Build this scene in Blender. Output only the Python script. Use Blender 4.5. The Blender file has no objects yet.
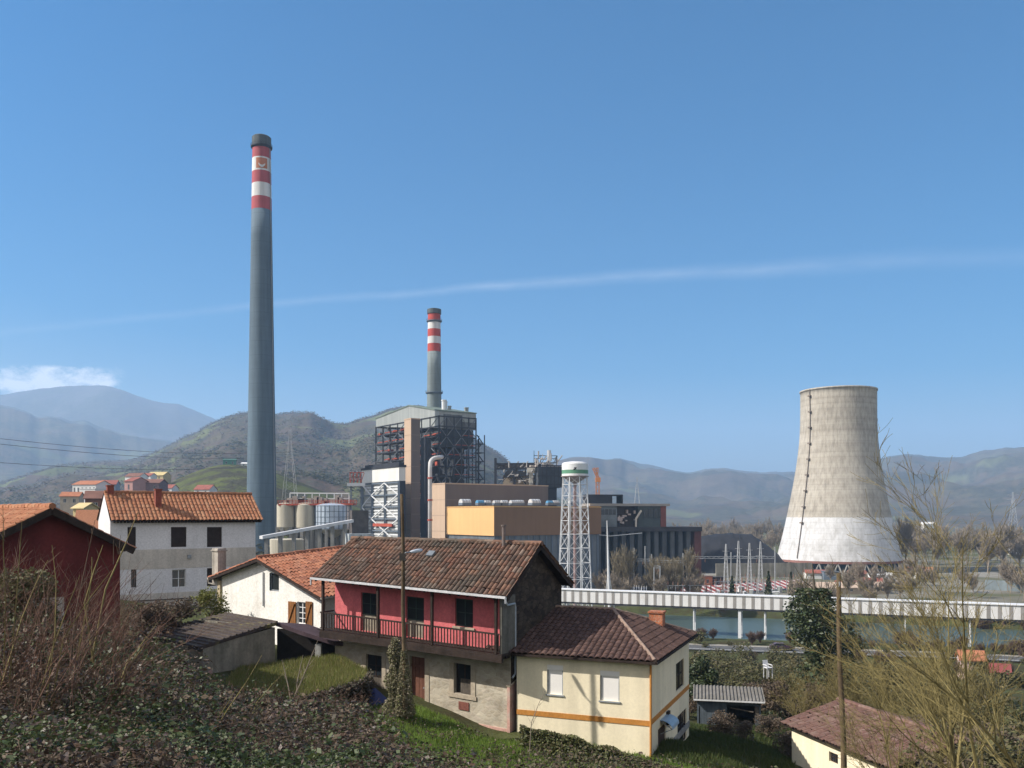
import bpy, math, random
import numpy as np
from mathutils import Vector, Matrix, noise as mn
RN = random.Random(11)
sc = bpy.context.scene
col = sc.collection
F, CX, H, CZ = 880.0, 512.0, 515.0, 30.0      # lens in pixels, horizon row, eye height
rad = math.radians
def V(*a): return Vector(a)
def PX(px, py, D): return V((px - CX) * D / F, D, CZ + (H - py) * D / F)
def U(a, b): return RN.uniform(a, b)

class Frame:
    """a building's own axes: u along the front, v into the depth, w up"""
    def __init__(s, O, Uv, Pv): s.O, s.U, s.P, s.Z = O, Uv, Pv, V(0, 0, 1)
    @staticmethod
    def ang(px, py, D, a):
        a = rad(a); return Frame(PX(px, py, D), V(math.cos(a), math.sin(a), 0), V(-math.sin(a), math.cos(a), 0))
    @staticmethod
    def at(x, y, z, a=0):
        a = rad(a); return Frame(V(x, y, z), V(math.cos(a), math.sin(a), 0), V(-math.sin(a), math.cos(a), 0))
    @staticmethod
    def two(A, B):
        u = (B - A).normalized(); h = V(u.x, u.y, 0).normalized()
        return Frame(A, u, V(-h.y, h.x, 0))
    def __call__(s, u, v, w): return s.O + s.U * u + s.P * v + s.Z * w
    def shift(s, u, v, w): return Frame(s(u, v, w), s.U, s.P)
    def solve(s, px, py, a, b, k):
        d = V((px - CX) / F, 1, (H - py) / F)
        m = Matrix((a, b, -d)).transposed()
        return m.inverted() @ (V(0, 0, CZ) - s.O - k)
    def hit(s, px, py, v=0):
        r = s.solve(px, py, s.U, s.Z, s.P * v); return r[0], r[1]
    def hitu(s, px, py, u=0):
        r = s.solve(px, py, s.P, s.Z, s.U * u); return r[0], r[1]
    def rect(s, x0, x1, y0, y1, v=0):
        a = s.hit(x0, (y0 + y1) / 2, v)[0]; b = s.hit(x1, (y0 + y1) / 2, v)[0]
        xm = (x0 + x1) / 2; return a, b, s.hit(xm, y1, v)[1], s.hit(xm, y0, v)[1]
    def rectu(s, x0, x1, y0, y1, u=0):
        a = s.hitu(x0, (y0 + y1) / 2, u)[0]; b = s.hitu(x1, (y0 + y1) / 2, u)[0]
        xm = (x0 + x1) / 2; return a, b, s.hitu(xm, y1, u)[1], s.hitu(xm, y0, u)[1]
    def side(s, u):
        """the frame of the end wall at u: its own u runs along depth, its v points inwards"""
        return Frame(s(u, 0, 0), s.P, -V(s.U.x, s.U.y, 0).normalized())
WF = Frame(V(0, 0, 0), V(1, 0, 0), V(0, 1, 0))
BASE = {}

def mkobj(name, me, parent, base):
    o = bpy.data.objects.new(name, me); col.objects.link(o)
    if parent is not None:
        o.parent = parent; BASE[o.name] = base
    else:
        o.location = base; BASE[o.name] = base
    return o

class MB:
    def __init__(s): s.v, s.f, s.m, s.uv = [], [], [], []
    def face(s, pts, m=0, uv=None):
        n = len(s.v); s.v.extend(Vector(p) for p in pts); s.f.append(tuple(range(n, n + len(pts)))); s.m.append(m)
        s.uv.append(uv)
    def box(s, fr, u0, u1, v0, v1, w0, w1, m=0):
        n = len(s.v)
        for w in (w0, w1):
            for (u, v) in ((u0, v0), (u1, v0), (u1, v1), (u0, v1)): s.v.append(fr(u, v, w))
        for q in ((3, 2, 1, 0), (4, 5, 6, 7), (0, 1, 5, 4), (1, 2, 6, 5), (2, 3, 7, 6), (3, 0, 4, 7)):
            s.f.append(tuple(n + i for i in q)); s.m.append(m); s.uv.append(None)
    def bar(s, a, b, t, t2=None, m=0):
        """square bar from a to b"""
        a, b = Vector(a), Vector(b); t2 = t2 or t; d = (b - a).normalized()
        x = d.cross(V(0, 0, 1));
        if x.length < 1e-3: x = V(1, 0, 0)
        x.normalize(); y = d.cross(x); n = len(s.v)
        for p in (a, b):
            for (i, j) in ((-1, -1), (1, -1), (1, 1), (-1, 1)): s.v.append(p + x * i * t / 2 + y * j * t2 / 2)
        for q in ((0, 1, 2, 3), (7, 6, 5, 4), (1, 0, 4, 5), (2, 1, 5, 6), (3, 2, 6, 7), (0, 3, 7, 4)):
            s.f.append(tuple(n + i for i in q)); s.m.append(m); s.uv.append(None)
    def path(s, pts, rs, k=6, m=0, cap=True):
        """round tube through points with a radius at each"""
        n0 = len(s.v); prev = None
        for i, p in enumerate(pts):
            p = Vector(p); d = (Vector(pts[min(i + 1, len(pts) - 1)]) - Vector(pts[max(i - 1, 0)])).normalized()
            x = d.cross(V(.13, .21, .97)) if prev is None else prev - d * prev.dot(d)
            if x.length < 1e-4: x = d.cross(V(1, 0, 0))
            x.normalize(); prev = x; y = d.cross(x)
            for j in range(k):
                a = 2 * math.pi * j / k; s.v.append(p + (x * math.cos(a) + y * math.sin(a)) * rs[i])
        for i in range(len(pts) - 1):
            for j in range(k):
                a = n0 + i * k + j; b = n0 + i * k + (j + 1) % k
                s.f.append((a, b, b + k, a + k)); s.m.append(m); s.uv.append(None)
        if cap and k > 3:
            e = n0 + (len(pts) - 1) * k
            s.f.append(tuple(range(n0 + k - 1, n0 - 1, -1))); s.m.append(m); s.uv.append(None)
            s.f.append(tuple(range(e, e + k))); s.m.append(m); s.uv.append(None)
    def tube(s, a, b, r, r2=None, k=8, m=0): s.path([a, b], [r, r if r2 is None else r2], k, m)
    def lathe(s, c, prof, k=32, mats=None, caps=True):
        """prof: (radius, z) from bottom to top around the point c"""
        n0 = len(s.v); c = Vector(c)
        for (r, z) in prof:
            for j in range(k):
                a = 2 * math.pi * j / k; s.v.append(c + V(r * math.cos(a), r * math.sin(a), z))
        for i in range(len(prof) - 1):
            for j in range(k):
                a = n0 + i * k + j; b = n0 + i * k + (j + 1) % k
                s.f.append((a, b, b + k, a + k)); s.m.append(mats[i] if mats else 0); s.uv.append(None)
        if caps:
            e = n0 + (len(prof) - 1) * k
            s.f.append(tuple(range(n0 + k - 1, n0 - 1, -1))); s.m.append(mats[0] if mats else 0); s.uv.append(None)
            s.f.append(tuple(range(e, e + k))); s.m.append(mats[-1] if mats else 0); s.uv.append(None)
    def prism(s, pts, off, m=0):
        """a flat polygon pushed along off"""
        pts = [Vector(p) for p in pts]; off = Vector(off); n = len(s.v); k = len(pts)
        s.v.extend(pts); s.v.extend(p + off for p in pts)
        fs = [tuple(range(n, n + k)), tuple(range(n + 2 * k - 1, n + k - 1, -1))] + [(n + (i + 1) % k, n + i, n + k + i, n + k + (i + 1) % k) for i in range(k)]
        for f in fs: s.f.append(f); s.m.append(m); s.uv.append(None)
    def build(s, name, mats, parent=None, smooth=False, base=None):
        if not isinstance(mats, (list, tuple)): mats = [mats]
        if parent is not None: base = BASE[parent.name]
        elif base is None:
            xs = [p.x for p in s.v]; ys = [p.y for p in s.v]
            base = V((min(xs) + max(xs)) / 2, (min(ys) + max(ys)) / 2, min(p.z for p in s.v))
        me = bpy.data.meshes.new(name)
        me.from_pydata([tuple(p - base) for p in s.v], [], s.f)
        for m in mats: me.materials.append(m)
        if len(mats) > 1: me.polygons.foreach_set('material_index', s.m)
        if smooth: me.polygons.foreach_set('use_smooth', [True] * len(s.f))
        if any(u is not None for u in s.uv):
            L = me.uv_layers.new(name='UVMap'); k = 0
            for f, u in zip(s.f, s.uv):
                for i in range(len(f)):
                    if u is not None: L.data[k].uv = u[i]
                    k += 1
        me.update()
        return mkobj(name, me, parent, base)

def np_build(name, verts, nq, mat, parent=None, base=None, k=4):
    """many loose k-gons at once; verts (n*k,3)"""
    if parent is not None: base = BASE[parent.name]
    base = base or V(0, 0, 0)
    verts = (np.asarray(verts, dtype=np.float64) - np.array(base)).astype(np.float32)
    me = bpy.data.meshes.new(name)
    me.vertices.add(len(verts)); me.vertices.foreach_set('co', verts.ravel())
    me.loops.add(nq * k); me.loops.foreach_set('vertex_index', np.arange(nq * k, dtype=np.int32))
    me.polygons.add(nq); me.polygons.foreach_set('loop_start', np.arange(0, nq * k, k, dtype=np.int32))
    me.materials.append(mat); me.update(); me.validate()
    return mkobj(name, me, parent, base)

def grid_build(name, X, Y, Z, mat, smooth=True, mats=None, mi=None, closed=False):
    n, m = X.shape
    verts = np.stack([X, Y, Z], -1).reshape(-1, 3)
    i, j = np.meshgrid(np.arange(n - 1), np.arange(m - 1), indexing='ij'); a = (i * m + j).ravel()
    faces = np.stack([a, a + 1, a + m + 1, a + m], -1)
    me = bpy.data.meshes.new(name)
    me.vertices.add(len(verts)); me.vertices.foreach_set('co', verts.astype(np.float32).ravel())
    me.loops.add(faces.size); me.loops.foreach_set('vertex_index', faces.astype(np.int32).ravel())
    me.polygons.add(len(faces)); me.polygons.foreach_set('loop_start', np.arange(0, faces.size, 4, dtype=np.int32))
    me.materials.append(mat)
    if smooth: me.polygons.foreach_set('use_smooth', [True] * len(faces))
    me.update(); me.validate()
    return mkobj(name, me, None, V(0, 0, 0))

def tag(o, label=None, cat=None, group=None, kind=None):
    if label: o['label'] = label
    if cat: o['category'] = cat
    if group: o['group'] = group
    if kind: o['kind'] = kind
    return o
def thing(name, label, cat, loc, group=None):
    o = bpy.data.objects.new(name, None); col.objects.link(o); o.location = loc; BASE[o.name] = Vector(loc)
    o.empty_display_size = .3
    return tag(o, label, cat, group)
def dup(root, loc, rz=0, s=1, label=None, group=None, sz=None):
    def rec(o, par):
        c = o.copy(); col.objects.link(c)
        if par is not None: c.parent = par
        for ch in KIDS.get(o.name, []): rec(ch, c)
        return c
    r = rec(root, None); r.location = loc; r.rotation_euler = (0, 0, rz); r.scale = (s, s, sz or s)
    if label: r['label'] = label
    if group: r['group'] = group
    return r
KIDS = {}
def index_kids():
    KIDS.clear()
    for o in col.objects:
        if o.parent is not None: KIDS.setdefault(o.parent.name, []).append(o)

# ------------------------------------------------------------------ materials
def newmat(name):
    m = bpy.data.materials.new(name); m.use_nodes = True
    nt = m.node_tree; return m, nt, nt.nodes['Principled BSDF']
def nd(nt, t, **kw):
    n = nt.nodes.new(t)
    for k, v in kw.items():
        if k.startswith('i_'):
            key = k[2:]; key = int(key) if key.isdigit() else key.replace('_', ' ')
            n.inputs[key].default_value = v
        else: setattr(n, k, v)
    return n
def ramp(nt, src, stops):
    r = nt.nodes.new('ShaderNodeValToRGB'); e = r.color_ramp.elements
    while len(e) < len(stops): e.new(.5)
    for el, (p, c) in zip(e, stops): el.position = p; el.color = (*c, 1) if len(c) == 3 else c
    nt.links.new(src, r.inputs[0]); return r.outputs[0]
def mul(nt, a, b, fac=1.0):
    n = nd(nt, 'ShaderNodeMix', data_type='RGBA', blend_type='MULTIPLY'); n.inputs[0].default_value = fac
    nt.links.new(a, n.inputs[6]); nt.links.new(b, n.inputs[7]); return n.outputs[2]
def mixc(nt, f, a, b):
    n = nd(nt, 'ShaderNodeMix', data_type='RGBA')
    nt.links.new(f, n.inputs[0])
    for s, x in ((6, a), (7, b)):
        if isinstance(x, tuple): n.inputs[s].default_value = (*x, 1)
        else: nt.links.new(x, n.inputs[s])
    return n.outputs[2]
def pos(nt, sx=1, sy=1, sz=1, obj=False):
    if obj: src = nd(nt, 'ShaderNodeTexCoord').outputs['Object']
    else: src = nd(nt, 'ShaderNodeNewGeometry').outputs['Position']
    mp = nd(nt, 'ShaderNodeMapping'); mp.inputs['Scale'].default_value = (sx, sy, sz)
    nt.links.new(src, mp.inputs[0]); return mp.outputs[0]
def noi(nt, vec, scale, detail=4, rough=.6):
    n = nd(nt, 'ShaderNodeTexNoise'); n.inputs['Scale'].default_value = scale; n.inputs['Detail'].default_value = detail
    n.inputs['Roughness'].default_value = rough; nt.links.new(vec, n.inputs['Vector']); return n.outputs['Fac']
def c3(c, k): return tuple(min(1, max(0, x * k)) for x in c)
def mat(name, c, rough=.85, var=.2, scale=1.0, c2=None, streak=0, bump=0, bs=12, metal=0, spec=.25, fine=.12, fs=9, blot=None, rings=0):
    m, nt, b = newmat(name)
    p = pos(nt)
    cc = ramp(nt, noi(nt, p, scale), [(.3, c3(c, 1 - var)), (.7, c2 or c3(c, 1 + var))])
    if fine:
        cc = mul(nt, cc, ramp(nt, noi(nt, p, fs, 3), [(.3, (1 - fine * 2,) * 3), (.7, (1, 1, 1))]))
    if streak:
        cc = mul(nt, cc, ramp(nt, noi(nt, pos(nt, 1, 1, .06), 2.2 * max(scale, .3), 5), [(.35, (1 - streak,) * 3), (.62, (1, 1, 1))]))
    if rings:
        sz = nd(nt, 'ShaderNodeSeparateXYZ'); nt.links.new(p, sz.inputs[0]); mm = nd(nt, 'ShaderNodeMath', operation='MULTIPLY'); mm.inputs[1].default_value = rings; nt.links.new(sz.outputs[2], mm.inputs[0])
        fr_ = nd(nt, 'ShaderNodeMath', operation='FRACT'); nt.links.new(mm.outputs[0], fr_.inputs[0])
        cc = mul(nt, cc, ramp(nt, fr_.outputs[0], [(0, (.78,) * 3), (.07, (1,) * 3), (.5, (.95,) * 3), (1, (1,) * 3)]))
    if blot:
        bc, sc_, lo, hi = blot
        cc = mixc(nt, ramp(nt, noi(nt, p, sc_, 6, .7), [(lo, (0, 0, 0)), (hi, (1, 1, 1))]), cc, bc)
    nt.links.new(cc, b.inputs['Base Color'])
    b.inputs['Roughness'].default_value = rough; b.inputs['Metallic'].default_value = metal
    b.inputs['Specular IOR Level'].default_value = spec
    if bump:
        bn = nd(nt, 'ShaderNodeBump'); bn.inputs['Strength'].default_value = bump; bn.inputs['Distance'].default_value = .05
        nt.links.new(noi(nt, p, bs, 5), bn.inputs['Height']); nt.links.new(bn.outputs[0], b.inputs['Normal'])
    return m
def tilemat(name, cols, moss, mlo=.5, mhi=.75, mscale=.9):
    """each clay tile its own colour (UV counts tiles), lichen blotches on top"""
    m, nt, b = newmat(name)
    uv = nd(nt, 'ShaderNodeTexCoord').outputs['UV']
    fl = nd(nt, 'ShaderNodeVectorMath', operation='FLOOR'); nt.links.new(uv, fl.inputs[0])
    wn = nd(nt, 'ShaderNodeTexWhiteNoise', noise_dimensions='2D'); nt.links.new(fl.outputs[0], wn.inputs['Vector'])
    n = len(cols); cc = ramp(nt, wn.outputs['Value'], [((i + .5) / n, c) for i, c in enumerate(cols)])
    p = pos(nt)
    cc = mul(nt, cc, ramp(nt, noi(nt, p, 7, 4), [(.3, (.62, .62, .62)), (.7, (1, 1, 1))]))
    cc = mixc(nt, ramp(nt, noi(nt, p, mscale, 7, .72), [(mlo, (0, 0, 0)), (mhi, (1, 1, 1))]), cc, moss)
    nt.links.new(cc, b.inputs['Base Color']); b.inputs['Roughness'].default_value = .9; b.inputs['Specular IOR Level'].default_value = .15
    return m
def cellmat(name, cols, mortar, scale, sz=1.0, edge=.06, bump=.4):
    """rubble stone: cells with mortar between"""
    m, nt, b = newmat(name); p = pos(nt, 1, 1, sz)
    nz = nd(nt, 'ShaderNodeTexNoise'); nz.inputs['Scale'].default_value = 3; nt.links.new(p, nz.inputs[0])
    ad = nd(nt, 'ShaderNodeVectorMath', operation='MULTIPLY_ADD'); ad.inputs[1].default_value = (.25,) * 3
    nt.links.new(nz.outputs['Color'], ad.inputs[0]); nt.links.new(p, ad.inputs[2])
    v1 = nd(nt, 'ShaderNodeTexVoronoi'); v1.inputs['Scale'].default_value = scale; nt.links.new(ad.outputs[0], v1.inputs['Vector'])
    v2 = nd(nt, 'ShaderNodeTexVoronoi', feature='DISTANCE_TO_EDGE'); v2.inputs['Scale'].default_value = scale; nt.links.new(ad.outputs[0], v2.inputs['Vector'])
    sp = nd(nt, 'ShaderNodeSeparateColor'); nt.links.new(v1.outputs['Color'], sp.inputs[0])
    n = len(cols); cc = ramp(nt, sp.outputs[0], [((i + .5) / n, c) for i, c in enumerate(cols)])
    e = ramp(nt, v2.outputs['Distance'], [(edge * .4, (1, 1, 1)), (edge, (0, 0, 0))])
    cc = mixc(nt, e, cc, mortar)
    cc = mul(nt, cc, ramp(nt, noi(nt, p, 1.1, 6), [(.3, (.6, .6, .6)), (.65, (1, 1, 1))]))
    nt.links.new(cc, b.inputs['Base Color']); b.inputs['Roughness'].default_value = .92; b.inputs['Specular IOR Level'].default_value = .15
    bn = nd(nt, 'ShaderNodeBump'); bn.inputs['Strength'].default_value = bump; bn.inputs['Distance'].default_value = .06
    nt.links.new(v2.outputs['Distance'], bn.inputs['Height']); nt.links.new(bn.outputs[0], b.inputs['Normal'])
    return m
def leafmat(name, cols, rough=.55, spec=.3, trans=.25):
    """each leaf its own colour"""
    m, nt, b = newmat(name)
    g = nd(nt, 'ShaderNodeNewGeometry'); n = len(cols)
    cc = ramp(nt, g.outputs['Random Per Island'], [((i + .5) / n, c) for i, c in enumerate(cols)])
    nt.links.new(cc, b.inputs['Base Color']); b.inputs['Roughness'].default_value = rough; b.inputs['Specular IOR Level'].default_value = spec
    if trans:
        t = nd(nt, 'ShaderNodeBsdfTranslucent'); nt.links.new(cc, t.inputs[0])
        mx = nd(nt, 'ShaderNodeMixShader'); mx.inputs[0].default_value = trans
        nt.links.new(b.outputs[0], mx.inputs[1]); nt.links.new(t.outputs[0], mx.inputs[2])
        nt.links.new(mx.outputs[0], nt.nodes['Material Output'].inputs['Surface'])
    return m
HAZE = 1.5e-4
DUST, SAT, HUE, WS, FILL_LO, FILL_V = 3.0, 2.0, .496, .088, .38, 6.8
HZC = (.46, .68, .98, 1)
EXPO = .65
# ------------------------------------------------------------------ camera, light, sky
cd = bpy.data.cameras.new('camera'); cam = bpy.data.objects.new('camera', cd); col.objects.link(cam)
cam.location = (0, 0, CZ); cam.rotation_euler = (rad(90), 0, 0)
cd.sensor_width = 36; cd.lens = 36 * F / 1024; cd.shift_y = (H - 384) / 1024
cd.clip_start = .2; cd.clip_end = 30000
sc.camera = cam
SUN_EL, SUN_B = 40, 10          # height; degrees towards the viewer from due left
S = V(-math.cos(rad(SUN_B)) * math.cos(rad(SUN_EL)), -math.sin(rad(SUN_B)) * math.cos(rad(SUN_EL)), math.sin(rad(SUN_EL)))
ld = bpy.data.lights.new('sun', 'SUN'); sun = bpy.data.objects.new('sun', ld); col.objects.link(sun)
ld.energy = 5.0; ld.angle = rad(.5); ld.color = (1, .94, .85)
sun.rotation_euler = (-S).to_track_quat('-Z', 'Y').to_euler()
w = bpy.data.worlds.new('World'); sc.world = w; w.use_nodes = True
nt = w.node_tree; bg = nt.nodes['Background']
sky = nd(nt, 'ShaderNodeTexSky', sky_type='NISHITA'); sky.sun_disc = False
sky.sun_elevation = rad(SUN_EL); sky.sun_rotation = math.atan2(S.x, S.y)
sky.air_density = 1.0; sky.dust_density = DUST; sky.ozone_density = 3.0; sky.altitude = 100
def mth(op, a, b=None, c=None):
    n = nd(nt, 'ShaderNodeMath', operation=op)
    for i, x in enumerate((a, b, c)):
        if x is None: continue
        if isinstance(x, (int, float)): n.inputs[i].default_value = x
        else: nt.links.new(x, n.inputs[i])
    return n.outputs[0]
tc = nd(nt, 'ShaderNodeTexCoord'); sx = nd(nt, 'ShaderNodeSeparateXYZ'); nt.links.new(tc.outputs['Generated'], sx.inputs[0])
yy = mth('MAXIMUM', sx.outputs[1], .05); s_ = mth('DIVIDE', sx.outputs[0], yy); t_ = mth('DIVIDE', sx.outputs[2], yy)
fw = mth('GREATER_THAN', sx.outputs[1], .06)
# the old condensation trail drifting over the valley, a thin cloud band at a fixed direction of the sky
wob = mth('MULTIPLY', mth('SUBTRACT', noi(nt, tc.outputs['Generated'], 9, 3), .5), .012)
line = mth('ADD', mth('ADD', mth('MULTIPLY', s_, .0745), mth('MULTIPLY', mth('MULTIPLY', s_, s_), -.03)), .2615)
dist = mth('ABSOLUTE', mth('ADD', mth('SUBTRACT', t_, line), wob))
wid = mth('ADD', mth('MULTIPLY', mth('MAXIMUM', mth('ADD', s_, .1), 0), .016), .0068)
band = mth('SUBTRACT', 1, mth('MINIMUM', mth('DIVIDE', dist, wid), 1))
along = mth('SUBTRACT', 1, mth('MINIMUM', mth('MULTIPLY', mth('ABSOLUTE', mth('SUBTRACT', s_, .03)), 1.1), .56))
mp = nd(nt, 'ShaderNodeMapping'); mp.inputs['Scale'].default_value = (10, 10, 40); nt.links.new(tc.outputs['Generated'], mp.inputs[0])
fib = mth('ADD', mth('MULTIPLY', noi(nt, mp.outputs[0], 1.4, 5, .65), 1.3), -.1)
trail = mth('MULTIPLY', mth('MULTIPLY', mth('MULTIPLY', mth('POWER', band, 1.2), along), fib), .24)
# the bank of cumulus resting on the far mountain
cs = mth('SUBTRACT', 1, mth('MINIMUM', mth('ABSOLUTE', mth('DIVIDE', mth('ADD', s_, .53), .095)), 1))
ct = mth('SUBTRACT', 1, mth('MINIMUM', mth('ABSOLUTE', mth('DIVIDE', mth('SUBTRACT', t_, .151), .021)), 1))
mp2 = nd(nt, 'ShaderNodeMapping'); mp2.inputs['Scale'].default_value = (55, 55, 95); nt.links.new(tc.outputs['Generated'], mp2.inputs[0])
puff = mth('MULTIPLY', mth('POWER', cs, .5), mth('POWER', ct, .6))
puff = mth('MULTIPLY', mth('SUBTRACT', mth('ADD', puff, mth('MULTIPLY', noi(nt, mp2.outputs[0], 1.0, 8, .68), 2.6)), 1.42), 1.5)
puff = mth('MULTIPLY', mth('MULTIPLY', mth('MINIMUM', mth('MAXIMUM', puff, 0), 1), mth('MINIMUM', mth('MULTIPLY', mth('MULTIPLY', cs, ct), 5), 1)), .85)
fac = mth('MULTIPLY', mth('MINIMUM', mth('ADD', trail, puff), 1), fw)
hsv = nd(nt, 'ShaderNodeHueSaturation'); hsv.inputs['Saturation'].default_value = SAT; hsv.inputs['Hue'].default_value = HUE; hsv.inputs['Value'].default_value = 1.0
nt.links.new(sky.outputs[0], hsv.inputs['Color'])
skyc = mixc(nt, fac, hsv.outputs[0], (9.5, 9.5, 9.7))
# unseen bright clouds, added behind the viewer to lift the shade
mp3 = nd(nt, 'ShaderNodeMapping'); mp3.inputs['Scale'].default_value = (3, 3, 5); nt.links.new(tc.outputs['Generated'], mp3.inputs[0])
fill_cloud = ramp(nt, noi(nt, mp3.outputs[0], 1.0, 6, .6), [(FILL_LO, (0, 0, 0)), (FILL_LO + .1, (1, 1, 1))])
mr3 = nd(nt, 'ShaderNodeMapRange', interpolation_type='SMOOTHSTEP'); mr3.inputs[1].default_value = .05; mr3.inputs[2].default_value = -.3; nt.links.new(sx.outputs[1], mr3.inputs[0])
nt.links.new(mixc(nt, mth('MULTIPLY', mr3.outputs[0], fill_cloud), skyc, (FILL_V, FILL_V * .98, FILL_V * .97)), bg.inputs[0])
bg.inputs[1].default_value = WS
vs = sc.view_settings; vs.view_transform = 'Standard'; vs.look = 'None'; vs.gamma = 1; vs.use_curve_mapping = False
vs.exposure = EXPO
sc.display_settings.display_device = 'sRGB'
sc.cycles.max_bounces = 6; sc.cycles.diffuse_bounces = 3; sc.cycles.transparent_max_bounces = 8; sc.cycles.volume_bounces = 3

# ------------------------------------------------------------------ the air
mb = MB(); mb.box(WF, -8000, 8000, -150, 10600, -12, 1080)
hz = newmat('haze_air')[0]; nt = hz.node_tree
nt.nodes.remove(nt.nodes['Principled BSDF'])
pv = nd(nt, 'ShaderNodeVolumePrincipled'); pv.inputs['Density'].default_value = HAZE
pv.inputs['Color'].default_value = HZC; pv.inputs['Anisotropy'].default_value = .1
nt.links.new(pv.outputs[0], nt.nodes['Material Output'].inputs['Volume'])
tag(mb.build('haze', hz), kind='stuff')

# ------------------------------------------------------------------ the ground
CP = np.array([  # x, y, z
 (0,0,28.2),(-8,0,28.4),(8,0,28.2),(0,-25,29.5),(-30,0,29),(30,0,27.5),(-70,0,31),(70,0,24),(-60,-60,33),(60,-60,30),
 (0,7,26.4),(0,12,24.9),(-8,12,25.6),(8,12,24.7),(0,26,21.0),(-6,26,22.2),(8,26,20.3),(16,26,19.8),(22,18,21.5),(14,12,24.2),
 (-8,18,25.4),(-14,20,26.0),(-4,18,23.6),(-10,26,24.6),(-16,28,25.6),(-30,25,27.5),(-50,40,28),
 (-.6,37.6,20.4),(-3,36.5,21.2),(-5,36.4,21.8),(-8.5,42,21.6),(-1,33,20.8),(-4,32,21.6),(-7.4,33,22.0),(2,34,20.2),(5.8,36,20.0),(9,45,18.6),
 (-13,50,22.7),(-10,46,22.4),(-12,40,22.7),(-15,42,23.2),(-17,36,25),(-24,36,25.6),(-22,60,23),(-14,60,22.3),(-30,60,24),
 (14,56,16.5),(18,45,16.7),(14,36,18.2),(20,30,18.8),(30,40,15.5),(30,60,12.5),(50,40,13),(45,70,9),(11,50,17.4),
 (15,75,12.0),(25,75,10.5),(0,70,17),(0,90,11),(25,100,7),(0,130,4.5),(40,130,3.6),(60,100,5),(-20,90,19),(-40,90,23),(-70,100,25),
 (-20,140,9),(-60,150,22),(0,165,1.9),(40,165,1.9),(80,150,2),(110,120,2.5),(-110,60,30),(-110,140,26),(-20,170,3.5)], dtype=float)
RIV = [(-60, 228, 268), (0, 221, 266), (40, 209, 262), (90, 197, 246), (140, 178, 222), (260, 150, 190), (500, 92, 130)]
def sstep(a, b, x):
    t = np.clip((x - a) / (b - a), 0, 1); return t * t * (3 - 2 * t)
def ground(x, y):
    x = np.asarray(x, float); y = np.asarray(y, float); sh = x.shape; x = x.ravel(); y = y.ravel()
    out = np.zeros_like(x)
    for i in range(0, len(x), 20000):
        xs, ys = x[i:i + 20000, None], y[i:i + 20000, None]
        d2 = (xs - CP[:, 0]) ** 2 + (ys - CP[:, 1]) ** 2 + 1.0
        wgt = d2 ** -1.75; out[i:i + 20000] = (wgt * CP[:, 2]).sum(1) / wgt.sum(1)
    t = sstep(140, 172, y + .12 * np.abs(x) * (x > 0)) * sstep(-95, -15, x)
    lf = np.where(x < -15, 2 + 20 * sstep(-15, -110, x) * sstep(600, 150, y), 2.0)
    far = sstep(150, 185, y)
    z = out * (1 - np.maximum(t, far)) + lf * np.maximum(t, far)
    z = np.where(y < 0, out, z)
    r = np.array(RIV); c0 = np.interp(x, r[:, 0], r[:, 1]); c1 = np.interp(x, r[:, 0], r[:, 2])
    dip = np.minimum(sstep(c0 - 7, c0, y), sstep(c1 + 7, c1, y)) * (x > -90)
    z = z - dip * 3.2
    return z.reshape(sh)
def gz(x, y): return float(ground(np.array([x]), np.array([y]))[0])
rr = np.concatenate([np.arange(.5, 60, .6), np.arange(60, 320, 2.2), 320 * 1.05 ** np.arange(0, 72)])
aa = np.radians(np.concatenate([np.arange(-180, -62, 6), np.arange(-60, 60.1, .4), np.arange(62, 181, 6)]))
RR, AA = np.meshgrid(rr, aa, indexing='ij'); X = RR * np.sin(AA); Y = RR * np.cos(AA); Z = ground(X, Y)
def rough(x, y): return np.array([mn.noise(V(a * .35, b * .35, 0)) for a, b in zip(x.ravel(), y.ravel())]).reshape(x.shape)
k = RR[:, 0] < 150; Z[k] += .16 * rough(X[k], Y[k])
g, nt, b = newmat('turf_and_soil'); p = pos(nt)
cc = ramp(nt, noi(nt, p, .22, 6, .65), [(.32, (.060, .045, .024)), (.45, (.060, .062, .028)), (.6, (.078, .090, .034)), (.75, (.115, .115, .055))])
cc = mul(nt, cc, ramp(nt, noi(nt, p, 5, 5, .7), [(.3, (.5, .5, .45)), (.65, (1, 1, 1))]))
sp = nd(nt, 'ShaderNodeSeparateXYZ'); nt.links.new(p, sp.inputs[0])
yard = ramp(nt, noi(nt, p, .03, 5, .6), [(.35, (.075, .085, .035)), (.5, (.15, .14, .11)), (.62, (.23, .22, .195))])
mr = nd(nt, 'ShaderNodeMapRange'); mr.inputs[1].default_value = 268; mr.inputs[2].default_value = 285; nt.links.new(sp.outputs[1], mr.inputs[0])
cc = mixc(nt, mr.outputs[0], cc, yard)
mr2 = nd(nt, 'ShaderNodeMapRange'); mr2.inputs[1].default_value = 520; mr2.inputs[2].default_value = 700; nt.links.new(sp.outputs[1], mr2.inputs[0])
fld = ramp(nt, noi(nt, p, .006, 5, .6), [(.35, (.055, .045, .03)), (.5, (.075, .085, .03)), (.65, (.10, .085, .05))])
cc = mixc(nt, mr2.outputs[0], cc, fld)
nt.links.new(cc, b.inputs['Base Color']); b.inputs['Roughness'].default_value = .95; b.inputs['Specular IOR Level'].default_value = .1
bn = nd(nt, 'ShaderNodeBump'); bn.inputs['Strength'].default_value = .6; bn.inputs['Distance'].default_value = .12
nt.links.new(noi(nt, p, 6, 5, .7), bn.inputs['Height']); nt.links.new(bn.outputs[0], b.inputs['Normal'])
tag(grid_build('ground', X, Y, Z, g), kind='structure')

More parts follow.
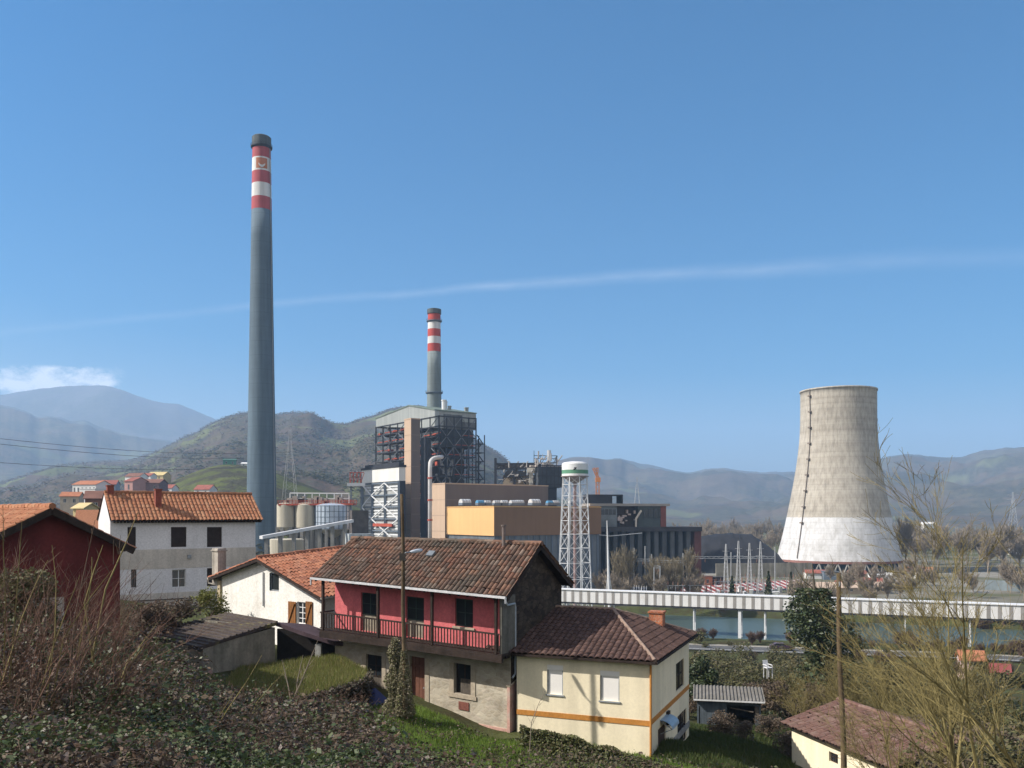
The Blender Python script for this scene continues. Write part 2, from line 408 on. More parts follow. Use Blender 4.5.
# river, its road and kerb
wm, nt, b = newmat('river_water')
b.inputs['Base Color'].default_value = (.055, .080, .072, 1); b.inputs['Specular IOR Level'].default_value = .18; b.inputs['Roughness'].default_value = .3; b.inputs['IOR'].default_value = 1.33
bn = nd(nt, 'ShaderNodeBump'); bn.inputs['Strength'].default_value = .35; bn.inputs['Distance'].default_value = .1
nt.links.new(noi(nt, pos(nt, .6, 1.4, 1), .9, 4), bn.inputs['Height']); nt.links.new(bn.outputs[0], b.inputs['Normal'])
xs = np.linspace(-85, 480, 120); r = np.array(RIV)
c0 = np.interp(xs, r[:, 0], r[:, 1]) - 6; c1 = np.interp(xs, r[:, 0], r[:, 2]) + 6
X = np.stack([xs, xs]); Y = np.stack([c0, c1]); Z = np.zeros_like(X) + .1
tag(grid_build('river', X, Y, Z, wm), kind='structure')
asph = mat('asphalt', (.10, .10, .10), .9, .15, .6)
def strip(name, x0, x1, off0, off1, dz, m, n=90):
    xs = np.linspace(x0, x1, n); c = np.interp(xs, r[:, 0], r[:, 1])
    X = np.stack([xs, xs]); Y = np.stack([c + off0, c + off1]); Z = np.maximum(ground(xs, c + off0), ground(xs, c + off1)); Z = np.stack([Z, Z]) + dz
    return tag(grid_build(name, X, Y, Z, m), kind='structure')
strip('river_road', -10, 330, -28, -21, .22, asph)
strip('gravel_verge', -10, 330, -21, -18.6, .16, mat('gravel', (.30, .28, .24), .95, .25, 1.5))

# ------------------------------------------------------------------ hills
def hillmat(name, stops, scale, field=None, flo=.55, fhi=.6, fsc=.004, bump=.6, bsc=.05, wood=(.042, .040, .028)):
    m, nt, b = newmat(name); p = pos(nt)
    cc = ramp(nt, noi(nt, p, scale, 7, .68), stops)
    cc = mul(nt, cc, ramp(nt, noi(nt, p, scale * 14, 4, .7), [(.34, (.74, .74, .75)), (.62, (1, 1, 1))]))
    wf = ramp(nt, noi(nt, p, scale * 1.7, 8, .72), [(.50, (0, 0, 0)), (.535, (1, 1, 1))])
    cc = mixc(nt, wf, cc, ramp(nt, noi(nt, p, scale * 22, 3, .7), [(.35, wood), (.65, c3(wood, 1.9))]))
    if field:
        v = nd(nt, 'ShaderNodeTexVoronoi'); v.inputs['Scale'].default_value = fsc * 2.2; nt.links.new(pos(nt, 1, 1, 2.0), v.inputs['Vector'])
        s2 = nd(nt, 'ShaderNodeSeparateColor'); nt.links.new(v.outputs['Color'], s2.inputs[0])
        fc = ramp(nt, s2.outputs[1], [(.2, field), (.8, c3(field, 1.35))])
        f1 = ramp(nt, noi(nt, p, fsc, 4, .55), [(flo, (0, 0, 0)), (fhi, (1, 1, 1))])
        f2 = ramp(nt, s2.outputs[0], [(.38, (0, 0, 0)), (.40, (1, 1, 1))])
        mm = nd(nt, 'ShaderNodeMath', operation='MULTIPLY'); nt.links.new(f1, mm.inputs[0]); nt.links.new(f2, mm.inputs[1])
        cc = mixc(nt, mm.outputs[0], cc, fc)
    nt.links.new(cc, b.inputs['Base Color']); b.inputs['Roughness'].default_value = .95; b.inputs['Specular IOR Level'].default_value = .05
    bn = nd(nt, 'ShaderNodeBump'); bn.inputs['Strength'].default_value = bump; bn.inputs['Distance'].default_value = 7
    nt.links.new(noi(nt, p, bsc, 5, .7), bn.inputs['Height']); nt.links.new(bn.outputs[0], b.inputs['Normal'])
    return m
HILLS = {}
def hills(name, prof, Dr, Df, zf, m, amp, step=3, rows=34, seed=0, kind='structure', jit=0, nf=.004):
    """a range of hills: its skyline seen from here fixes each crest, the flank rolls down to the valley with spurs and gullies"""
    px = np.arange(prof[0][0], prof[-1][0] + 1, step); py = np.interp(px, [a for a, _ in prof], [b_ for _, b_ in prof])
    k = np.array([1, 2, 3, 2, 1.]) / 9; pp = np.pad(py, 2, mode='edge'); py = np.convolve(pp, k, 'valid')
    n = len(px); drw = Dr * (1 + .10 * np.array([mn.noise(V(a * .006, seed, 3)) for a in px]))
    zr = CZ + (H - py) * drw / F
    zr += np.array([(mn.noise(V(a * .09, seed, 9)) + .6 * mn.noise(V(a * .31, seed, 5))) for a in px]) * jit * Dr / F
    T = np.concatenate([np.linspace(0, 1, rows), [1.08, 1.25, 1.5]])
    X = np.zeros((len(T), n)); Y = X.copy(); Z = X.copy()
    for i, t in enumerate(T):
        D = Df + (drw - Df) * t
        X[i] = (px - CX) / F * D; Y[i] = D
        tt = min(t, 1)
        base = zf + (zr - zf) * (.42 * tt + .58 * tt * tt * (3 - 2 * tt)) if t <= 1 else zf + (zr - zf) * (1 - .9 * (t - 1) ** .8)
        nn = np.array([mn.fractal(V(X[i, j] * nf, Y[i, j] * nf, seed), .9, 2.1, 5) for j in range(n)])
        Z[i] = base + nn * amp * math.sin(math.pi * min(tt, 1) * .97) * (1 if t <= 1 else 0)
    # keep the flank under the sight line to its own crest, so that the crest stays the skyline
    for i in range(rows - 1):
        lim = CZ + (H - py - 1.2) * Y[i] / F
        Z[i] = np.minimum(Z[i], np.maximum(lim, zf - 3))
    HILLS[name] = (X, Y, Z)
    o = grid_build(name, X, Y, Z, m); return tag(o, kind=kind)
m_near = hillmat('near_hill_cover', [(.30, (.060, .048, .036)), (.45, (.098, .072, .056)), (.58, (.095, .080, .052)), (.72, (.120, .112, .060))], .011, (.088, .096, .044), .53, .57, .0042, .6, .07)
m_mid = hillmat('middle_hill_cover', [(.32, (.055, .050, .038)), (.48, (.11, .085, .062)), (.62, (.10, .095, .060)), (.75, (.17, .14, .10))], .0030, (.085, .088, .045), .58, .62, .0022, 0.6, .017)
m_far = hillmat('far_mountain_cover', [(.32, (.06, .055, .05)), (.5, (.09, .08, .07)), (.7, (.13, .12, .11))], .0013, None, bump=1, bsc=.007)
hills('far_mountain', [(-420,395),(-200,402),(-100,398),(0,394),(40,389),(70,386),(105,385),(118,388),(135,395),(150,400),(165,403),(178,403),(192,409),(205,414),(214,418),(230,428),(260,440),(320,470)], 6600, 4900, 200, m_far, 130, 3, 30, 1, nf=.0009, jit=.5)
hills('left_far_hill', [(-420,380),(-200,388),(-60,398),(0,405),(15,408),(30,413),(38,418),(48,416),(60,417),(72,421),(85,420),(100,427),(125,434),(150,438),(172,441),(200,452),(240,470),(300,500)], 5200, 2300, 0, m_mid, 80, 2, 34, 2, jit=.8, nf=.0017)
hills('valley_head_hills', [(430,520),(465,490),(490,478),(520,472),(545,464),(560,459),(576,456),(590,456),(606,459),(620,458),(640,464),(656,466),(675,471),(690,473),(705,469),(722,468),(740,471),(765,473),(790,472),(815,474),(850,472),(900,470),(960,480),(1060,495),(1200,505)], 5600, 2000, 0, m_mid, 100, 2, 38, 3, jit=.7, nf=.0016)
hills('right_hill', [(560,517),(640,513),(700,509),(750,503),(800,492),(840,478),(870,464),(890,456),(905,454),(925,455),(945,457),(962,457),(980,452),(1000,449),(1024,447),(1100,440),(1200,434),(1400,440)], 4400, 1500, 0, m_mid, 70, 2, 38, 4, jit=.8, nf=.0022)
hills('left_near_hill', [(-420,470),(-250,478),(-100,480),(0,483),(30,474),(55,466),(78,463),(100,461),(130,460),(150,454),(168,446),(182,438),(196,433),(208,425),(222,419),(238,414),(252,412),(270,415),(285,413),(300,412),(312,412),(322,418),(335,423),(348,424),(360,419),(374,416),(392,408),(420,405),(450,415),(475,440),(488,447),(498,453),(508,460),(516,468),(530,480),(560,498),(620,512)], 3000, 380, 0, m_near, 34, 2, 46, 5, jit=.7, nf=.0040)
hills('meadow_knoll', [(90,516),(130,502),(160,488),(185,476),(205,468),(225,464),(250,466),(275,472),(300,482),(330,494),(360,505),(400,514)], 620, 300, -1, hillmat('meadow_grass', [(.3, (.080, .092, .034)), (.6, (.115, .13, .050)), (.75, (.14, .14, .062))], .02, None, bump=.5, bsc=.2), 2.0, 3, 26, 6, jit=.25, nf=.012)
# ------------------------------------------------------------------ shared house materials
def inside(poly, x, y):
    r = False; n = len(poly)
    for i in range(n):
        (x1, y1), (x2, y2) = poly[i], poly[i - 1]
        if (y1 > y) != (y2 > y) and x < (x2 - x1) * (y - y1) / (y2 - y1) + x1: r = not r
    return r
def tiles(mb, O, eu, es, poly, tw=.22, tl=.36, amp=.045, sub=6, m=0, jit=.012, seed=1, dz=None):
    """rows of half-round clay tiles over a flat roof slope: eu along the eave, es up the slope"""
    rn = random.Random(seed); nrm = eu.cross(es).normalized()
    if nrm.z < 0: nrm = -nrm
    us = [p[0] for p in poly]; ss = [p[1] for p in poly]; u0 = min(us); s0 = min(ss)
    nc = int(math.ceil((max(us) - u0) / tw)); nr = int(math.ceil((max(ss) - s0) / tl))
    for r in range(nr):
        vs_ = [0, .45, 1.0]
        J = [rn.uniform(-jit, jit) for _ in range(nc)]; K = [rn.uniform(-jit, jit) * 2 for _ in range(nc)]
        ids = {}
        def vert(ci, k, q):
            key = (ci, k, q)
            if key not in ids:
                x = u0 + (ci + k / sub) * tw; s = s0 + (r + q) * tl + K[ci]
                h = amp * (math.sin(math.pi * ((k / sub) % 1.0)) ** .8 if 0 < k < sub else 0.0) + (1 - q) * .022 + J[ci] * (1 if 0 < k < sub else .3)
                ids[key] = len(mb.v); mb.v.append(O + eu * x + es * s + nrm * h + (V(0, 0, dz(x, s)) if dz else V(0, 0, 0)))
            return ids[key]
        for c in range(nc):
            for qi in range(2):
                q0, q1 = vs_[qi], vs_[qi + 1]
                for k in range(sub):
                    cx = u0 + (c + (k + .5) / sub) * tw; cs = s0 + (r + (q0 + q1) / 2) * tl
                    if not inside(poly, cx, cs): continue
                    mb.f.append((vert(c, k, q0), vert(c, k + 1, q0), vert(c, k + 1, q1), vert(c, k, q1))); mb.m.append(m)
                    a, b_ = c + (k + .02) / sub, c + (k + .98) / sub
                    mb.uv.append([(a, r + q0 * .96 + .02), (b_, r + q0 * .96 + .02), (b_, r + q1 * .96 + .02), (a, r + q1 * .96 + .02)])
            # the open lower lip of each tile
            for k in range(sub):
                if not inside(poly, u0 + (c + (k + .5) / sub) * tw, s0 + (r + .1) * tl): continue
                a = vert(c, k, 0); b_ = vert(c, k + 1, 0); n = len(mb.v)
                mb.v.append(mb.v[a] - nrm * .035); mb.v.append(mb.v[b_] - nrm * .035)
                mb.f.append((n, n + 1, b_, a)); mb.m.append(m); mb.uv.append([(c + .1, r + .1)] * 4)
def slab(mb, O, eu, es, poly, th=.1, drop=.03, m=1, dz=None):
    nrm = eu.cross(es).normalized()
    if nrm.z < 0: nrm = -nrm
    mb.prism([O + eu * a + es * b_ - nrm * drop + (V(0, 0, dz(a, b_)) if dz else V(0, 0, 0)) for a, b_ in poly], -nrm * th, m)
def ridge(mb, a, b, r=.11, seg=.42, m=0):
    a, b = Vector(a), Vector(b); n = max(1, int((b - a).length / seg)); d = (b - a) / n
    for i in range(n):
        p = a + d * i; j = U(-.012, .012)
        k0 = len(mb.f); mb.path([p + V(0, 0, j), p + d * 1.08 + V(0, 0, j + .02)], [r * 1.06, r * .9], 7, m)
        for q in range(k0, len(mb.f)): mb.uv[q] = [(i + .5 + 37, 91.5)] * len(mb.f[q])
def wall(mb, fr, u0, u1, w0, w1, holes=(), v=0, th=.22, m=0, top=None):
    """outer wall sheet with real openings and their reveals; top: outline (u,w) above w1"""
    us = sorted({u0, u1, *[h[0] for h in holes], *[h[1] for h in holes]}); ws = sorted({w0, w1, *[h[2] for h in holes], *[h[3] for h in holes]})
    for a, b in zip(us, us[1:]):
        for c, d in zip(ws, ws[1:]):
            mu, mw = (a + b) / 2, (c + d) / 2
            if any(h[0] < mu < h[1] and h[2] < mw < h[3] for h in holes): continue
            mb.face([fr(a, v, c), fr(b, v, c), fr(b, v, d), fr(a, v, d)], m)
    for (a, b, c, d) in holes:
        for q in (((a, c), (a, d)), ((a, d), (b, d)), ((b, d), (b, c)), ((b, c), (a, c))):
            (p, r), (s, t) = q; mb.face([fr(p, v, r), fr(s, v, t), fr(s, v + th, t), fr(p, v + th, r)], m)
    if top: mb.face([fr(a, v, b) for a, b in top], m)
def window(fr, h, parent, mats, v=.12, name='window', mull=1, bars=1, sill=None, t=.06, label=None):
    """frame with mullions, its pane as a sub-part, set back in the reveal"""
    a, b, c, d = h; m = MB()
    m.box(fr, a, b, v, v + .06, c, c + t); m.box(fr, a, b, v, v + .06, d - t, d)
    m.box(fr, a, a + t, v + .002, v + .058, c + t, d - t); m.box(fr, b - t, b, v + .002, v + .058, c + t, d - t)
    for i in range(mull):
        x = a + (b - a) * (i + 1) / (mull + 1); m.box(fr, x - t * .5, x + t * .5, v + .004, v + .056, c + t, d - t)
    for i in range(bars):
        y = c + (d - c) * (i + 1) / (bars + 1); m.box(fr, a + t, b - t, v + .008, v + .052, y - t * .3, y + t * .3)
    o = m.build(name, mats[0], parent)
    g = MB(); g.box(fr, a + .01, b - .01, v + .025, v + .035, c + .01, d - .01); g.build('pane', mats[1], o)
    if sill:
        s = MB(); s.box(fr, a - .1, b + .1, -.07, v, c - .09, c - .003); s.build('sill', sill, o)
    if label: o['label'] = label
    return o
glass = newmat('dark_glass')[0]; _b = glass.node_tree.nodes['Principled BSDF']
_b.inputs['Base Color'].default_value = (.02, .024, .028, 1); _b.inputs['Roughness'].default_value = .08
dark_in = mat('dark_interior', (.012, .011, .010), .95, .1, 3, fine=0)
wood_old = mat('weathered_wood', (.040, .027, .022), .9, .35, 2.5, streak=.3, bump=.3, bs=30)
wood_brown = mat('brown_wood', (.14, .065, .028), .75, .25, 3, bump=.2, bs=30)
wood_grey = mat('grey_wood', (.13, .11, .09), .9, .3, 3, streak=.35)
pole_wood = mat('creosoted_pole_wood', (.14, .10, .06), .9, .3, 2, streak=.4, bump=.4, bs=25)
white_metal = mat('white_painted_metal', (.72, .72, .72), .5, .06, 3)
grey_metal = mat('grey_metal', (.30, .32, .34), .5, .15, 3)
zinc = mat('zinc_sheet', (.33, .40, .48), .45, .15, 3, spec=.4)
pink_wall = mat('pink_limewash', (.66, .165, .175), .9, .16, .9, streak=.16, bump=.25, bs=8, blot=((.50, .10, .11), 1.3, .58, .80))
stone_wall = cellmat('rubble_stone_wall', [(.46, .40, .31), (.50, .45, .36), (.40, .345, .265), (.48, .42, .34)], (.50, .455, .37), 3.6, 1.5, .05, .35)
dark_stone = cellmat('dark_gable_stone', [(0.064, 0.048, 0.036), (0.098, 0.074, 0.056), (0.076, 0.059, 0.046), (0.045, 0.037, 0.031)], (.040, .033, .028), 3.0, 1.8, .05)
dressed = mat('dressed_stone', (.40, .34, .26), .9, .14, 2, bump=.2, bs=12)
plinth_pink = mat('pink_plinth_render', (.50, .30, .25), .92, .22, 1.5, blot=((.40, .34, .28), 1.6, .5, .7))
cream = mat('cream_render', (.82, .73, .535), .9, .06, .5, streak=.15, fine=.05, blot=((.55, .47, .31), .7, .62, .85))
ochre = mat('ochre_band_paint', (.50, .22, .05), .85, .1, 2)
white_wash = mat('whitewashed_wall', (.86, .84, .79), .92, .05, .7, streak=.16, bump=.35, bs=6, blot=((.50, .45, .38), .8, .56, .82))
white_blue = mat('white_painted_wall', (.74, .71, .72), .9, .06, .4, streak=.10, blot=((.58, .55, .52), .35, .6, .8))
stone_base = mat('beige_base_render', (.60, .54, .48), .92, .12, .7, streak=.2)
oxblood = mat('oxblood_painted_render', (.135, .026, .025), .88, .14, .6, streak=.22, bump=.2, bs=9, blot=((.16, .028, .027), .8, .52, .75))
concrete = mat('grey_concrete', (.30, .29, .27), .92, .18, .5, streak=.3, blot=((.16, .16, .14), .5, .58, .8))
brick = cellmat('red_brick', [(.42, .13, .06), (.48, .17, .08), (.36, .11, .055)], (.40, .33, .27), 6, 2.4, .05, .2)
t_old = tilemat('old_mottled_tiles', [(0.135, 0.084, 0.063), (0.215, 0.116, 0.079), (0.086, 0.063, 0.053), (0.273, 0.151, 0.100), (0.168, 0.100, 0.076), (0.260, 0.192, 0.152), (0.110, 0.074, 0.056), (0.198, 0.102, 0.072)], (.085, .072, .058), .44, .66, .55)
t_orange = tilemat('new_orange_tiles', [(0.365, 0.158, 0.086), (0.410, 0.196, 0.108), (0.336, 0.138, 0.076), (0.426, 0.226, 0.132), (0.351, 0.150, 0.081)], (.40, .17, .09), .62, .85)
t_rust = tilemat('old_orange_tiles', [(0.322, 0.126, 0.072), (0.373, 0.157, 0.091), (0.272, 0.108, 0.066), (0.347, 0.163, 0.103), (0.403, 0.180, 0.108), (0.237, 0.100, 0.067)], (.30, .13, .08), .55, .78)
t_brown = tilemat('brown_cement_tiles', [(0.092, 0.056, 0.047), (0.112, 0.067, 0.056), (0.080, 0.050, 0.043), (0.125, 0.077, 0.065)], (.20, .15, .12), .60, .80, 1.3)
t_barn = tilemat('dusty_red_tiles', [(0.158, 0.089, 0.073), (0.189, 0.111, 0.089), (0.134, 0.077, 0.066), (0.224, 0.149, 0.123), (0.169, 0.094, 0.078)], (.17, .115, .09), .52, .72)

# ------------------------------------------------------------------ the pink house with the balcony
A, B = PX(312, 577.5, 43.0), PX(507, 597, 37.5)
fr = Frame.two(A, B); Lh = (B - A).length              # along the eave, from the far end to the near corner
EAVE = .95                                             # the roof reaches this far out over the balcony
ph = thing('farmhouse', 'old two-storey house with pink upper wall, wooden balcony and mottled tile roof', 'house', fr(Lh / 2, 3.4, -6.4))
def vz(px, py, v): return fr.hit(px, py, v)
vR = 2.95 + .1; wR = 2.16                               # ridge
vB = 6.35; wB = .12                                     # back eave
m = MB()
es = (fr.P * vR + V(0, 0, wR)); Ls = es.length; es.normalize(); SAG = lambda x, s: -.36 * (1 - x / Lh) * s / Ls   # the old ridge has sunk at its far end
tiles(m, fr(0, 0, .02), fr.U, es, [(-.05, -.08), (Lh + .05, -.08), (Lh + .05, Ls), (-.05, Ls)], .23, .40, .10, 6, 0, .016, 3, dz=SAG)
slab(m, fr(0, 0, 0), fr.U, es, [(0, 0), (Lh, 0), (Lh, Ls), (0, Ls)], .09, dz=SAG)
eb = (fr(0, vR, wR) - fr(0, vB, wB)); Lb = eb.length; eb.normalize()
tiles(m, fr(0, vB, wB + .02), fr.U, eb, [(-.05, -.08), (Lh + .05, -.08), (Lh + .05, Lb), (-.05, Lb)], .23, .40, .08, 4, 0, .015, 4, dz=lambda x, s: -.36 * (1 - x / Lh) * s / Lb)
slab(m, fr(0, vB, wB), fr.U, eb, [(0, 0), (Lh, 0), (Lh, Lb), (0, Lb)], .09, dz=lambda x, s: -.36 * (1 - x / Lh) * s / Lb)
ridge(m, fr(-.05, vR, wR - .32), fr(Lh + .05, vR, wR + .04), .13)
roof = m.build('roof', [t_old, wood_old], ph)
m = MB(); m.box(fr, Lh - .04, Lh + .06, -.02, .12, -.14, -.02)
for (va, wa, vb, wb) in ((0, 0, vR, wR), (vR, wR, vB, wB)): m.bar(fr(Lh - .03, va, wa - .12), fr(Lh - .03, vb, wb - .12), .08, .2)
for i in range(24): u = .2 + i * (Lh - .4) / 23; m.bar(fr(u, .02, -.13), fr(u, 2.0, 1.30), .09, .11)
m.build('rafters', wood_old, roof)
p = fr.hit(502, 548, 2.6); m = MB(); q = fr(p[0], 2.75, 1.85); m.path([q, q + V(0, 0, 1.05)], [.085, .085], 8); m.path([q + V(0, 0, 1.05), q + V(0, 0, 1.12)], [.13, .13], 8)
m.build('stove_pipe', mat('rusty_flue', (.16, .13, .12), .7, .2, 4), roof)
for (x0, x1, y0, y1, mm) in ((418, 424, 549.5, 553.5, None), (424, 430, 553.5, 558, None)): pass
p = fr.hit(427, 557, 1.9); m = MB(); O2 = fr(p[0], 0, 0) + es * (Ls * .60); nn = fr.U.cross(es).normalized(); nn = nn if nn.z > 0 else -nn
m.prism([O2 + nn * .0, O2 + fr.U * .36 + nn * .0, O2 + fr.U * .36 + es * .36 + nn * .0, O2 + es * .36 + nn * .0], nn * .10)
m.build('skylight', mat('dull_skylight', (.17, .19, .21), .4, .15, 3), roof)
# gutter
m = MB()
for i in range(24):
    a, b = fr(Lh * i / 24, -.1, -.03), fr(Lh * (i + 1) / 24, -.1, -.03); m.bar(a, b, .11, .10)
m.bar(fr(Lh - .02, -.1, -.03), fr(Lh - .02, -.1, -.28), .09); m.path([fr(.02, -.1, -.03), fr(.02, -.1, -.35)], [.045, .045], 6)
m.build('gutter', mat('pale_gutter', (.55, .56, .58), .55, .12, 2), roof)
# walls
vW = EAVE + .1                                          # front wall plane
bal = fr.hit(497, 654, .1)[1]; flo = bal                # balcony floor height under the eave
gnd = fr.hit(497, 738, vW)[1] - .4
uL = fr.hit(335, 600, vW)[0]; uE = fr.hit(506, 690, vW)[0]
uE = Lh - .42
def hole(x0, x1, y0, y1, f=fr, v=vW): return f.rect(x0, x1, y0, y1, v)
doors_up = [hole(361, 377.5, 593, 637), hole(406, 424, 597, 645)]
doors_up = [(a, b, flo + .03, d) for a, b, c, d in doors_up]
win_up = hole(455, 473, 599, 627)
fw_ = fr.shift(0, vW, 0)
m = MB(); wall(m, fw_, uL, uE, flo, .25, doors_up + [win_up], th=.25)
m.build('pink_wall', pink_wall, ph)
win_dn = hole(454, 471, 664, 694); door_dn = hole(410, 425, 657, 708); door_l = hole(366, 382, 655, 697)
door_dn = (door_dn[0], door_dn[1], fr.hit(418, 709, vW)[1], door_dn[3]); door_l = (door_l[0], door_l[1], door_l[2], door_l[3])
door_dn = (door_dn[0], door_dn[1], door_dn[2], min(door_dn[3], flo - .25)); door_l = (*door_l[:3], min(door_l[3], flo - .25))
m = MB(); wall(m, fw_, uL, uE, gnd, flo - .001, [win_dn, door_dn, door_l], th=.35)
m.build('stone_wall', stone_wall, ph)
m = MB()   # dressed stone round the openings and the pink plinth strip
for (a, b, c, d) in (win_dn, door_dn, door_l):
    m.box(fw_, a - .24, a - .002, -.03, .1, c - .02, d); m.box(fw_, b + .002, b + .24, -.03, .1, c - .02, d)
a, b, c, d = win_dn; m.box(fw_, a - .3, b + .3, -.05, .1, c - .2, c - .022)
m.build('stone_surround', dressed, ph)
m = MB(); zz = fr.hit(440, 713, vW)[1]
m.box(fw_, door_dn[1] + .1, uE + .02, -.05, .05, gnd, fr.hit(470, 722, vW)[1]); m.build('plinth', plinth_pink, ph)
m = MB(); m.box(fw_, door_l[0] - .5, door_dn[1] + .25, -.65, -.002, gnd, door_dn[2] - .03); m.build('door_step', plinth_pink, ph)
m = MB(); h = hole(459, 469, 702, 710); m.box(fw_, h[0], h[1], -.04, .02, h[2], h[3]); m.build('meter_box', mat('rusty_red_box', (.20, .075, .055), .8, .2, 5), ph)
pale_door = mat('worn_pale_door_paint', (.34, .30, .235), .9, .25, 3, streak=.35)
green_old = mat('faded_green_paint', (.035, .055, .050), .8, .25, 4)
for d_ in doors_up:   # balcony doors: dark glazed upper half, pale worn lower panels
    a, b, c, d = d_; mm = MB(); k = c + (d - c) * .42
    mm.box(fw_, a, b, .12, .17, c, k)
    o = mm.build('balcony_door', pale_door, ph)
    window(fw_, (a, b, k + .003, d), o, (green_old, glass), .10, 'glazing', 1, 1)
window(fw_, win_up, ph, (green_old, glass), .1, 'window', 1, 1, sill=dressed)
window(fw_, win_dn, ph, (wood_old, glass), .2, 'window', 1, 0)
m = MB(); a, b, c, d = win_dn; m.box(fw_, a + .35 * (b - a), b - .02, .06, .12, c + .02, c + .5 * (d - c)); m.build('window_board', wood_grey, ph)
a, b, c, d = door_dn; m = MB()
for i in range(4): x = a + (b - a) * i / 4; m.box(fw_, x + .01, x + (b - a) / 4 - .01, .14, .19, c, d)
m.box(fw_, a, b, .10, .14, c + .25, c + .37); m.box(fw_, a, b, .10, .14, d - .5, d - .38)
o = m.build('door', mat('red_brown_door', (.15, .065, .042), .8, .25, 2), ph)
m = MB(); m.tube(fw_(b - .14, .09, c + 1.0), fw_(b - .14, .13, c + 1.0), .03); m.build('handle', grey_metal, o)
a, b, c, d = door_l; k = c + .95; m = MB(); m.box(fw_, a, b, .16, .2, c, k); o = m.build('door', wood_grey, ph)
window(fw_, (a, b, k + .003, d), o, (wood_old, glass), .14, 'glazing', 1, 1)
# gable ends
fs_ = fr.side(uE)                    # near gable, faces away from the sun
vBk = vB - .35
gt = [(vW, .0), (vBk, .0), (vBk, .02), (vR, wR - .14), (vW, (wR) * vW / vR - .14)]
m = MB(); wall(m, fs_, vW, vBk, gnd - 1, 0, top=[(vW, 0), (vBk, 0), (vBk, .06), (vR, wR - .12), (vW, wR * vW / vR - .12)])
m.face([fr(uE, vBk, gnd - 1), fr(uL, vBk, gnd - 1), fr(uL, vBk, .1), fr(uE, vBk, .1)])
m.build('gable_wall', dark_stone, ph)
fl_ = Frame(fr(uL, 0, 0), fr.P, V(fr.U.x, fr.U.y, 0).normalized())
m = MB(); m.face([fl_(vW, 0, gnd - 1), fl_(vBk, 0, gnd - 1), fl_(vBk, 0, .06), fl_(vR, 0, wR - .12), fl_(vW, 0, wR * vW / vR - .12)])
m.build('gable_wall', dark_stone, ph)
# the low wall that ends the front, with its sloped coping, and the end wall of the balcony
m = MB(); a = fr.hit(500, 720, vW)[0]; t0 = fr.hit(497, 685, vW - .05)[1]
m.prism([fw_(uE + .02, -.12, gnd), fw_(uE + .02, .9, gnd), fw_(uE + .02, .9, t0 + .35), fw_(uE + .02, -.12, t0)], -fr.U * .14)
m.build('buttress', plinth_pink, ph)
m = MB(); m.bar(fw_(uE - .05, -.14, t0 + .03), fw_(uE - .05, .92, t0 + .38), .2, .06); m.build('coping', dressed, ph)
m = MB(); m.box(fr, Lh - .46, Lh - .36, .16, vW + .3, flo + .0, -.02); m.build('balcony_end_wall', mat('grey_green_boards', (.17, .16, .135), .9, .2, 1.5, streak=.3), ph)
# the balcony
bl0 = fr.hit(321, 640, .15)[0]
m = MB(); m.box(fr, bl0, Lh - .3, .06, vW - .004, flo - .10, flo - .0)
m.box(fr, bl0, Lh - .28, .02, .16, flo - .36, flo - .08); m.box(fr, bl0 + .1, Lh - .4, .6, .75, flo - .26, flo - .102)
for i in range(10): u = bl0 + .2 + i * (Lh - bl0 - .8) / 9; m.box(fr, u, u + .13, .17, vW + .1, flo - .28, flo - .103)
balc = m.build('balcony', wood_old, ph)
m = MB(); hr = flo + .88
m.box(fr, bl0, Lh - .46, .07, .14, hr - .07, hr); m.box(fr, bl0, Lh - .46, .075, .135, flo + .06, flo + .12)
n = 62
for i in range(n): u = bl0 + .06 + i * (Lh - .55 - bl0) / (n - 1); m.box(fr, u - .02, u + .02, .085, .125, flo + .12, hr - .07)
m.box(fr, bl0, bl0 + .06, .14, vW, hr - .07, hr)
m.build('railing', wood_old, balc)
for px in (323, 378, 432, 496):
    u = min(fr.hit(px, 620, .1)[0], Lh - .47); m = MB(); m.box(fr, u - .055, u + .055, .04, .16, flo + .001, -.05); m.build('post', wood_old, balc)
# downpipe at the near corner
m = MB(); x = uE + .06
m.path([fr(Lh - .1, .0, -.2), fr(Lh - .05, .15, -.36), fr(x, vW + .25, -.42), fr(x, vW + .3, -.6), fr(x, vW + .3, t0 + .55), fr(x, vW + .05, t0 + .4)], [.045] * 6, 6)
m.build('drainpipe', mat('grey_blue_pipe', (.42, .47, .52), .5, .1, 2), ph)
FH = fr; FH_E = uE; FH_vW = vW

# ------------------------------------------------------------------ the cream house below it
fy = Frame.ang(655, 662, 36.0, -22)                     # roof corner at the eave, u runs negative to the far end
yh = thing('cream_house', 'cream house with ochre band, white roller shutters and brown hipped tile roof', 'house', fy(-2.8, 4.4, -4.6))
uy0, ov = -6.2, .28
fyw = fy.shift(-ov, ov, 0)                               # wall planes
apx, apv, apw = -3.05, 4.55, 1.52; dep = 9.15
m = MB()
A0 = fy(uy0 - 2.2, 0, 0); es = (fy(0, apv, apw) - fy(0, 0, 0)); Ls = es.length; es.normalize()
tiles(m, fy(0, 0, .03), fy.U, es, [(uy0 - 1.5, -.06), (0, -.06), (apx, Ls), (uy0 - 1.5, Ls)], .27, .34, .075, 6, 0, .005, 7)
slab(m, fy(0, 0, 0), fy.U, es, [(uy0 - 1.5, 0), (0, 0), (apx, Ls), (uy0 - 1.5, Ls)], .1)
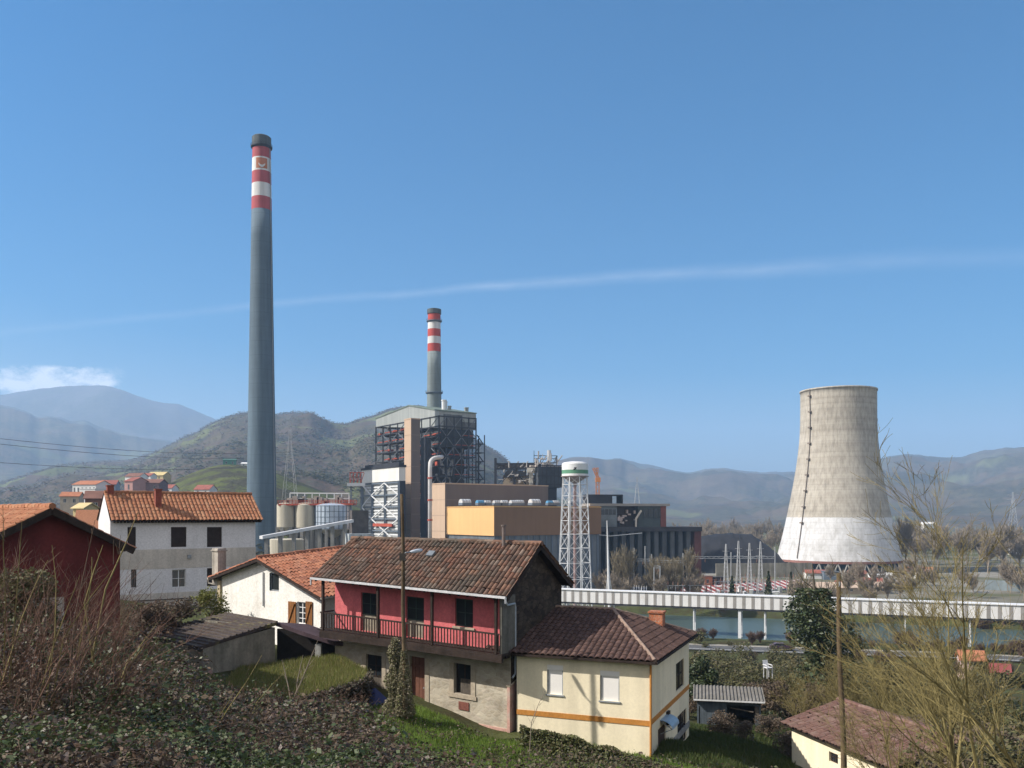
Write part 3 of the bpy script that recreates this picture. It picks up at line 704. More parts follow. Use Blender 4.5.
# end slope facing the valley: its eave runs along P
e2 = V(*fy.P); t2 = (fy(apx, 0, apw) - fy(0, 0, 0)); L2 = t2.length; t2.normalize()
tiles(m, fy(0, 0, .03), fy.P, t2, [(0, -.06), (dep, -.06), (apv + .1, L2), (apv - .1, L2)], .27, .34, .075, 6, 0, .005, 8)
slab(m, fy(0, 0, 0), fy.P, t2, [(0, 0), (dep, 0), (apv, L2)], .1)
e3 = (fy(0, apv, apw) - fy(0, dep, 0)); L3 = e3.length; e3.normalize()
tiles(m, fy(0, dep, .03), fy.U, e3, [(uy0 - 1.5, -.06), (0, -.06), (apx, L3), (uy0 - 1.5, L3)], .25, .34, .045, 3, 0, .006, 9)
slab(m, fy(0, dep, 0), fy.U, e3, [(uy0 - 1.5, 0), (0, 0), (apx, L3), (uy0 - 1.5, L3)], .1)
roof = m.build('roof', [t_brown, wood_old], yh)
m = MB()
ridge(m, fy(0, 0, .06), fy(apx, apv, apw + .07), .085); ridge(m, fy(0, dep, .06), fy(apx, apv, apw + .07), .085); ridge(m, fy(uy0 - 1.2, apv, apw + .06), fy(apx, apv, apw + .06), .105)
m.build('ridge_tiles', mat('pale_ridge_tiles', (.26, .185, .145), .9, .25, 3), roof)
m = MB(); m.bar(fy(uy0 + .1, -.07, -.06), fy(.05, -.07, -.06), .1, .09); m.bar(fy(.07, -.05, -.06), fy(.07, dep, -.06), .1, .09); m.build('gutter', wood_old, roof)
gy = fy.hit(650, 758, ov)[1] - .6
W1 = fyw.rect(547, 563, 665, 694.5); W2 = fyw.rect(600, 619.5, 671, 701)
m = MB(); wall(m, fyw, uy0 + ov, 0, gy, -.04, [W1, W2], th=.16)
sd = Frame(fyw(0, 0, 0), fyw.P, -fyw.U); dl = dep - 2 * ov
def srect(x0, x1, y0, y1): return fyw.rectu(x0, x1, y0, y1, 0)
Ws = srect(676, 684, 661, 688.5); Wd = srect(677.5, 686.5, 712, 744); Dd = srect(658, 665.5, 726, 755)
wall(m, sd, 0, dl, gy, -.04, [Ws, Wd, Dd], th=.16)
m.face([fyw(0, dl, gy), fyw(uy0, dl, gy), fyw(uy0, dl, -.04), fyw(0, dl, -.04)])
m.build('wall', cream, yh)
za, zb = fyw.hit(600, 716.5, 0)[1], fyw.hit(600, 721.7, 0)[1]
m = MB(); m.box(fyw, uy0 + ov, .02, -.025, .01, zb, za); m.box(sd, .012, dl, -.025, .01, zb, za); m.build('ochre_band', ochre, yh)
m = MB(); m.box(sd, Dd[1] + .2, dl + .03, -.04, .012, gy, gy + .3); m.build('grey_base', concrete, yh)
shut = mat('white_roller_shutter', (.74, .72, .69), .6, .03, 1, fine=.02)
for (a, b, c, d) in (W1, W2):
    mm = MB(); s = .22; mm.box(fyw, a, b, .02, .12, d - s, d + .02); n = 16
    o = mm.build('shutter_box', shut, yh); mm = MB(); mm.box(fyw, a + .05, b - .05, .08, .10, c, d - s - .003)
    mm.build('shutter', shut, o)
    mm = MB(); mm.box(fyw, a, a + .05, .03, .1, c, d - s); mm.box(fyw, b - .05, b, .03, .1, c, d - s); mm.box(fyw, a - .05, b + .05, -.05, .06, c - .06, c - .003); mm.build('window_frame', grey_metal, o)
window(sd, Ws, yh, (wood_old, glass), .06, 'window', 1, 1); window(sd, Wd, yh, (wood_old, glass), .06, 'window', 1, 1)
a, b, c, d = Dd; mm = MB(); mm.box(sd, a, b, .05, .1, c, d); o = mm.build('door', mat('brown_door', (.06, .035, .025), .6, .2, 3), yh)
mm = MB(); mm.tube(sd(b - .1, .0, c + 1), sd(b - .1, .05, c + 1), .03); mm.build('handle', grey_metal, o)
# awning over the door: a curved sheet on two brackets
m = MB(); h = srect(660, 667, 718, 727); a, b = h[0], h[1]; zt = h[3] + .05; pts = []
for i in range(6):
    t = i / 5 * math.pi / 2; pts.append((-.55 * math.sin(t), zt - .36 * (1 - math.cos(t))))
for (x0, z0), (x1, z1) in zip(pts, pts[1:]): m.face([sd(a, x0, z0), sd(b, x0, z0), sd(b, x1, z1), sd(a, x1, z1)]); m.face([sd(a, x0, z0 - .02), sd(a, x1, z1 - .02), sd(b, x1, z1 - .02), sd(b, x0, z0 - .02)])
o = m.build('awning', mat('blue_grey_awning', (.25, .36, .47), .4, .1, 2, spec=.5), yh)
m = MB()
for x in (a + .05, b - .05): m = MB(); m.bar(sd(x, -.02, zt - .6), sd(x, -.52, zt - .36), .03); m.bar(sd(x, -.02, zt - .04), sd(x, -.52, zt - .36), .03); m.build('bracket', grey_metal, o)
m = MB(); m.path([fyw(.05, -.06, -.15), fyw(.05, -.06, gy)], [.05, .05], 6); m.build('drainpipe', ochre, yh)
m = MB(); m.box(sd, Dd[1] + .12, Dd[1] + .5, -.12, -.002, c + 1.1, c + 1.7); m.build('meter_box', mat('dark_meter_box', (.04, .035, .03), .7), yh)
# chimney and dormer behind the ridge
cq = fy(-1.3, 6.7, 0); t = PX(657, 611, cq.y).z
m = MB(); f2 = Frame(V(PX(657, 611, cq.y).x, cq.y, 0), fy.U, fy.P); m.box(f2, -.33, .33, -.3, .3, cq.z + .4, t - .08); m.box(f2, -.38, .38, -.35, .35, t - .08, t)
m.build('chimney', brick, roof)
dq = PX(632, 620, fy(-2, 6.6, 0).y); f2 = Frame(dq, fy.U, fy.P)
m = MB(); m.box(f2, -.75, .35, -.4, .6, -.9, .05)
m.prism([f2(-1.3, -.6, .28), f2(.55, -.6, -.1), f2(.55, -.6, 0), f2(-1.3, -.6, .38)], fy.P * 1.6, 1); m.build('dormer', [cream, t_brown], roof)
# ------------------------------------------------------------------ whitewashed gable house
fg = Frame.ang(257, 559, 50.0, -40)                     # apex of the verge; u along the gable, near end at the right
wh = thing('gable_house', 'small whitewashed house with brown window shutters and orange tile roof', 'house', fg(0, 4, -5))
uR_, wR_ = fg.hit(321, 598, 0); uL_, wL_ = fg.hit(209, 578, 0); lenr = 9.0; rise = .07
m = MB()
for sgn, ue, we in ((1, uR_, wR_), (-1, uL_, wL_)):
    O = fg(ue, 0, we); eu = (fg.P + V(0, 0, rise)).normalized(); es = (fg(0, 0, 0) - O); Ls = es.length; es.normalize()
    tiles(m, O + V(0, 0, .03), eu, es, [(-.05, -.08), (lenr, -.08), (lenr, Ls), (-.05, Ls)], .25, .40, .085, 6, 0, .018, 21 + sgn)
    slab(m, O, eu, es, [(0, 0), (lenr, 0), (lenr, Ls), (0, Ls)], .1)
    m.bar(O + V(0, 0, -.08), fg(0, 0, -.08), .1, .14, 1)
ridge(m, fg(0, 0, .06), fg(0, lenr, .06 + rise * lenr), .13)
roof = m.build('roof', [t_rust, wood_old], wh)
vg = .4; g2 = fg.shift(0, vg, vg * rise)
ur, ul = uR_ - .25, uL_ + .75
wr = wR_ * ur / uR_ - .12; wl = wL_ * ul / uL_ - .12; bot = g2.hit(320, 660, 0)[1]
Wa = g2.rect(269.5, 279, 573, 591); Wb = g2.rect(297, 306, 602, 624)
lo_ = min(wr, wl) - .05
m = MB(); wall(m, g2, ul, ur, bot, min(wr, wl), [Wb] if Wa[3] > min(wr, wl) else [Wa, Wb], th=.2)
if Wa[3] > min(wr, wl):
    # upper triangle with the small window cut out of it
    a, b, c, d = Wa; lw = min(wr, wl)
    def top(u): return (wr * u / ur if u > 0 else wl * u / ul) - .10 * (1 - abs(u) / 6)
    cc_ = max(c, lw)
    m.face([g2(ul, 0, lw), g2(a, 0, lw), g2(a, 0, top(a)), g2(0, 0, -.10), g2(ul, 0, wl)] if a > 0 else [g2(ul, 0, lw), g2(a, 0, lw), g2(a, 0, top(a)), g2(ul, 0, wl)])
    m.face([g2(a, 0, d), g2(b, 0, d), g2(b, 0, top(b)), g2(a, 0, top(a))])
    if cc_ > lw: m.face([g2(a, 0, lw), g2(b, 0, lw), g2(b, 0, cc_), g2(a, 0, cc_)])
    m.face([g2(b, 0, lw), g2(ur, 0, lw), g2(ur, 0, wr), g2(b, 0, top(b))])
    Wa = (a, b, cc_, d)
for u_, w_ in ((ur, wr), (ul, wl)): m.face([g2(u_, 0, bot), g2(u_, lenr - .8, bot), g2(u_, lenr - .8, w_ + rise * 8), g2(u_, 0, w_)])
m.build('wall', white_wash, wh)
window(g2, Wa, wh, (grey_metal, glass), .1, 'window', 0, 0)
o = window(g2, Wb, wh, (white_metal, glass), .08, 'window', 1, 3, sill=dressed)
for x0, x1 in ((289, 296.5), (306.5, 313)):
    a, b, c, d = g2.rect(x0, x1, 601.5, 625); mm = MB(); n = 4
    for i in range(n): mm.box(g2, a + (b - a) * i / n + .008, a + (b - a) * (i + 1) / n - .008, -.07, -.03, c, d)
    mm.bar(g2(a + .06, -.085, c + .1), g2(b - .06, -.085, d - .1), .09, .03); mm.build('shutter', mat('varnished_shutter', (.27, .115, .035), .7, .25, 3, streak=.2) if 'varnished_shutter' not in bpy.data.materials else bpy.data.materials['varnished_shutter'], wh)
a = g2.hit(264, 590, 0); mm = MB(); mm.path([g2(a[0], -.06, g2.hit(264, 572, 0)[1]), g2(a[0], -.06, g2.hit(264, 606, 0)[1])], [.04, .04], 6); mm.build('drainpipe', grey_metal, wh)
mm = MB(); mm.bar(fg(uR_ + .08, -.05, wR_ - .03), fg(uR_ + .08, lenr, wR_ - .03 + rise * lenr), .1)
mm.bar(fg(uL_ - .08, -.05, wL_ - .03), fg(uL_ - .08, lenr, wL_ - .03 + rise * lenr), .1); q = fg(uL_ - .08, .0, wL_ - .05); mm.path([q, q + V(0, 0, -.25), g2(ul - .08, .1, wL_ - .55), g2(ul - .08, .1, bot)], [.05] * 4, 6); mm.path([g2(ur + .06, -.03, wR_ - .2), g2(ur + .06, -.03, bot)], [.045] * 2, 6)
mm.build('gutter', mat('cream_gutter', (.50, .46, .40), .6, .15, 2), wh)
# corner buttress in bare plaster
mm = MB(); mm.box(g2, ul - .28, ul - .003, -.12, .5, bot, wl - .25); mm.build('buttress', mat('bare_ochre_plaster', (.48, .39, .26), .92, .2, 1.5, streak=.3), wh)
cq = PX(218, 548, 53.4); f2 = Frame(V(cq.x, 53.6, 0), fg.U, fg.P); tz = PX(218, 548.5, 53).z
m = MB(); m.box(f2, -.32, .32, -.28, .28, tz - 2.2, tz); m.box(f2, -.38, .38, -.34, .34, tz - .18, tz - .1); m.build('chimney', mat('stained_chimney_plaster', (.42, .38, .33), .92, .2, 1.2, streak=.4), roof)

# ------------------------------------------------------------------ long white house behind
fl = Frame.ang(112, 520, 64.0, 36)
lh = thing('long_white_house', 'long white two-storey house with dark windows and bright orange tile roof', 'house', fl(6, 4, -8))
uN = fl.hit(262.5, 521, 0)[0]; rz = 0; 
rv, rw = 3.4, 1.0
q = fl.hitu(104.5, 493, 0); rv, rw = q[0], q[1]
rv = min(max(rv, 2.6), 4.2); rw = (PX(104, 493, fl(0, rv, 0).y).z - fl.O.z)
m = MB(); es = fl.P * rv + V(0, 0, rw); Ls = es.length; es.normalize()
tiles(m, fl(0, 0, .03), fl.U, es, [(-.05, -.1), (uN, -.1), (uN - .0, Ls), (-.05, Ls)], .30, .38, .075, 5, 0, .01, 31)
slab(m, fl(0, 0, 0), fl.U, es, [(0, 0), (uN, 0), (uN, Ls), (0, Ls)], .1)
eb = (fl(0, rv, rw) - fl(0, 2 * rv, 0)); eb.normalize(); tiles(m, fl(0, 2 * rv, .03), fl.U, eb, [(-.05, -.1), (uN, -.1), (uN, Ls), (-.05, Ls)], .30, .38, .07, 4, 0, .008, 32)
slab(m, fl(0, 2 * rv, 0), fl.U, eb, [(0, 0), (uN, 0), (uN, Ls), (0, Ls)], .1); ridge(m, fl(0, rv, rw + .06), fl(uN, rv, rw + .06), .15)
roof = m.build('roof', [t_orange, wood_old], lh)
m = MB()
for i in range(46): u = .15 + i * (uN - .3) / 45; m.box(fl, u, u + .1, .03, .6, -.22, -.1)
m.build('rafters', wood_old, roof)
f2 = fl.shift(0, .5, 0); bot = -8.3
def wr3(x0, x1, y0, y1): return f2.rect(x0, x1, y0, y1)
WW = [wr3(127.5, 136, 527, 547), wr3(171, 186.5, 527, 547), wr3(207, 222, 527, 547), wr3(131, 136.5, 569.5, 587.5), wr3(172, 186, 569.5, 587.5), wr3(207, 219, 568, 586)]
band = f2.hit(180, 547.5, 0)[1]; b2 = f2.hit(180, 568.5, 0)[1]; b3 = f2.hit(180, 592, 0)[1]
m = MB(); wall(m, f2, -.02, uN - .4, bot, -.1, WW, th=.22)
for u_ in (-.02, uN - .4): m.face([f2(u_, 0, bot), f2(u_, 2 * rv - 1, bot), f2(u_, 2 * rv - 1, -.1), f2(u_, rv - .5, rw - .12), f2(u_, 0, -.1)])
m.face([f2(-.02, 2 * rv - 1, bot), f2(uN - .4, 2 * rv - 1, bot), f2(uN - .4, 2 * rv - 1, 0), f2(-.02, 2 * rv - 1, 0)])
m.build('wall', white_blue, lh)
m = MB(); m.box(f2, -.04, uN - .38, -.03, .005, b2 + .05, band - .1); m.build('beige_band', stone_base, lh)
m = MB(); m.box(f2, -.04, uN - .38, -.04, .005, bot, b3); m.build('beige_base', stone_base, lh)
m = MB(); zz_ = f2.hit(180, 598, 0)[1]; m.box(f2, -.04, uN - .37, -.1, -.035, zz_ - .08, zz_); m.build('string_course', wood_grey, lh)
brw = mat('dark_brown_shutter', (.035, .024, .022), .7, .25, 3)
for i, h in enumerate(WW):
    if i in (3, 4): window(f2, h, lh, (wood_old if i == 3 else white_metal, glass), .14, 'window', 1, 1)
    else:
        a, b, c, d = h; mm = MB(); mm.box(f2, a, b, .13, .17, c, d)
        for k in range(12): z0 = c + (d - c) * k / 12; mm.box(f2, a + .04, b - .04, .105, .131, z0 + .01, z0 + (d - c) / 12 - .02)
        mm.build('roller_shutter', brw, lh)
for px, py, h in ((110, 489, .5), (158, 497, 1.25)):
    v_ = rv if px < 120 else rv * .5; u_ = fl.hit(px, 510, v_)[0]; zb = rw * v_ / rv
    m = MB(); m.box(fl, u_ - .22, u_ + .22, v_ - .22, v_ + .22, zb - .4, zb + h); m.box(fl, u_ - .26, u_ + .26, v_ - .26, v_ + .26, zb + h, zb + h + .1); m.build('chimney', mat('red_brown_chimney', (.24, .07, .05), .9, .2, 3) if 'red_brown_chimney' not in bpy.data.materials else bpy.data.materials['red_brown_chimney'], roof)
p = f2.hit(189, 556.5, 0); m = MB(); m.box(f2, p[0] - .14, p[0] + .14, -.14, -.032, p[1] - .14, p[1] + .14); m.build('wall_vent', grey_metal, lh)

# ------------------------------------------------------------------ dark red house at the frame edge
fo = Frame.ang(52, 508, 34.0, 45)
oh = thing('oxblood_house', 'dark red rendered house with wide gable and overhanging orange tile roof', 'house', fo(0, 4, -5))
uo, wo = fo.hit(134, 548.5, 0); lo = 9.5
m = MB()
for sgn in (1, -1):
    O = fo(sgn * uo, 0, wo); es = (fo(0, 0, 0) - O); Ls = es.length; es.normalize()
    tiles(m, O + V(0, 0, .03), fo.P, es, [(-.05, -.08), (lo, -.08), (lo, Ls), (-.05, Ls)], .23, .37, .06, 6, 0, .012, 41 + sgn)
    slab(m, O, fo.P, es, [(0, 0), (lo, 0), (lo, Ls), (0, Ls)], .12); m.bar(O + V(0, 0, -.11), fo(0, 0, -.11), .12, .26, 1)
ridge(m, fo(0, -.05, .06), fo(0, lo, .06), .13)
roof = m.build('roof', [t_orange, wood_old], oh)
f2 = fo.shift(0, .55, 0); ue = uo - .35; we = wo * ue / uo - .14; bot = -6
hw = f2.rect(55, 61, 600, 616)
Wl = f2.rect(22, 57, 606, 640)
m = MB(); wall(m, f2, -ue, ue, bot, we, [Wl], th=.3, top=[(-ue, we), (ue, we), (0, -.16)])
for u_ in (ue, -ue): m.face([f2(u_, 0, bot), f2(u_, lo - 1, bot), f2(u_, lo - 1, we), f2(u_, 0, we)])
m.build('wall', oxblood, oh)
a, b, c, d = Wl; mm = MB(); mm.box(f2, a - .25, b + .25, -.04, .05, d + .002, d + .3); mm.box(f2, b + .003, b + .25, -.04, .05, c, d); mm.build('window_surround', mat('pale_stone_surround', (.42, .38, .34), .9, .15, 2), oh)
window(f2, Wl, oh, (wood_old, glass), .2, 'window', 2, 1)

# ------------------------------------------------------------------ low stone shed and its lean-to
sA, sB = PX(203, 668, 39.5), PX(275, 660, 43.5)
fs2 = Frame.two(V(sA.x, sA.y, 0), V(sB.x, sB.y, 0)); ls = (V(sB.x, sB.y, 0) - V(sA.x, sA.y, 0)).length
zt0, zt1 = PX(203, 645, 39.5).z, PX(275, 625, 43.5).z; zb = 22.0
sh = thing('stone_shed', 'low grey rendered shed with mossy slab roof beside the brambles', 'shed', V((sA.x + sB.x) / 2, 43, zb))
m = MB(); m.face([fs2(0, 0, zb), fs2(ls, 0, zb), fs2(ls, 0, zt1 - .12), fs2(0, 0, zt0 - .12)])
m.face([fs2(0, 0, zb), fs2(0, 5, zb), fs2(0, 5, zt0), fs2(0, 0, zt0 - .12)]); m.face([fs2(ls, 0, zb), fs2(ls, 5, zb), fs2(ls, 5, zt1), fs2(ls, 0, zt1 - .12)])
m.build('wall', mat('damp_grey_render', (.27, .25, .21), .93, .22, .9, streak=.35, blot=((.09, .095, .07), .8, .5, .75)), sh)
dA = PX(155, 632, 40.0); 
m = MB(); P0, P1 = PX(198, 647, 39.2), PX(277, 622, 43.6); P2, P3 = PX(225, 613, 48.5), PX(140, 634, 44.0)
m.prism([P0, P1, P2, P3], V(0, 0, -.16)); 
o = m.build('roof', mat('mossy_roof_slabs', (.060, .046, .042), .95, .25, 1.2, blot=((.16, .14, .05), .55, .52, .66), bump=.5, bs=7), sh)
m = MB()
for i in range(14):
    t = i / 13; a = P0.lerp(P1, t); b = P3.lerp(P2, t); m.bar(a + V(0, 0, .02), b + V(0, 0, .02), .09, .06)
m.build('roof_rib', mat('grey_roof_rib', (.085, .068, .058), .95, .3, 2), o)
# open end with a brown door post
d0 = PX(190, 660, 39.4); f3 = Frame.two(V(P3.x, P3.y + .5, 0), V(P0.x + .3, P0.y + .3, 0)); l3 = (P3.xy - P0.xy).length - .6
m = MB(); wall(m, f3, 0, l3, zb, zt0 - .2, [(l3 * .72, l3 * .93, zb, zt0 - .35)], th=.25); m.build('front_wall', mat('flaking_plaster', (.42, .40, .36), .92, .25, 1.3, blot=((.22, .27, .28), 1.1, .5, .66)), sh)
m = MB(); m.box(f3, l3 * .725, l3 * .925, .1, .15, zb, zt0 - .36); m.build('door', mat('rust_brown_door', (.19, .095, .06), .85, .25, 2), sh)
# lean-to against the whitewashed gable
lt = thing('lean_to', 'open lean-to with dark sagging roof and white corner post', 'shed', PX(310, 662, 45))
q = [PX(276, 622, 43.7), PX(304, 632, 43.2), PX(334, 641.5, 42.9)]; bk = [p + V(1.2, 1.6, -.3) for p in q]
m = MB()
for i in range(2): m.prism([q[i], q[i + 1], bk[i + 1], bk[i]], V(0, 0, -.2))
m.build('roof', mat('purple_brown_roof', (.075, .05, .06), .9, .25, 2), lt)
m = MB(); a = PX(318.5, 642, 43.4); m.box(Frame.at(a.x, a.y, 0), -.14, .14, -.14, .14, 21.8, a.z - .1); m.build('post', mat('white_post_paint', (.66, .65, .62), .85, .15, 2, streak=.3), lt)
m = MB(); a, b = PX(277, 640, 44.9), PX(345, 650, 44.4); f4 = Frame.two(V(a.x, a.y, 0), V(b.x, b.y, 0)); m.box(f4, 0, (a.xy - b.xy).length, 0, .1, 21.5, 24.2)
m.build('back_wall', mat('shade_dark_boards', (.022, .019, .018), .95, .3, 2), lt)  # near-black colour stands in for the shade under the lean-to

# ------------------------------------------------------------------ grass terrace with its ivy wall
m = MB()
ter = [PX(222, 688, 37.5), PX(300, 700, 35.2), PX(364, 681, 37.4), PX(368, 672, 40.5), PX(338, 657, 43.5), PX(240, 668, 42.0)]
tz = 22.55
top = [V(p.x, p.y, tz + .05 * i % .1) for i, p in enumerate(ter)]
top = [V(p.x, p.y, p.z) for p in ter]
m.prism(top, V(0, 0, -2.9))
tag(m.build('retaining_wall', cellmat('terrace_stone', [(.10, .085, .065), (.14, .12, .09), (.075, .065, .055)], (.06, .052, .04), 3, 1.5)), 'low dark stone wall holding the grass terrace, overgrown with dry ivy', 'wall')
TER = top

# ------------------------------------------------------------------ poles
pb = PX(405, 714, 35.8); pt = PX(402, 494, 35.9)
up = thing('utility_pole', 'tall wooden utility pole with street lamp in front of the pink house', 'utility pole', pb)
m = MB(); n = 8; m.path([pb.lerp(pt, i / n) + V(.02 * math.sin(i * 1.3), 0, 0) - (V(0, 0, .8) if i == 0 else V(0, 0, 0)) for i in range(n + 1)], [.10 - .038 * i / n for i in range(n + 1)], 10); m.build('pole', pole_wood, up, True)
a = PX(403, 556, 35.85); b = PX(411, 552, 36.15); m = MB(); m.path([a, a + V(.12, -.1, .14), b], [.03, .03, .03], 6); o = m.build('lamp_arm', grey_metal, up)
m = MB(); d = V(.75, .62, .12).normalized(); n_ = 6
m.path([b - d * .05, b + d * .1, b + d * .3, b + d * .48, b + d * .56], [.04, .07, .085, .07, .03], 10)
m.build('lamp_head', mat('pale_lamp_housing', (.52, .57, .64), .35, .08, 4, spec=.5), o, True)
m = MB(); m.box(Frame.at(a.x, a.y, a.z), -.12, .12, -.22, -.1, -.18, .12); m.build('junction_box', mat('dark_box', (.05, .045, .04), .7), up)
for dz in (-1.4, -1.15):
    pass
pb2 = PX(844, 790, 33.0); pt2 = PX(838, 573, 33.0)
up2 = thing('utility_pole', 'slim bare wooden utility pole in front of the red-roofed barn', 'utility pole', pb2)
m = MB(); m.path([pb2.lerp(pt2, i / n) + V(.03 * math.sin(i * .9), 0, 0) for i in range(n + 1)], [.115 - .035 * i / n for i in range(n + 1)], 10); m.build('pole', pole_wood, up2, True)
m = MB(); m.path([pt2 + V(-.01, -.11, -.5), pt2 + V(0, -.16, -.45), pt2 + V(0, -.16, -.32)], [.02, .02, .035], 6); m.build('insulator', grey_metal, up2)

# ------------------------------------------------------------------ corrugated shed and red-roofed barn to the right
f5 = Frame.ang(697, 700, 57.0, -12)
cs_ = thing('corrugated_shed', 'small blue-grey shed with wavy cement roof and one open bay', 'shed', f5(2, 1.5, -1.8))
uS = f5.hit(761, 705, 0)[0]; bt = f5.hit(730, 728, 0)[1] - .3; tw_ = f5.hit(730, 699, 0)[1]
m = MB(); P = f5.hitu(701, 684, 0)
rb, rtop = 2.7, f5.hit(730, 686, 2.7)[1]
for i in range(60):
    for j in range(1):
        u0, u1 = -.25 + i * (uS + .5) / 60, -.25 + (i + 1) * (uS + .5) / 60
        z0, z1 = .05 * math.sin(i * 2.1), .05 * math.sin((i + 1) * 2.1)
        m.face([f5(u0, -.35, tw_ - .02 + z0), f5(u1, -.35, tw_ - .02 + z1), f5(u1, rb, rtop + z1), f5(u0, rb, rtop + z0)])
m.box(f5, -.2, uS + .2, -.33, rb - .05, tw_ - .16, tw_ - .09, 0)
m.build('roof', mat('lichened_cement_sheet', (.165, .155, .14), .95, .2, 1.5, streak=.2, blot=((.13, .12, .10), 1, .5, .7)), cs_)
blueg = mat('blue_grey_boards', (.115, .14, .165), .85, .2, 2, streak=.3)
oa = f5.hit(727, 710, 0)[0]; ob = f5.hit(755, 710, 0)[0]; oc = f5.hit(712, 710, 0)[0]
m = MB(); wall(m, f5, 0, uS, bt, tw_ - .17, [(oa, ob, bt, tw_ - .4), (.12, oc - .75, bt, tw_ - .55)], th=.12)
for u_ in (0, uS): m.face([f5(u_, 0, bt), f5(u_, rb - .3, bt), f5(u_, rb - .3, rtop - .2), f5(u_, 0, tw_ - .17)])
m.face([f5(0, rb - .3, bt), f5(uS, rb - .3, bt), f5(uS, rb - .3, rtop - .2), f5(0, rb - .3, rtop - .2)]); m.build('wall', blueg, cs_)
m = MB(); m.box(f5, .14, oc - .77, .05, .09, bt, tw_ - .57); m.build('door', mat('dark_shed_door', (.045, .05, .055), .8), cs_)
m = MB(); m.box(f5, -.22, uS + .22, -.36, -.34, tw_ - .12, tw_ - .02); m.build('fascia', white_metal, cs_)
m = MB(); m.bar(f5(oa + .2, .15, tw_ - .6), f5(ob - .1, -.1, tw_ - .75), .07); m.box(f5, ob - .02, ob + .25, -.04, .0, tw_ - 1.1, tw_ - .4); m.build('loose_board', wood_grey, cs_)

f6 = Frame.ang(781, 722, 42.0, -76)                      # far eave corner of the barn
bn_ = thing('red_roof_barn', 'low cream barn with broad dusty red tile roof among the bushes', 'barn', f6(3.5, 2, -2))
L6 = 8.2
eaveR = f6(L6, 0, 0); q = PX(838, 700, f6(0, 4.2, 0).y)
P6 = f6.hit(838, 700, 3.1); rv6, rw6 = 3.1, P6[1]
m = MB(); es = f6.P * rv6 + V(0, 0, rw6); Ls = es.length; es.normalize()
off = 0.0
tiles(m, f6(0, 0, .03), f6.U, es, [(0, -.08), (L6, -.08), (L6 + off * .3, Ls), (off * .6, Ls)], .22, .36, .05, 6, 0, .018, 51)
slab(m, f6(0, 0, 0), f6.U, es, [(0, 0), (L6, 0), (L6 + off * .3, Ls), (off * .6, Ls)], .1)
eb = (f6(0, rv6, rw6) - f6(0, 2 * rv6, 0)); Lb = eb.length; eb.normalize(); tiles(m, f6(0, 2 * rv6, .03), f6.U, eb, [(0, -.08), (L6, -.08), (L6, Lb), (off * .6, Lb)], .22, .36, .05, 4, 0, .018, 52)
slab(m, f6(0, 2 * rv6, 0), f6.U, eb, [(0, 0), (L6, 0), (L6, Lb), (off * .6, Lb)], .1)
ridge(m, f6(off * .6, rv6, rw6 + .05), f6(L6, rv6, rw6 + .05), .12)
m.build('roof', [t_barn, wood_old], bn_)
m = MB(); f7 = f6.shift(.45, .3, 0); wh6 = f7.rect(829, 838, 753, 763)
wall(m, f7, 0, L6 - .6, -4, -.05, [wh6], th=.2); m.face([f7(0, 0, -4), f7(0, 5.6, -4), f7(0, 5.6, -.05), f7(0, rv6 - .3, rw6 - .15), f7(0, 0, -.05)]); m.face([f7(L6 - .6, 0, -4), f7(L6 - .6, 5.6, -4), f7(L6 - .6, 5.6, -.05), f7(L6 - .6, rv6 - .3, rw6 - .15), f7(L6 - .6, 0, -.05)])
m.build('wall', cream, bn_); window(f7, wh6, bn_, (wood_old, glass), .1, 'window', 1, 1)
# ------------------------------------------------------------------ power station materials
GZ = 2.0
ta = mat('tan_cladding', (.47, .345, .25), .85, .07, .05, streak=.06, fine=.03)
ye = mat('yellow_cladding', (.68, .41, .18), .85, .06, .05, streak=.06, fine=.03)
cl_grey = mat('pale_grey_sheet', (.31, .33, .32), .6, .1, .06, streak=.2, fine=.05)
low_grey = mat('blue_grey_base_sheet', (.16, .18, .20), .7, .2, .12, streak=.35)
steel_dk = mat('dark_steel', (.030, .032, .040), .7, .25, .3)
steel_bl = mat('blue_grey_steel', (.13, .16, .20), .7, .2, .3)
steel_wt = mat('white_steel', (.66, .67, .68), .6, .08, .4)
red_pt = mat('red_oxide_paint', (.42, .085, .05), .75, .25, .3)
roofdk = mat('dark_roof_felt', (.055, .05, .05), .9, .2, .1)
boil_dk = mat('soot_brown_casing', (.050, .045, .045), .85, .35, .12, c2=(.11, .075, .055), streak=.3)
cream_c = mat('cream_concrete', (.50, .46, .37), .9, .08, .1, streak=.22)
def cornered(px, py, D, a=35): return Frame.ang(px, py, D, a)
def bl(m, fr, pxL, pxR, yC, zb, roofm=None, mi=0, top=0.0):
    """block with its near corner at the frame origin; left face runs to pxL, right face to pxR"""
    v = fr.hitu(pxL, yC, 0)[0]; u = fr.hit(pxR, yC, 0)[0]
    m.box(fr, 0, u, 0, v, zb - fr.O.z, top, mi); return u, v

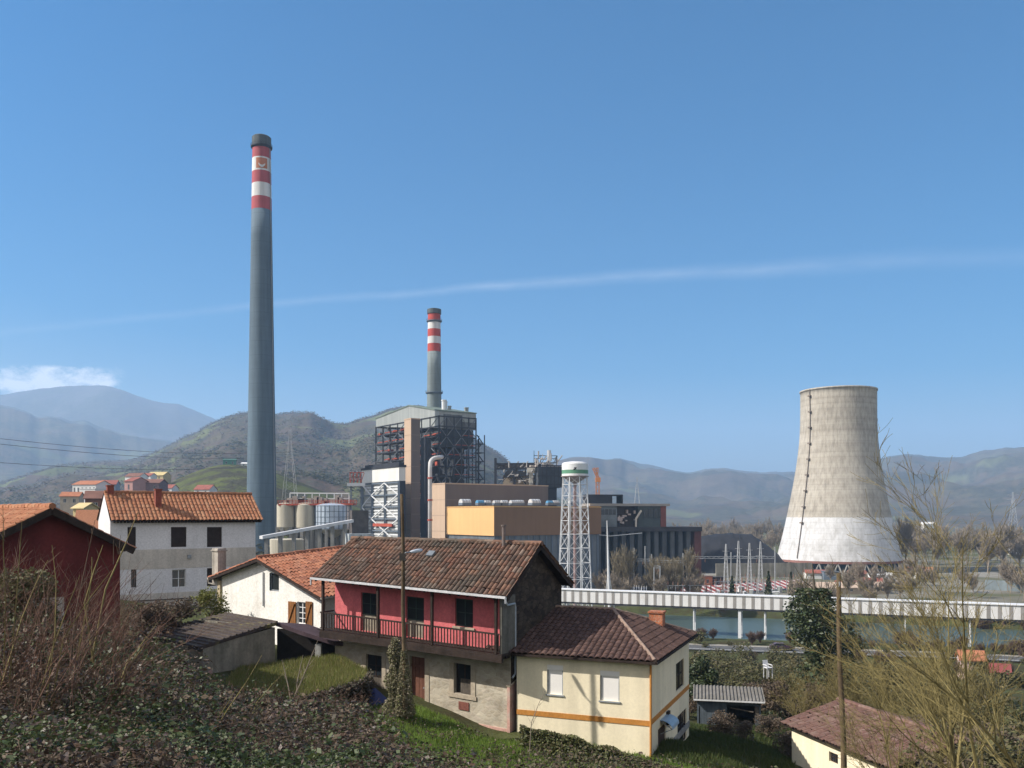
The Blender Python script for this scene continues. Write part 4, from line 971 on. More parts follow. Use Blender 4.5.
# --- turbine halls
f = cornered(445, 484, 345)
th_ = thing('turbine_hall', 'long tan clad hall behind the yellow block, flat roof, shaded long side', 'industrial hall', f(20, 12, GZ - f.O.z))
m = MB(); u, v = bl(m, f, 429, 548, 505, GZ); m.build('wall', ta, th_)
m = MB(); m.box(f, .02, u + .03, -.06, -.002, GZ - f.O.z, -.02); m.build('shade_toned_side', mat('tan_shade_tone', (.150, .118, .102), .85, .08, .05, streak=.08, fine=.03), th_)  # shade put into the colour: darkened tan on the side away from the sun
m = MB(); m.box(f, -.15, u + .15, -.15, v + .15, .003, .45); m.build('roof', ta, th_)
m = MB()
for k in range(1, 5): m.box(f, -.05, -.003, -.02, v, -k * 6.2, -k * 6.2 + .12); m.box(f, 0, u, -.1, -.062, -k * 6.2, -k * 6.2 + .12)
m.build('panel_joint', mat('joint_seal', (.30, .23, .19), .9), th_)  # panel seams in a seal colour of their own
f = cornered(494, 507, 312)
yb = thing('yellow_block', 'yellow clad flat-roofed block in front of the tan turbine hall', 'industrial hall', f(20, 12, GZ - f.O.z))
v = f.hitu(446, 520, 0)[0]; u = f.hit(601, 520, 0)[0]; zc = f.hit(520, 535.5, 0)[1]
m = MB(); m.box(f, 0, u, 0, v, zc, 0); m.build('upper_wall', ye, yb)
m = MB(); m.box(f, .02, u + .03, -.06, -.002, zc, -.02); m.build('shade_toned_side', mat('yellow_shade_tone', (.225, .13, .072), .85, .08, .05, streak=.08, fine=.03), yb)  # the yellow likewise darkened in colour on its sunless side
m = MB(); m.box(f, .5, u - .5, .5, v - .5, GZ - f.O.z, zc - .003); m.build('lower_wall', low_grey, yb)
m = MB(); m.box(f, -.12, u + .12, -.12, v + .12, .003, .4); m.build('roof', mat('sand_parapet', (.58, .35, .14), .85, .1), yb)
m = MB()
for k in range(18): x = u * (k + .5) / 18; m.box(f, x - .35, x + .35, .25, .497, GZ - f.O.z, zc - .01)
m.build('column', steel_bl, yb)
YB = (f, u, v)
# --- fans on its roof
fan_wt = mat('weathered_fan_hood', (.55, .56, .57), .5, .15, .6); fan_bl = mat('blue_fan_hood', (.10, .30, .52), .5, .12, .6)
def fan(px, py, D, w_, blue, lab):
    c = PX(px, py + 3.2, D); t = thing('roof_fan', lab, 'roof fan', c, 'fan hoods along the yellow roof')
    fr = Frame.at(c.x, c.y, c.z, 35); m = MB(); n = 8; rr_ = w_ * .30
    pts = []
    for i in range(n + 1): a_ = math.pi * i / n; pts.append((math.cos(a_) * rr_ * 1.15, .5 + math.sin(a_) * rr_ * 1.2))
    m.prism([fr(-w_ / 2, x, z) for x, z in pts] , fr.U * w_)
    m.build('hood', fan_bl if blue else fan_wt, t)
    m = MB(); m.box(fr, -w_ / 2 - .1, w_ / 2 + .1, -rr_ * 1.2, rr_ * 1.2, -.4, .48); m.build('base', steel_bl, t)
    m = MB()
    for k in range(3): x = -w_ / 2 + w_ * (k + .5) / 3; m.path([fr(x, math.cos(math.pi * i / n) * rr_ * 1.19, .5 + math.sin(math.pi * i / n) * rr_ * 1.24) for i in range(n + 1)], [.07] * (n + 1), 4)
    m.build('hoop', steel_bl, t)
fans = [(465, 4.0, 0, 'pale fan hood on the yellow roof, first from the tan tower'), (480, 2.9, 1, 'bright blue fan hood next to the first pale hood on the yellow roof'), (487.5, 2.6, 0, 'pale fan hood beside the first blue hood on the yellow roof'),
        (496.5, 2.7, 0, 'pale fan hood second after the first blue hood, above the roof corner'), (504, 2.9, 0, 'pale fan hood third after the first blue hood'), (513.5, 3.0, 0, 'pale fan hood of the close pair at mid roof, nearer the yellow corner'), (519.5, 3.2, 0, 'pale fan hood of the close pair at mid roof, nearer the water tower'),
        (534.5, 4.3, 0, 'widest pale fan hood standing alone before the second blue one'), (549.5, 2.6, 1, 'bright blue fan hood nearest the water tower'), (555.5, 2.8, 0, 'pale fan hood touching the blue one near the water tower'), (572, 3.0, 0, 'pale fan hood seen through the water tower legs')]
for px, w_, b_, lab in fans: fan(px, 501, 335 + (px - 465) * .28, w_, b_, lab)

# --- boiler house
f = cornered(439, 411, 405)
bh = thing('boiler_house', 'tall open steel boiler house with grey cladding on top and dark lattice frame', 'boiler house', f(12, 15, GZ - f.O.z))
u1 = f.hit(476, 420, 0)[0]; v1 = f.hitu(376, 420, 0)[0]; zb = GZ - f.O.z; uT = f.hit(484.5, 440, 0)[0]
zr = f.hitu(374, 420, 0); zl = f.hitu(376, 419, 0)[1]; pk = f.hitu(409, 406, 0); cb = f.hitu(400, 422.5, 0)[1]; cbr = f.hit(455, 429, 0)[1]
m = MB(); m.prism([f(0, 0, cbr), f(0, v1, cb), f(0, v1, zl), f(0, pk[0], pk[1]), f(0, 0, 0)], f.U * u1); m.build('cladding', cl_grey, bh)
m = MB(); m.box(f, u1 * .12, u1 * .62, -.12, -.003, cbr, -1.2); m.box(f, u1 * .62 + .01, u1 - .3, -.1, -.003, cbr, cbr * .55); m.build('sooty_panel', mat('soot_stained_sheet', (.13, .135, .135), .8, .35, .1, streak=.45), bh)
m = MB(); m.prism([f(-.3, -.3, .01), f(-.3, pk[0], pk[1] + .01), f(-.3, v1 + .3, zl + .01), f(-.3, v1 + .3, zl + .5), f(-.3, pk[0], pk[1] + .5), f(-.3, -.3, .5)], f.U * (u1 + .6)); m.build('roof', mat('greenish_roof_edge', (.16, .20, .17), .7, .2, .2), bh)
m = MB(); m.box(f, 6, u1 - 3.5, 5, v1 * .5, zb, cb - 1.0); m.build('boiler_casing', boil_dk, bh)
m = MB(); m.box(f, 1.5, u1 - 1, .8, v1 * .45, cbr - 8.5, cbr - .02); m.build('hopper_casing', mat('blackened_sheet', (.045, .05, .055), .8, .3, .2), bh)
levels = [cb - .3 - i * 4.6 for i in range(15) if cb - i * 4.6 > zb + 4]
m = MB()
us_ = [u1 * i / 5 for i in range(6)]; vs__ = [v1 * i / 8 for i in range(9)]
for x in us_:
    for y in vs__:
        if 0 < x < u1 and 0 < y < v1: continue
        m.bar(f(x, y, zb), f(x, y, cb), .62)
for z in levels:
    for x0, x1 in zip(us_, us_[1:]): m.bar(f(x0, 0, z), f(x1, 0, z), .5); m.bar(f(x0, v1, z), f(x1, v1, z), .5)
    for y0, y1 in zip(vs__, vs__[1:]): m.bar(f(0, y0, z), f(0, y1, z), .5); m.bar(f(u1, y0, z), f(u1, y1, z), .5)
m.build('column_frame', steel_dk, bh)
m = MB(); rn = random.Random(5)
for i, (z0, z1) in enumerate(zip(levels, levels[1:])):
    for j, (y0, y1) in enumerate(zip(vs__, vs__[1:])):
        if (i + j) % 2 == 0: m.bar(f(-.1, y0, z0), f(-.1, y1, z1), .22); 
        elif rn.random() < .5: m.bar(f(-.1, y1, z0), f(-.1, y0, z1), .3)
    for j, (x0, x1) in enumerate(zip(us_, us_[1:])):
        if (i + j) % 2: m.bar(f(x0, -.1, z0), f(x1, -.1, z1), .26); 
        else: m.bar(f(x1, -.1, z0), f(x0, -.1, z1), .3)
m.build('bracing', mat('grey_bracing', (.17, .18, .20), .7, .3, .3), bh)
m = MB()
for z in levels: m.box(f, .5, 4.6, .5, v1 - .5, z - .3, z + .05); m.box(f, .5, u1 - .5, .5, 3.6, z - .31, z + .06)
m.build('gallery_floor', mat('grating', (.085, .075, .072), .85, .3, .2), bh)
for i, z in enumerate(levels[:9]):
    for y0, y1 in zip(vs__, vs__[1:]):
        if rn.random() < .72: m = MB(); m.bar(f(.7, y0, z + 1.1 + rn.uniform(0, .6)), f(.7, y1, z + 1.1), .38); m.build('red_beam', red_pt, bh)
        if rn.random() < .55: a_ = U(.15, .8); y = y0 + (y1 - y0) * a_; m = MB(); m.box(f, 1.2, 3.6, y, y + U(1, 2.6), z + .1, z + U(.8, 2.4)); m.build('red_cabinet', red_pt, bh)
for z in levels[:8]:
    m = MB(); n_ = 0
    for x0, x1 in zip(us_, us_[1:]):
        if n_ or rn.random() < .4: m.bar(f(x0, .6, z + 1.0), f(x1, .6, z + 1.0), .3); n_ += 1
    if n_: m.build('red_walkway', red_pt, bh)
lag = mat('light_pipe_lagging', (.42, .40, .38), .6, .2, .4)
for i in range(22):
    y = rn.uniform(1, v1 - 6); z = rn.choice(levels[:10]); k = rn.uniform(5, 12)
    m = MB(); m.path([f(3.5, y, z + 1), f(3.5, y, z + k * .5), f(2.2, y + 2.5, z + k)], [rn.uniform(.25, .6)] * 3, 6); m.build('pipe', lag, bh)
for i in range(16):
    x = rn.uniform(2, u1 - 2); z = rn.choice(levels[1:10]); m = MB(); m.path([f(x, 2.6, z), f(x + rn.uniform(-3, 3), 2.2, z + rn.uniform(5, 9))], [rn.uniform(.25, .5)] * 2, 6); m.build('pipe', lag, bh)
# open stair tower at the far corner of the shaded side
m = MB(); sx0, sx1 = u1 + 1.2, uT
for x in (sx0, sx1):
    for y in (0, 5): m.bar(f(x, y, zb), f(x, y, cbr - (2 if x == sx1 else 4)), .5)
k = 0; z = zb + 3
while z < cbr - 6:
    m.bar(f(u1, 0, z), f(sx1, 0, z), .32); m.bar(f(sx1, 0, z), f(sx1, 5, z), .32); m.bar(f(u1, 5, z), f(sx1, 5, z), .32)
    m.bar(f(sx0, 1 + (k % 2) * 2, z), f(sx1, 1 + (k % 2) * 2, z + 4.2), .5, .3) if k % 2 else m.bar(f(sx1, 1, z), f(sx0, 1, z + 4.2), .5, .3)
    z += 4.2; k += 1
m.build('stair_tower', steel_dk, bh)
for px, y0, y1, r_ in ((444, 401, 411, 1.1), (446.2, 402.5, 411, .55), (449.6, 407, 413, .8), (465.5, 408.5, 415, .6), (467.3, 408.5, 415, .6)):
    v_ = 8.0; q = f.hit(px, y0, v_); m = MB(); zz = -.3; m.tube(f(q[0], v_, zz), f(q[0], v_, q[1] + 0), r_, k=10); m.tube(f(q[0], v_, q[1]), f(q[0], v_, q[1] + .5), r_ * 1.2, k=10); m.build('vent_stack', steel_wt if px < 447 else cl_grey, bh)
# --- tan lift tower
f = cornered(411, 419, 388)
lt_ = thing('lift_tower', 'slender tan clad tower standing against the open boiler house', 'tower', f(3, 3, GZ - f.O.z))
m = MB(); u, v = bl(m, f, 404.3, 420, 450, GZ); m.build('shaft', ta, lt_); m = MB(); m.box(f, .02, u + .02, -.06, -.002, GZ - f.O.z, -.02); m.build('shade_toned_side', bpy.data.materials['tan_shade_tone'], lt_); m = MB(); m.box(f, -.12, u + .12, -.12, v + .12, .003, .5); m.build('roof', ta, lt_)  # the shaft's sunless side also has its shade in the colour
m = MB()
for k in range(1, 9): m.box(f, -.04, -.003, 0, v, -k * 7, -k * 7 + .12); m.box(f, 0, u, -.1, -.062, -k * 7, -k * 7 + .12)
m.build('panel_joint', bpy.data.materials['joint_seal'], lt_)
f = cornered(426, 424, 396); m = MB(); bl(m, f, 420.5, 431, 470, GZ, top=-6); tag(m.build('coal_shaft', steel_dk), 'dark riser shaft between the tan tower and the tall bent pipe', 'shaft')
# --- precipitator block with white top
f = cornered(399, 467, 372)
ep = thing('filter_building', 'white topped filter building with louvred lattice front left of the tan tower', 'industrial building', f(3, 8, GZ - f.O.z))
v = f.hitu(362, 474, 0)[0]; u = f.hit(405.5, 474, 0)[0]; zc = f.hitu(380, 482, 0)[1]; zb = GZ - f.O.z
m = MB(); m.box(f, 0, u, 0, v, zc, 0); m.build('upper_casing', mat('cream_white_sheet', (.74, .73, .69), .6, .05, .2, streak=.1), ep)
m = MB(); m.box(f, -.3, u + .3, -.3, v + .6, .003, 1.0); m.box(f, .5, u - .5, 1, v - 2, 1.0, 2.2); m.build('roof', steel_dk, ep)
m = MB(); m.box(f, .9, u - .2, .6, v - .6, zb, zc - .003); m.build('lower_casing', mat('slatted_grey_sheet', (.42, .43, .42), .7, .1, .2, streak=.1), ep)
m = MB(); z = zb + 1
while z < zc - .8:
    if int(z * .37) % 4: m.box(f, .55, .897, 2.2, v - 2.2, z, z + .55)
    z += 1.3
m.build('louvre', steel_wt, ep)
m = MB(); ys = [0.4, v * .37, v * .72, v - .3]
for y in ys: m.bar(f(.15, y, zb), f(.15, y, zc), .9)
for k in range(7): z = zc - .6 - k * 5.2; m.bar(f(.15, 0, z), f(.15, v, z), .5)
m.build('column_frame', steel_bl, ep)
m = MB()
for k in range(6):
    z0, z1 = zc - .6 - k * 5.2, zc - .6 - (k + 1) * 5.2
    for j, (y0, y1) in enumerate(zip(ys, ys[1:])):
        if (k + j) % 2: m.bar(f(-.25, y0, z0), f(-.25, y1, z1), .42)
        else: m.bar(f(-.25, y1, z0), f(-.25, y0, z1), .42)
m.build('bracing', steel_wt, ep)
m = MB(); z = zc - 19.5; m.box(f, -.6, .14, v * .15, v * .66, z, z + 1.3); m.build('red_walkway', red_pt, ep)
m = MB(); m.box(f, u, u + .3, .5, v, zb, zc); m.box(f, .2, u, -.003, .3, zb, zc - .01); m.build('end_sheet', steel_dk, ep)
# --- bent pipe
D = 338; m = MB(); pts = [PX(430, 560, D), PX(430, 470, D)]
c0 = PX(437, 464, D); R_ = 7 * D / F
for i in range(1, 8): a_ = math.pi - math.pi / 2 * i / 7; pts.append(PX(437, 464, D) + V(math.cos(a_) * R_, 0, math.sin(a_) * R_) + V(0, i * .5, 0))
pts.append(PX(442, 457, D + 8)); pts[0].z = GZ
m.path(pts, [.78] * len(pts), 12)
bp = thing('bent_pipe', 'tall pale pipe bent over at the top beside the tan hall', 'pipe', pts[0]); m.build('pipe', mat('pale_pipe_lagging', (.55, .53, .52), .55, .1, .4), bp, True)
m = MB()
for y in (478, 500, 520): c = PX(430, y, D); m.tube(c - V(0, 0, .3), c + V(0, 0, .3), 1.0, k=12)
m.build('flange', red_pt, bp)

# --- chimneys
def chimney(name, lab, pc, D, ytop, rt, rb_, zb_, bands, shaft, kk=48):
    """bands: list of (y_bottom, y_top, colour) in rows; shaft below"""
    c = V(PX(pc, H, D).x, D, zb_); t = thing(name, lab, 'chimney', c)
    zt = PX(0, ytop, D).z - zb_; rad_ = lambda z: rb_ + (rt - rb_) * (z / zt)
    zs = PX(0, bands[0][0], D).z - zb_
    prof = [(rad_(zs * i / 14), zs * i / 14) for i in range(15)]
    m = MB(); m.lathe(c, prof, kk); m.build('shaft', shaft, t, True)
    for y0, y1, mm in bands:
        z0, z1 = PX(0, y0, D).z - zb_, PX(0, y1, D).z - zb_
        m = MB(); m.lathe(c, [(rad_(z0) + .01, z0 + .004), (rad_((z0 + z1) / 2) + .01, (z0 + z1) / 2), (rad_(z1) + .01, z1)], kk, caps=False); m.build('painted_band', mm, t, True)
    return t, c, zt, rad_
ch_red = mat('faded_chimney_red', (.42, .085, .095), .8, .16, .1, streak=.2, blot=((.30, .10, .10), .3, .55, .8)); ch_wt = mat('chimney_white', (.70, .69, .68), .8, .08, .1, streak=.22)
ch_gr = mat('blue_grey_chimney', (.105, .150, .190), .8, .14, .03, streak=.22, fine=.04, rings=.16)
D = 390
t, c, zt, rf_ = chimney('tall_chimney', 'very tall blue-grey chimney with red and white bands and a square emblem', 261.6, D, 137, 8.7 * D / F, 15.6 * D / F, GZ,
    [(211, 198.5, ch_red), (198.5, 185, ch_wt), (185, 173, ch_red), (173, 159.5, ch_wt), (159.5, 147.5, ch_red)], ch_gr)
zc_ = PX(0, 147.5, D).z - GZ; m = MB(); r0 = rf_(zc_); m.lathe(c, [(r0, zc_ + .004), (r0 * 1.05, zc_ + .02), (r0 * 1.05, zt - .5), (r0 * .9, zt), (r0 * .8, zt)], 40); m.build('cap', mat('sooty_cap', (.10, .115, .12), .85, .3, .15, streak=.4), t)
m = MB(); m.lathe(c, [(r0, zc_ - .9), (r0 * 1.18, zc_ - .3), (r0 * 1.18, zc_ + .1)], 40)
for k in range(40): a_ = 2 * math.pi * k / 40; p = c + V(r0 * 1.17 * math.cos(a_), r0 * 1.17 * math.sin(a_), zc_ + .1); m.bar(p, p + V(0, 0, 1.1), .09)
m.build('gallery', steel_dk, t)
def on_shaft(ang, z, out=.08): r_ = rf_(z) + out; return c + V(r_ * math.sin(ang), -r_ * math.cos(ang), z)
def patch(name, a0, a1, z0, z1, out, mm, par, n=8):
    m = MB()
    for i in range(n):
        p, q = a0 + (a1 - a0) * i / n, a0 + (a1 - a0) * (i + 1) / n; m.face([on_shaft(p, z0, out), on_shaft(q, z0, out), on_shaft(q, z1, out), on_shaft(p, z1, out)])
    return m.build(name, mm, par)
view = math.atan2(-c.x, c.y)   # the emblem faces the houses
z0, z1 = PX(0, 171.3, D).z - GZ, PX(0, 161, D).z - GZ
em = patch('emblem', -view * 0 + view - .60, view + .62, z0, z1, .07, mat('emblem_orange', (.45, .17, .085), .8, .1, .3), t)
m = MB(); n = 10; zm = (z0 + z1) / 2
for i in range(n):
    def arc(tt, th): a_ = -.34 + .68 * tt; return view + a_ + .02, zm - .1 - (1 - (a_ / .36) ** 2) * 1.15 + th
    (a0, b0), (a1, b1) = arc(i / n, 0), arc((i + 1) / n, 0); w0_, w1_ = .35 + .25 * math.sin(math.pi * i / n) + .1, .45 + .25 * math.sin(math.pi * (i + 1) / n)
    m.face([on_shaft(a0, b0 - w0_, .11), on_shaft(a1, b1 - w1_, .11), on_shaft(a1, b1 + w1_ * .5, .11), on_shaft(a0, b0 + w0_ * .5, .11)])
m.build('emblem_arc', ch_wt, em)
m = MB(); zz = np.linspace(2, zc_ - 1, 30); a_ = view + 1.0; m.path([on_shaft(a_, z, .25) for z in zz], [.16] * 30, 5); m.build('ladder', grey_metal, t)
D = 440
t, c, zt, rf_ = chimney('short_chimney', 'shorter grey chimney with red and white bands behind the boiler house', 434.2, D, 309, 6.2 * D / F, 9.0 * D / F, GZ,
    [(352, 344, mat('bright_chimney_red', (.46, .075, .06), .8, .1, .1)), (344, 337, ch_wt), (337, 329.5, bpy.data.materials['bright_chimney_red']), (329.5, 321.5, ch_wt), (321.5, 314.5, bpy.data.materials['bright_chimney_red'])], mat('grey_chimney_concrete', (.21, .25, .255), .85, .14, .05, streak=.28, rings=.2))
zc_ = PX(0, 314.5, D).z - GZ; r0 = rf_(zc_); m = MB(); m.lathe(c, [(r0, zc_ + .004), (r0 * 1.12, zc_ + .2), (r0 * 1.12, zt - .3), (r0 * .8, zt)], 32); m.build('cap', bpy.data.materials['sooty_cap'], t)
for y in (393, 321.5):
    z = PX(0, y, D).z - GZ; m = MB(); m.lathe(c, [(rf_(z), z - .7), (rf_(z) * 1.22, z - .1), (rf_(z) * 1.22, z + .25)], 32)
    for k in range(28): a_ = 2 * math.pi * k / 28; p = c + V(rf_(z) * 1.2 * math.cos(a_), rf_(z) * 1.2 * math.sin(a_), z + .2); m.bar(p, p + V(0, 0, 1.0), .09)
    m.build('gallery', steel_bl, t)

# --- cooling tower
D = 440; cx_ = PX(838.2, H, D).x; c = V(cx_, D, GZ)
prof_px = [(387, 38.3), (400, 38.3), (412, 38.3), (425, 38.5), (440, 39.4), (455, 41.2), (470, 43.4), (485, 46.0), (500, 48.8), (517, 52.2), (530, 55.0), (545, 58.5), (562, 62.8)]
m_ct, nt, b = newmat('cooling_tower_concrete'); p = pos(nt)
gg = nd(nt, 'ShaderNodeSeparateXYZ'); nt.links.new(p, gg.inputs[0])
def M2(op, a, b_=None):
    n = nd(nt, 'ShaderNodeMath', operation=op)
    for i, x in enumerate((a, b_)):
        if x is None: continue
        if isinstance(x, (int, float)): n.inputs[i].default_value = x
        else: nt.links.new(x, n.inputs[i])
    return n.outputs[0]
ang = M2('ARCTAN2', M2('SUBTRACT', gg.outputs[0], cx_), M2('SUBTRACT', gg.outputs[1], D))
cb_ = nd(nt, 'ShaderNodeCombineXYZ'); nt.links.new(ang, cb_.inputs[0]); nt.links.new(M2('MULTIPLY', gg.outputs[2], .012), cb_.inputs[1])
st = noi(nt, cb_.outputs[0], 14, 6, .7)
up_ = ramp(nt, noi(nt, p, .045, 6, .6), [(.3, (.405, .372, .318)), (.7, (.505, .468, .405))])
up_ = mul(nt, up_, ramp(nt, st, [(.32, (.62, .61, .60)), (.6, (1, 1, 1))]))
ring = ramp(nt, M2('FRACT', M2('MULTIPLY', gg.outputs[2], .38)), [(0, (.86, .86, .86)), (.1, (1, 1, 1)), (.92, (1, 1, 1)), (1, (.86, .86, .86))])
up_ = mul(nt, up_, ring)
grad = nd(nt, 'ShaderNodeMapRange'); zsp = PX(0, 517.3, D - 25).z
cb2 = nd(nt, 'ShaderNodeCombineXYZ'); nt.links.new(M2('MULTIPLY', gg.outputs[2], .25), cb2.inputs[2])
bandn = ramp(nt, noi(nt, cb2.outputs[0], .8, 3), [(.35, (.80, .79, .77)), (.6, (1, 1, 1))]); up_ = mul(nt, up_, bandn)
lo2 = ramp(nt, noi(nt, p, .05, 6, .6), [(.3, (.50, .50, .505)), (.7, (.62, .62, .625))]); lo2 = mul(nt, lo2, ramp(nt, st, [(.3, (.70, .69, .67)), (.58, (1, 1, 1))])); lo2 = mul(nt, lo2, ring); lo2 = mul(nt, lo2, ramp(nt, noi(nt, p, .12, 7, .75), [(.34, (.80, .79, .77)), (.52, (1, 1, 1))]))
edge_n = M2('MULTIPLY', M2('SUBTRACT', st, .5), 2.2); sel = M2('GREATER_THAN', M2('ADD', gg.outputs[2], edge_n), zsp)
nt.links.new(mixc(nt, sel, lo2, up_), b.inputs['Base Color']); b.inputs['Roughness'].default_value = .9; b.inputs['Specular IOR Level'].default_value = .15
ct = thing('cooling_tower', 'huge concrete cooling tower, grey above and painted white below', 'cooling tower', c)
prof = []
for y, r_ in reversed(prof_px):
    r_ = r_ * D / F / 1.06; prof.append((r_, PX(0, y, D - r_).z - GZ))
mn_ = np.array(prof); zz = np.linspace(mn_[0, 1], mn_[-1, 1], 44); rr2 = np.interp(zz, mn_[:, 1], mn_[:, 0]); k = np.ones(5) / 5; rr2[2:-2] = np.convolve(rr2, k, 'valid')
m = MB(); m.lathe(c, list(zip(rr2, zz)) + [(rr2[-1] + .35, zz[-1] + .05), (rr2[-1] + .35, zz[-1] + .8), (rr2[-1] - .6, zz[-1] + .9), (rr2[-1] - .6, zz[-1] - 12)], 96, caps=False); m.build('shell', m_ct, ct, True)
m = MB(); r1 = rr2[0]; m.lathe(c, [(r1 - .2, zz[0] - 1.1), (r1 + .5, zz[0] - 1.1), (r1 + .5, zz[0] - .02), (r1 - .2, zz[0] - .02)], 96, caps=False)
m.build('ring_beam', mat('rusty_ring_beam', (.24, .12, .10), .9, .3, .1), ct)
m = MB(); n = 44; zl = zz[0] - 1.1
for i in range(n):
    a0 = 2 * math.pi * i / n
    for s_2 in (-1, 1):
        a1 = a0 + s_2 * math.pi / n; m.bar(c + V((r1 + 1.6) * math.cos(a0), (r1 + 1.6) * math.sin(a0), -.5), c + V(r1 * math.cos(a1), r1 * math.sin(a1), zl), .5)
m.build('leg_lattice', mat('pale_leg_concrete', (.30, .29, .27), .9, .15, .2), ct)
m = MB(); m.lathe(c, [(r1 - 1.8, -.5), (r1 - 1.8, zl + .3)], 48); m.build('cooling_fill', mat('dark_blue_fill', (.03, .045, .055), .85, .4, .15, c2=(.06, .10, .13)), ct)
m = MB(); m.lathe(c, [(r1 + 4.5, -1.), (r1 + 4.5, 1.0), (r1 + 3.9, 1.0), (r1 + 3.9, -.6)], 72, caps=False); m.build('basin_wall', mat('basin_concrete', (.33, .31, .28), .9, .2, .2), ct)
ap = math.atan2(-cx_, D); aL = ap - .80
def sh_(a_, z, o_): r_ = np.interp(z, zz, rr2) + o_; return c + V(r_ * math.sin(a_), -r_ * math.cos(a_), z)
m = MB(); hh = np.linspace(zz[0] + 1, zz[-1] + .5, 40); m.path([sh_(aL + .12 * (1 - (z - zz[0]) / (zz[-1] - zz[0])), z, .35) for z in hh], [.2] * 40, 5); m.build('ladder', mat('rusty_ladder', (.20, .165, .14), .8, .3, .3), ct)
for z in np.linspace(zz[0] + 18, zz[-1] - 3, 9):
    p = sh_(aL + .12 * (1 - (z - zz[0]) / (zz[-1] - zz[0])), z, .5); m = MB(); m.box(Frame.at(p.x, p.y, p.z, math.degrees(aL)), -.8, .8, -.6, .5, -.2, .5); m.build('ladder_landing', bpy.data.materials['rusty_ladder'], ct)
# --- water tower
D = 250; c = V(PX(575, H, D).x, D, GZ)
wt = thing('water_tower', 'white water tank with green stripe on tall lattice legs', 'water tower', c)
zT0, zT1 = PX(0, 476.5, D).z - GZ, PX(0, 464.2, D).z - GZ; r_ = 13.2 * D / F
wtm = mat('white_tank_paint', (.74, .75, .75), .5, .05, .3, streak=.12); gr_ = mat('green_stripe_paint', (.11, .27, .17), .6, .1, .3)
ys0, ys1 = PX(0, 474, D).z - GZ, PX(0, 470.2, D).z - GZ
m = MB(); m.lathe(c, [(r_, zT0), (r_, ys0), (r_, ys1), (r_, zT1), (r_ * .93, zT1 + .35), (r_ * .65, zT1 + .62), (r_ * .3, zT1 + .78), (.05, zT1 + .82)], 48, mats=[0, 1, 0, 0, 0, 0, 0]); o = m.build('tank', [wtm, gr_], wt)
m = MB(); m.lathe(c, [(.45, zT0 - 2.6), (.5, zT0 - 2.0), (r_ * .97, zT0 - .1), (r_ + .25, zT0 - .06), (r_ + .25, zT0 + .12)], 40); m.build('tank_bottom', mat('grey_red_tank_bottom', (.36, .29, .28), .6, .15, .3), wt)
m = MB(); v_ = math.atan2(-c.x, c.y) + .0
for a_, z, s_2 in ((-.06, 471.9 - 4, .5), (.03, 471.2 - 4, .65), (-.02, 470.2 - 4, .4), (.08, 469.9 - 4, .35)):
    zz_ = PX(0, y := z + 2.2, D).z - GZ; a0 = v_ + a_; p = [c + V((r_ + .02) * math.sin(a0 + i * s_2 / r_ / 2), -(r_ + .02) * math.cos(a0 + i * s_2 / r_ / 2), zz_ + j * s_2 / 2.4) for i, j in ((-1, -1), (1, -.6), (.6, 1), (-.9, .7))]; m.face(p)
m.build('dark_mark', steel_dk, o)
m = MB(); m.tube(c + V(0, 0, 0), c + V(0, 0, zT0 - 2.2), .42, k=10); m.build('riser_pipe', mat('red_grey_riser', (.40, .27, .25), .7, .15, .4), wt)
nl = 8; rT, rB = r_ * .96, 18.8 * D / F
for i in range(nl):
    a_ = 2 * math.pi * (i + .35) / nl; m = MB(); m.bar(c + V(rB * math.cos(a_), rB * math.sin(a_), -.5), c + V(rT * math.cos(a_), rT * math.sin(a_), zT0), .21); m.build('leg', steel_wt, wt)
m = MB(); L = [0, 5.2, 10, 14.4, 18.6, 22.6, 26.4, 30, 33.4, 36.6]; L = [z for z in L if z < zT0 - .5]
def lp(i, z): a_ = 2 * math.pi * (i + .35) / nl; q = rB + (rT - rB) * z / zT0; return c + V(q * math.cos(a_), q * math.sin(a_), z)
for z in L[1:]:
    for i in range(nl): m.bar(lp(i, z), lp(i + 1, z), .12)
for z0, z1 in zip(L, L[1:] + [zT0]):
    for i in range(nl): m.bar(lp(i, z0), lp(i + 1, z1), .065); m.bar(lp(i + 1, z0), lp(i, z1), .065)
m.build('bracing', steel_wt, wt)

# --- bunker gantry and equipment tower beside the turbine hall
f = cornered(541, 484, 372, 35); z0 = GZ - f.O.z
gb = thing('bunker_gantry', 'dark steel gantry and equipment tower with a silver stack above the tan hall', 'industrial structure', f(0, 10, z0))
def pp(px, py, D): return PX(px, py, D)
m = MB(); D = 395
for px in (495.5, 514.5, 540): a_ = pp(px, 464 if px > 500 else 458, D); m.bar(V(a_.x, D, GZ), a_, 1.1)
m.bar(pp(495, 469, D), pp(546, 468, D), .8); m.bar(pp(495, 464, D), pp(546, 463.5, D), .8)
for i in range(13): px = 496 + i * 4; m.bar(pp(px, 469, D), pp(px, 464, D), .35)
m.bar(pp(514, 470, D), pp(526, 484, D), .5); m.build('gantry_frame', steel_dk, gb)
m = MB(); a_, b_ = pp(497, 464, D + .8), pp(541, 463.5, D + .8); ff = Frame.two(V(a_.x, a_.y, a_.z), V(b_.x, b_.y, a_.z)); m.box(ff, 0, (b_ - a_).length, 0, 5, -2.4, -.2); m.build('conveyor_casing', mat('rust_dark_casing', (.10, .085, .08), .85, .3, .3), gb)
m = MB(); a_ = pp(503, 485, D + 2); ff = Frame.at(a_.x, a_.y, a_.z); m.box(ff, 0, 17, 0, 6, -1, 4.6); m.build('hopper', mat('beige_hopper', (.36, .30, .22), .85, .3, .3), gb)
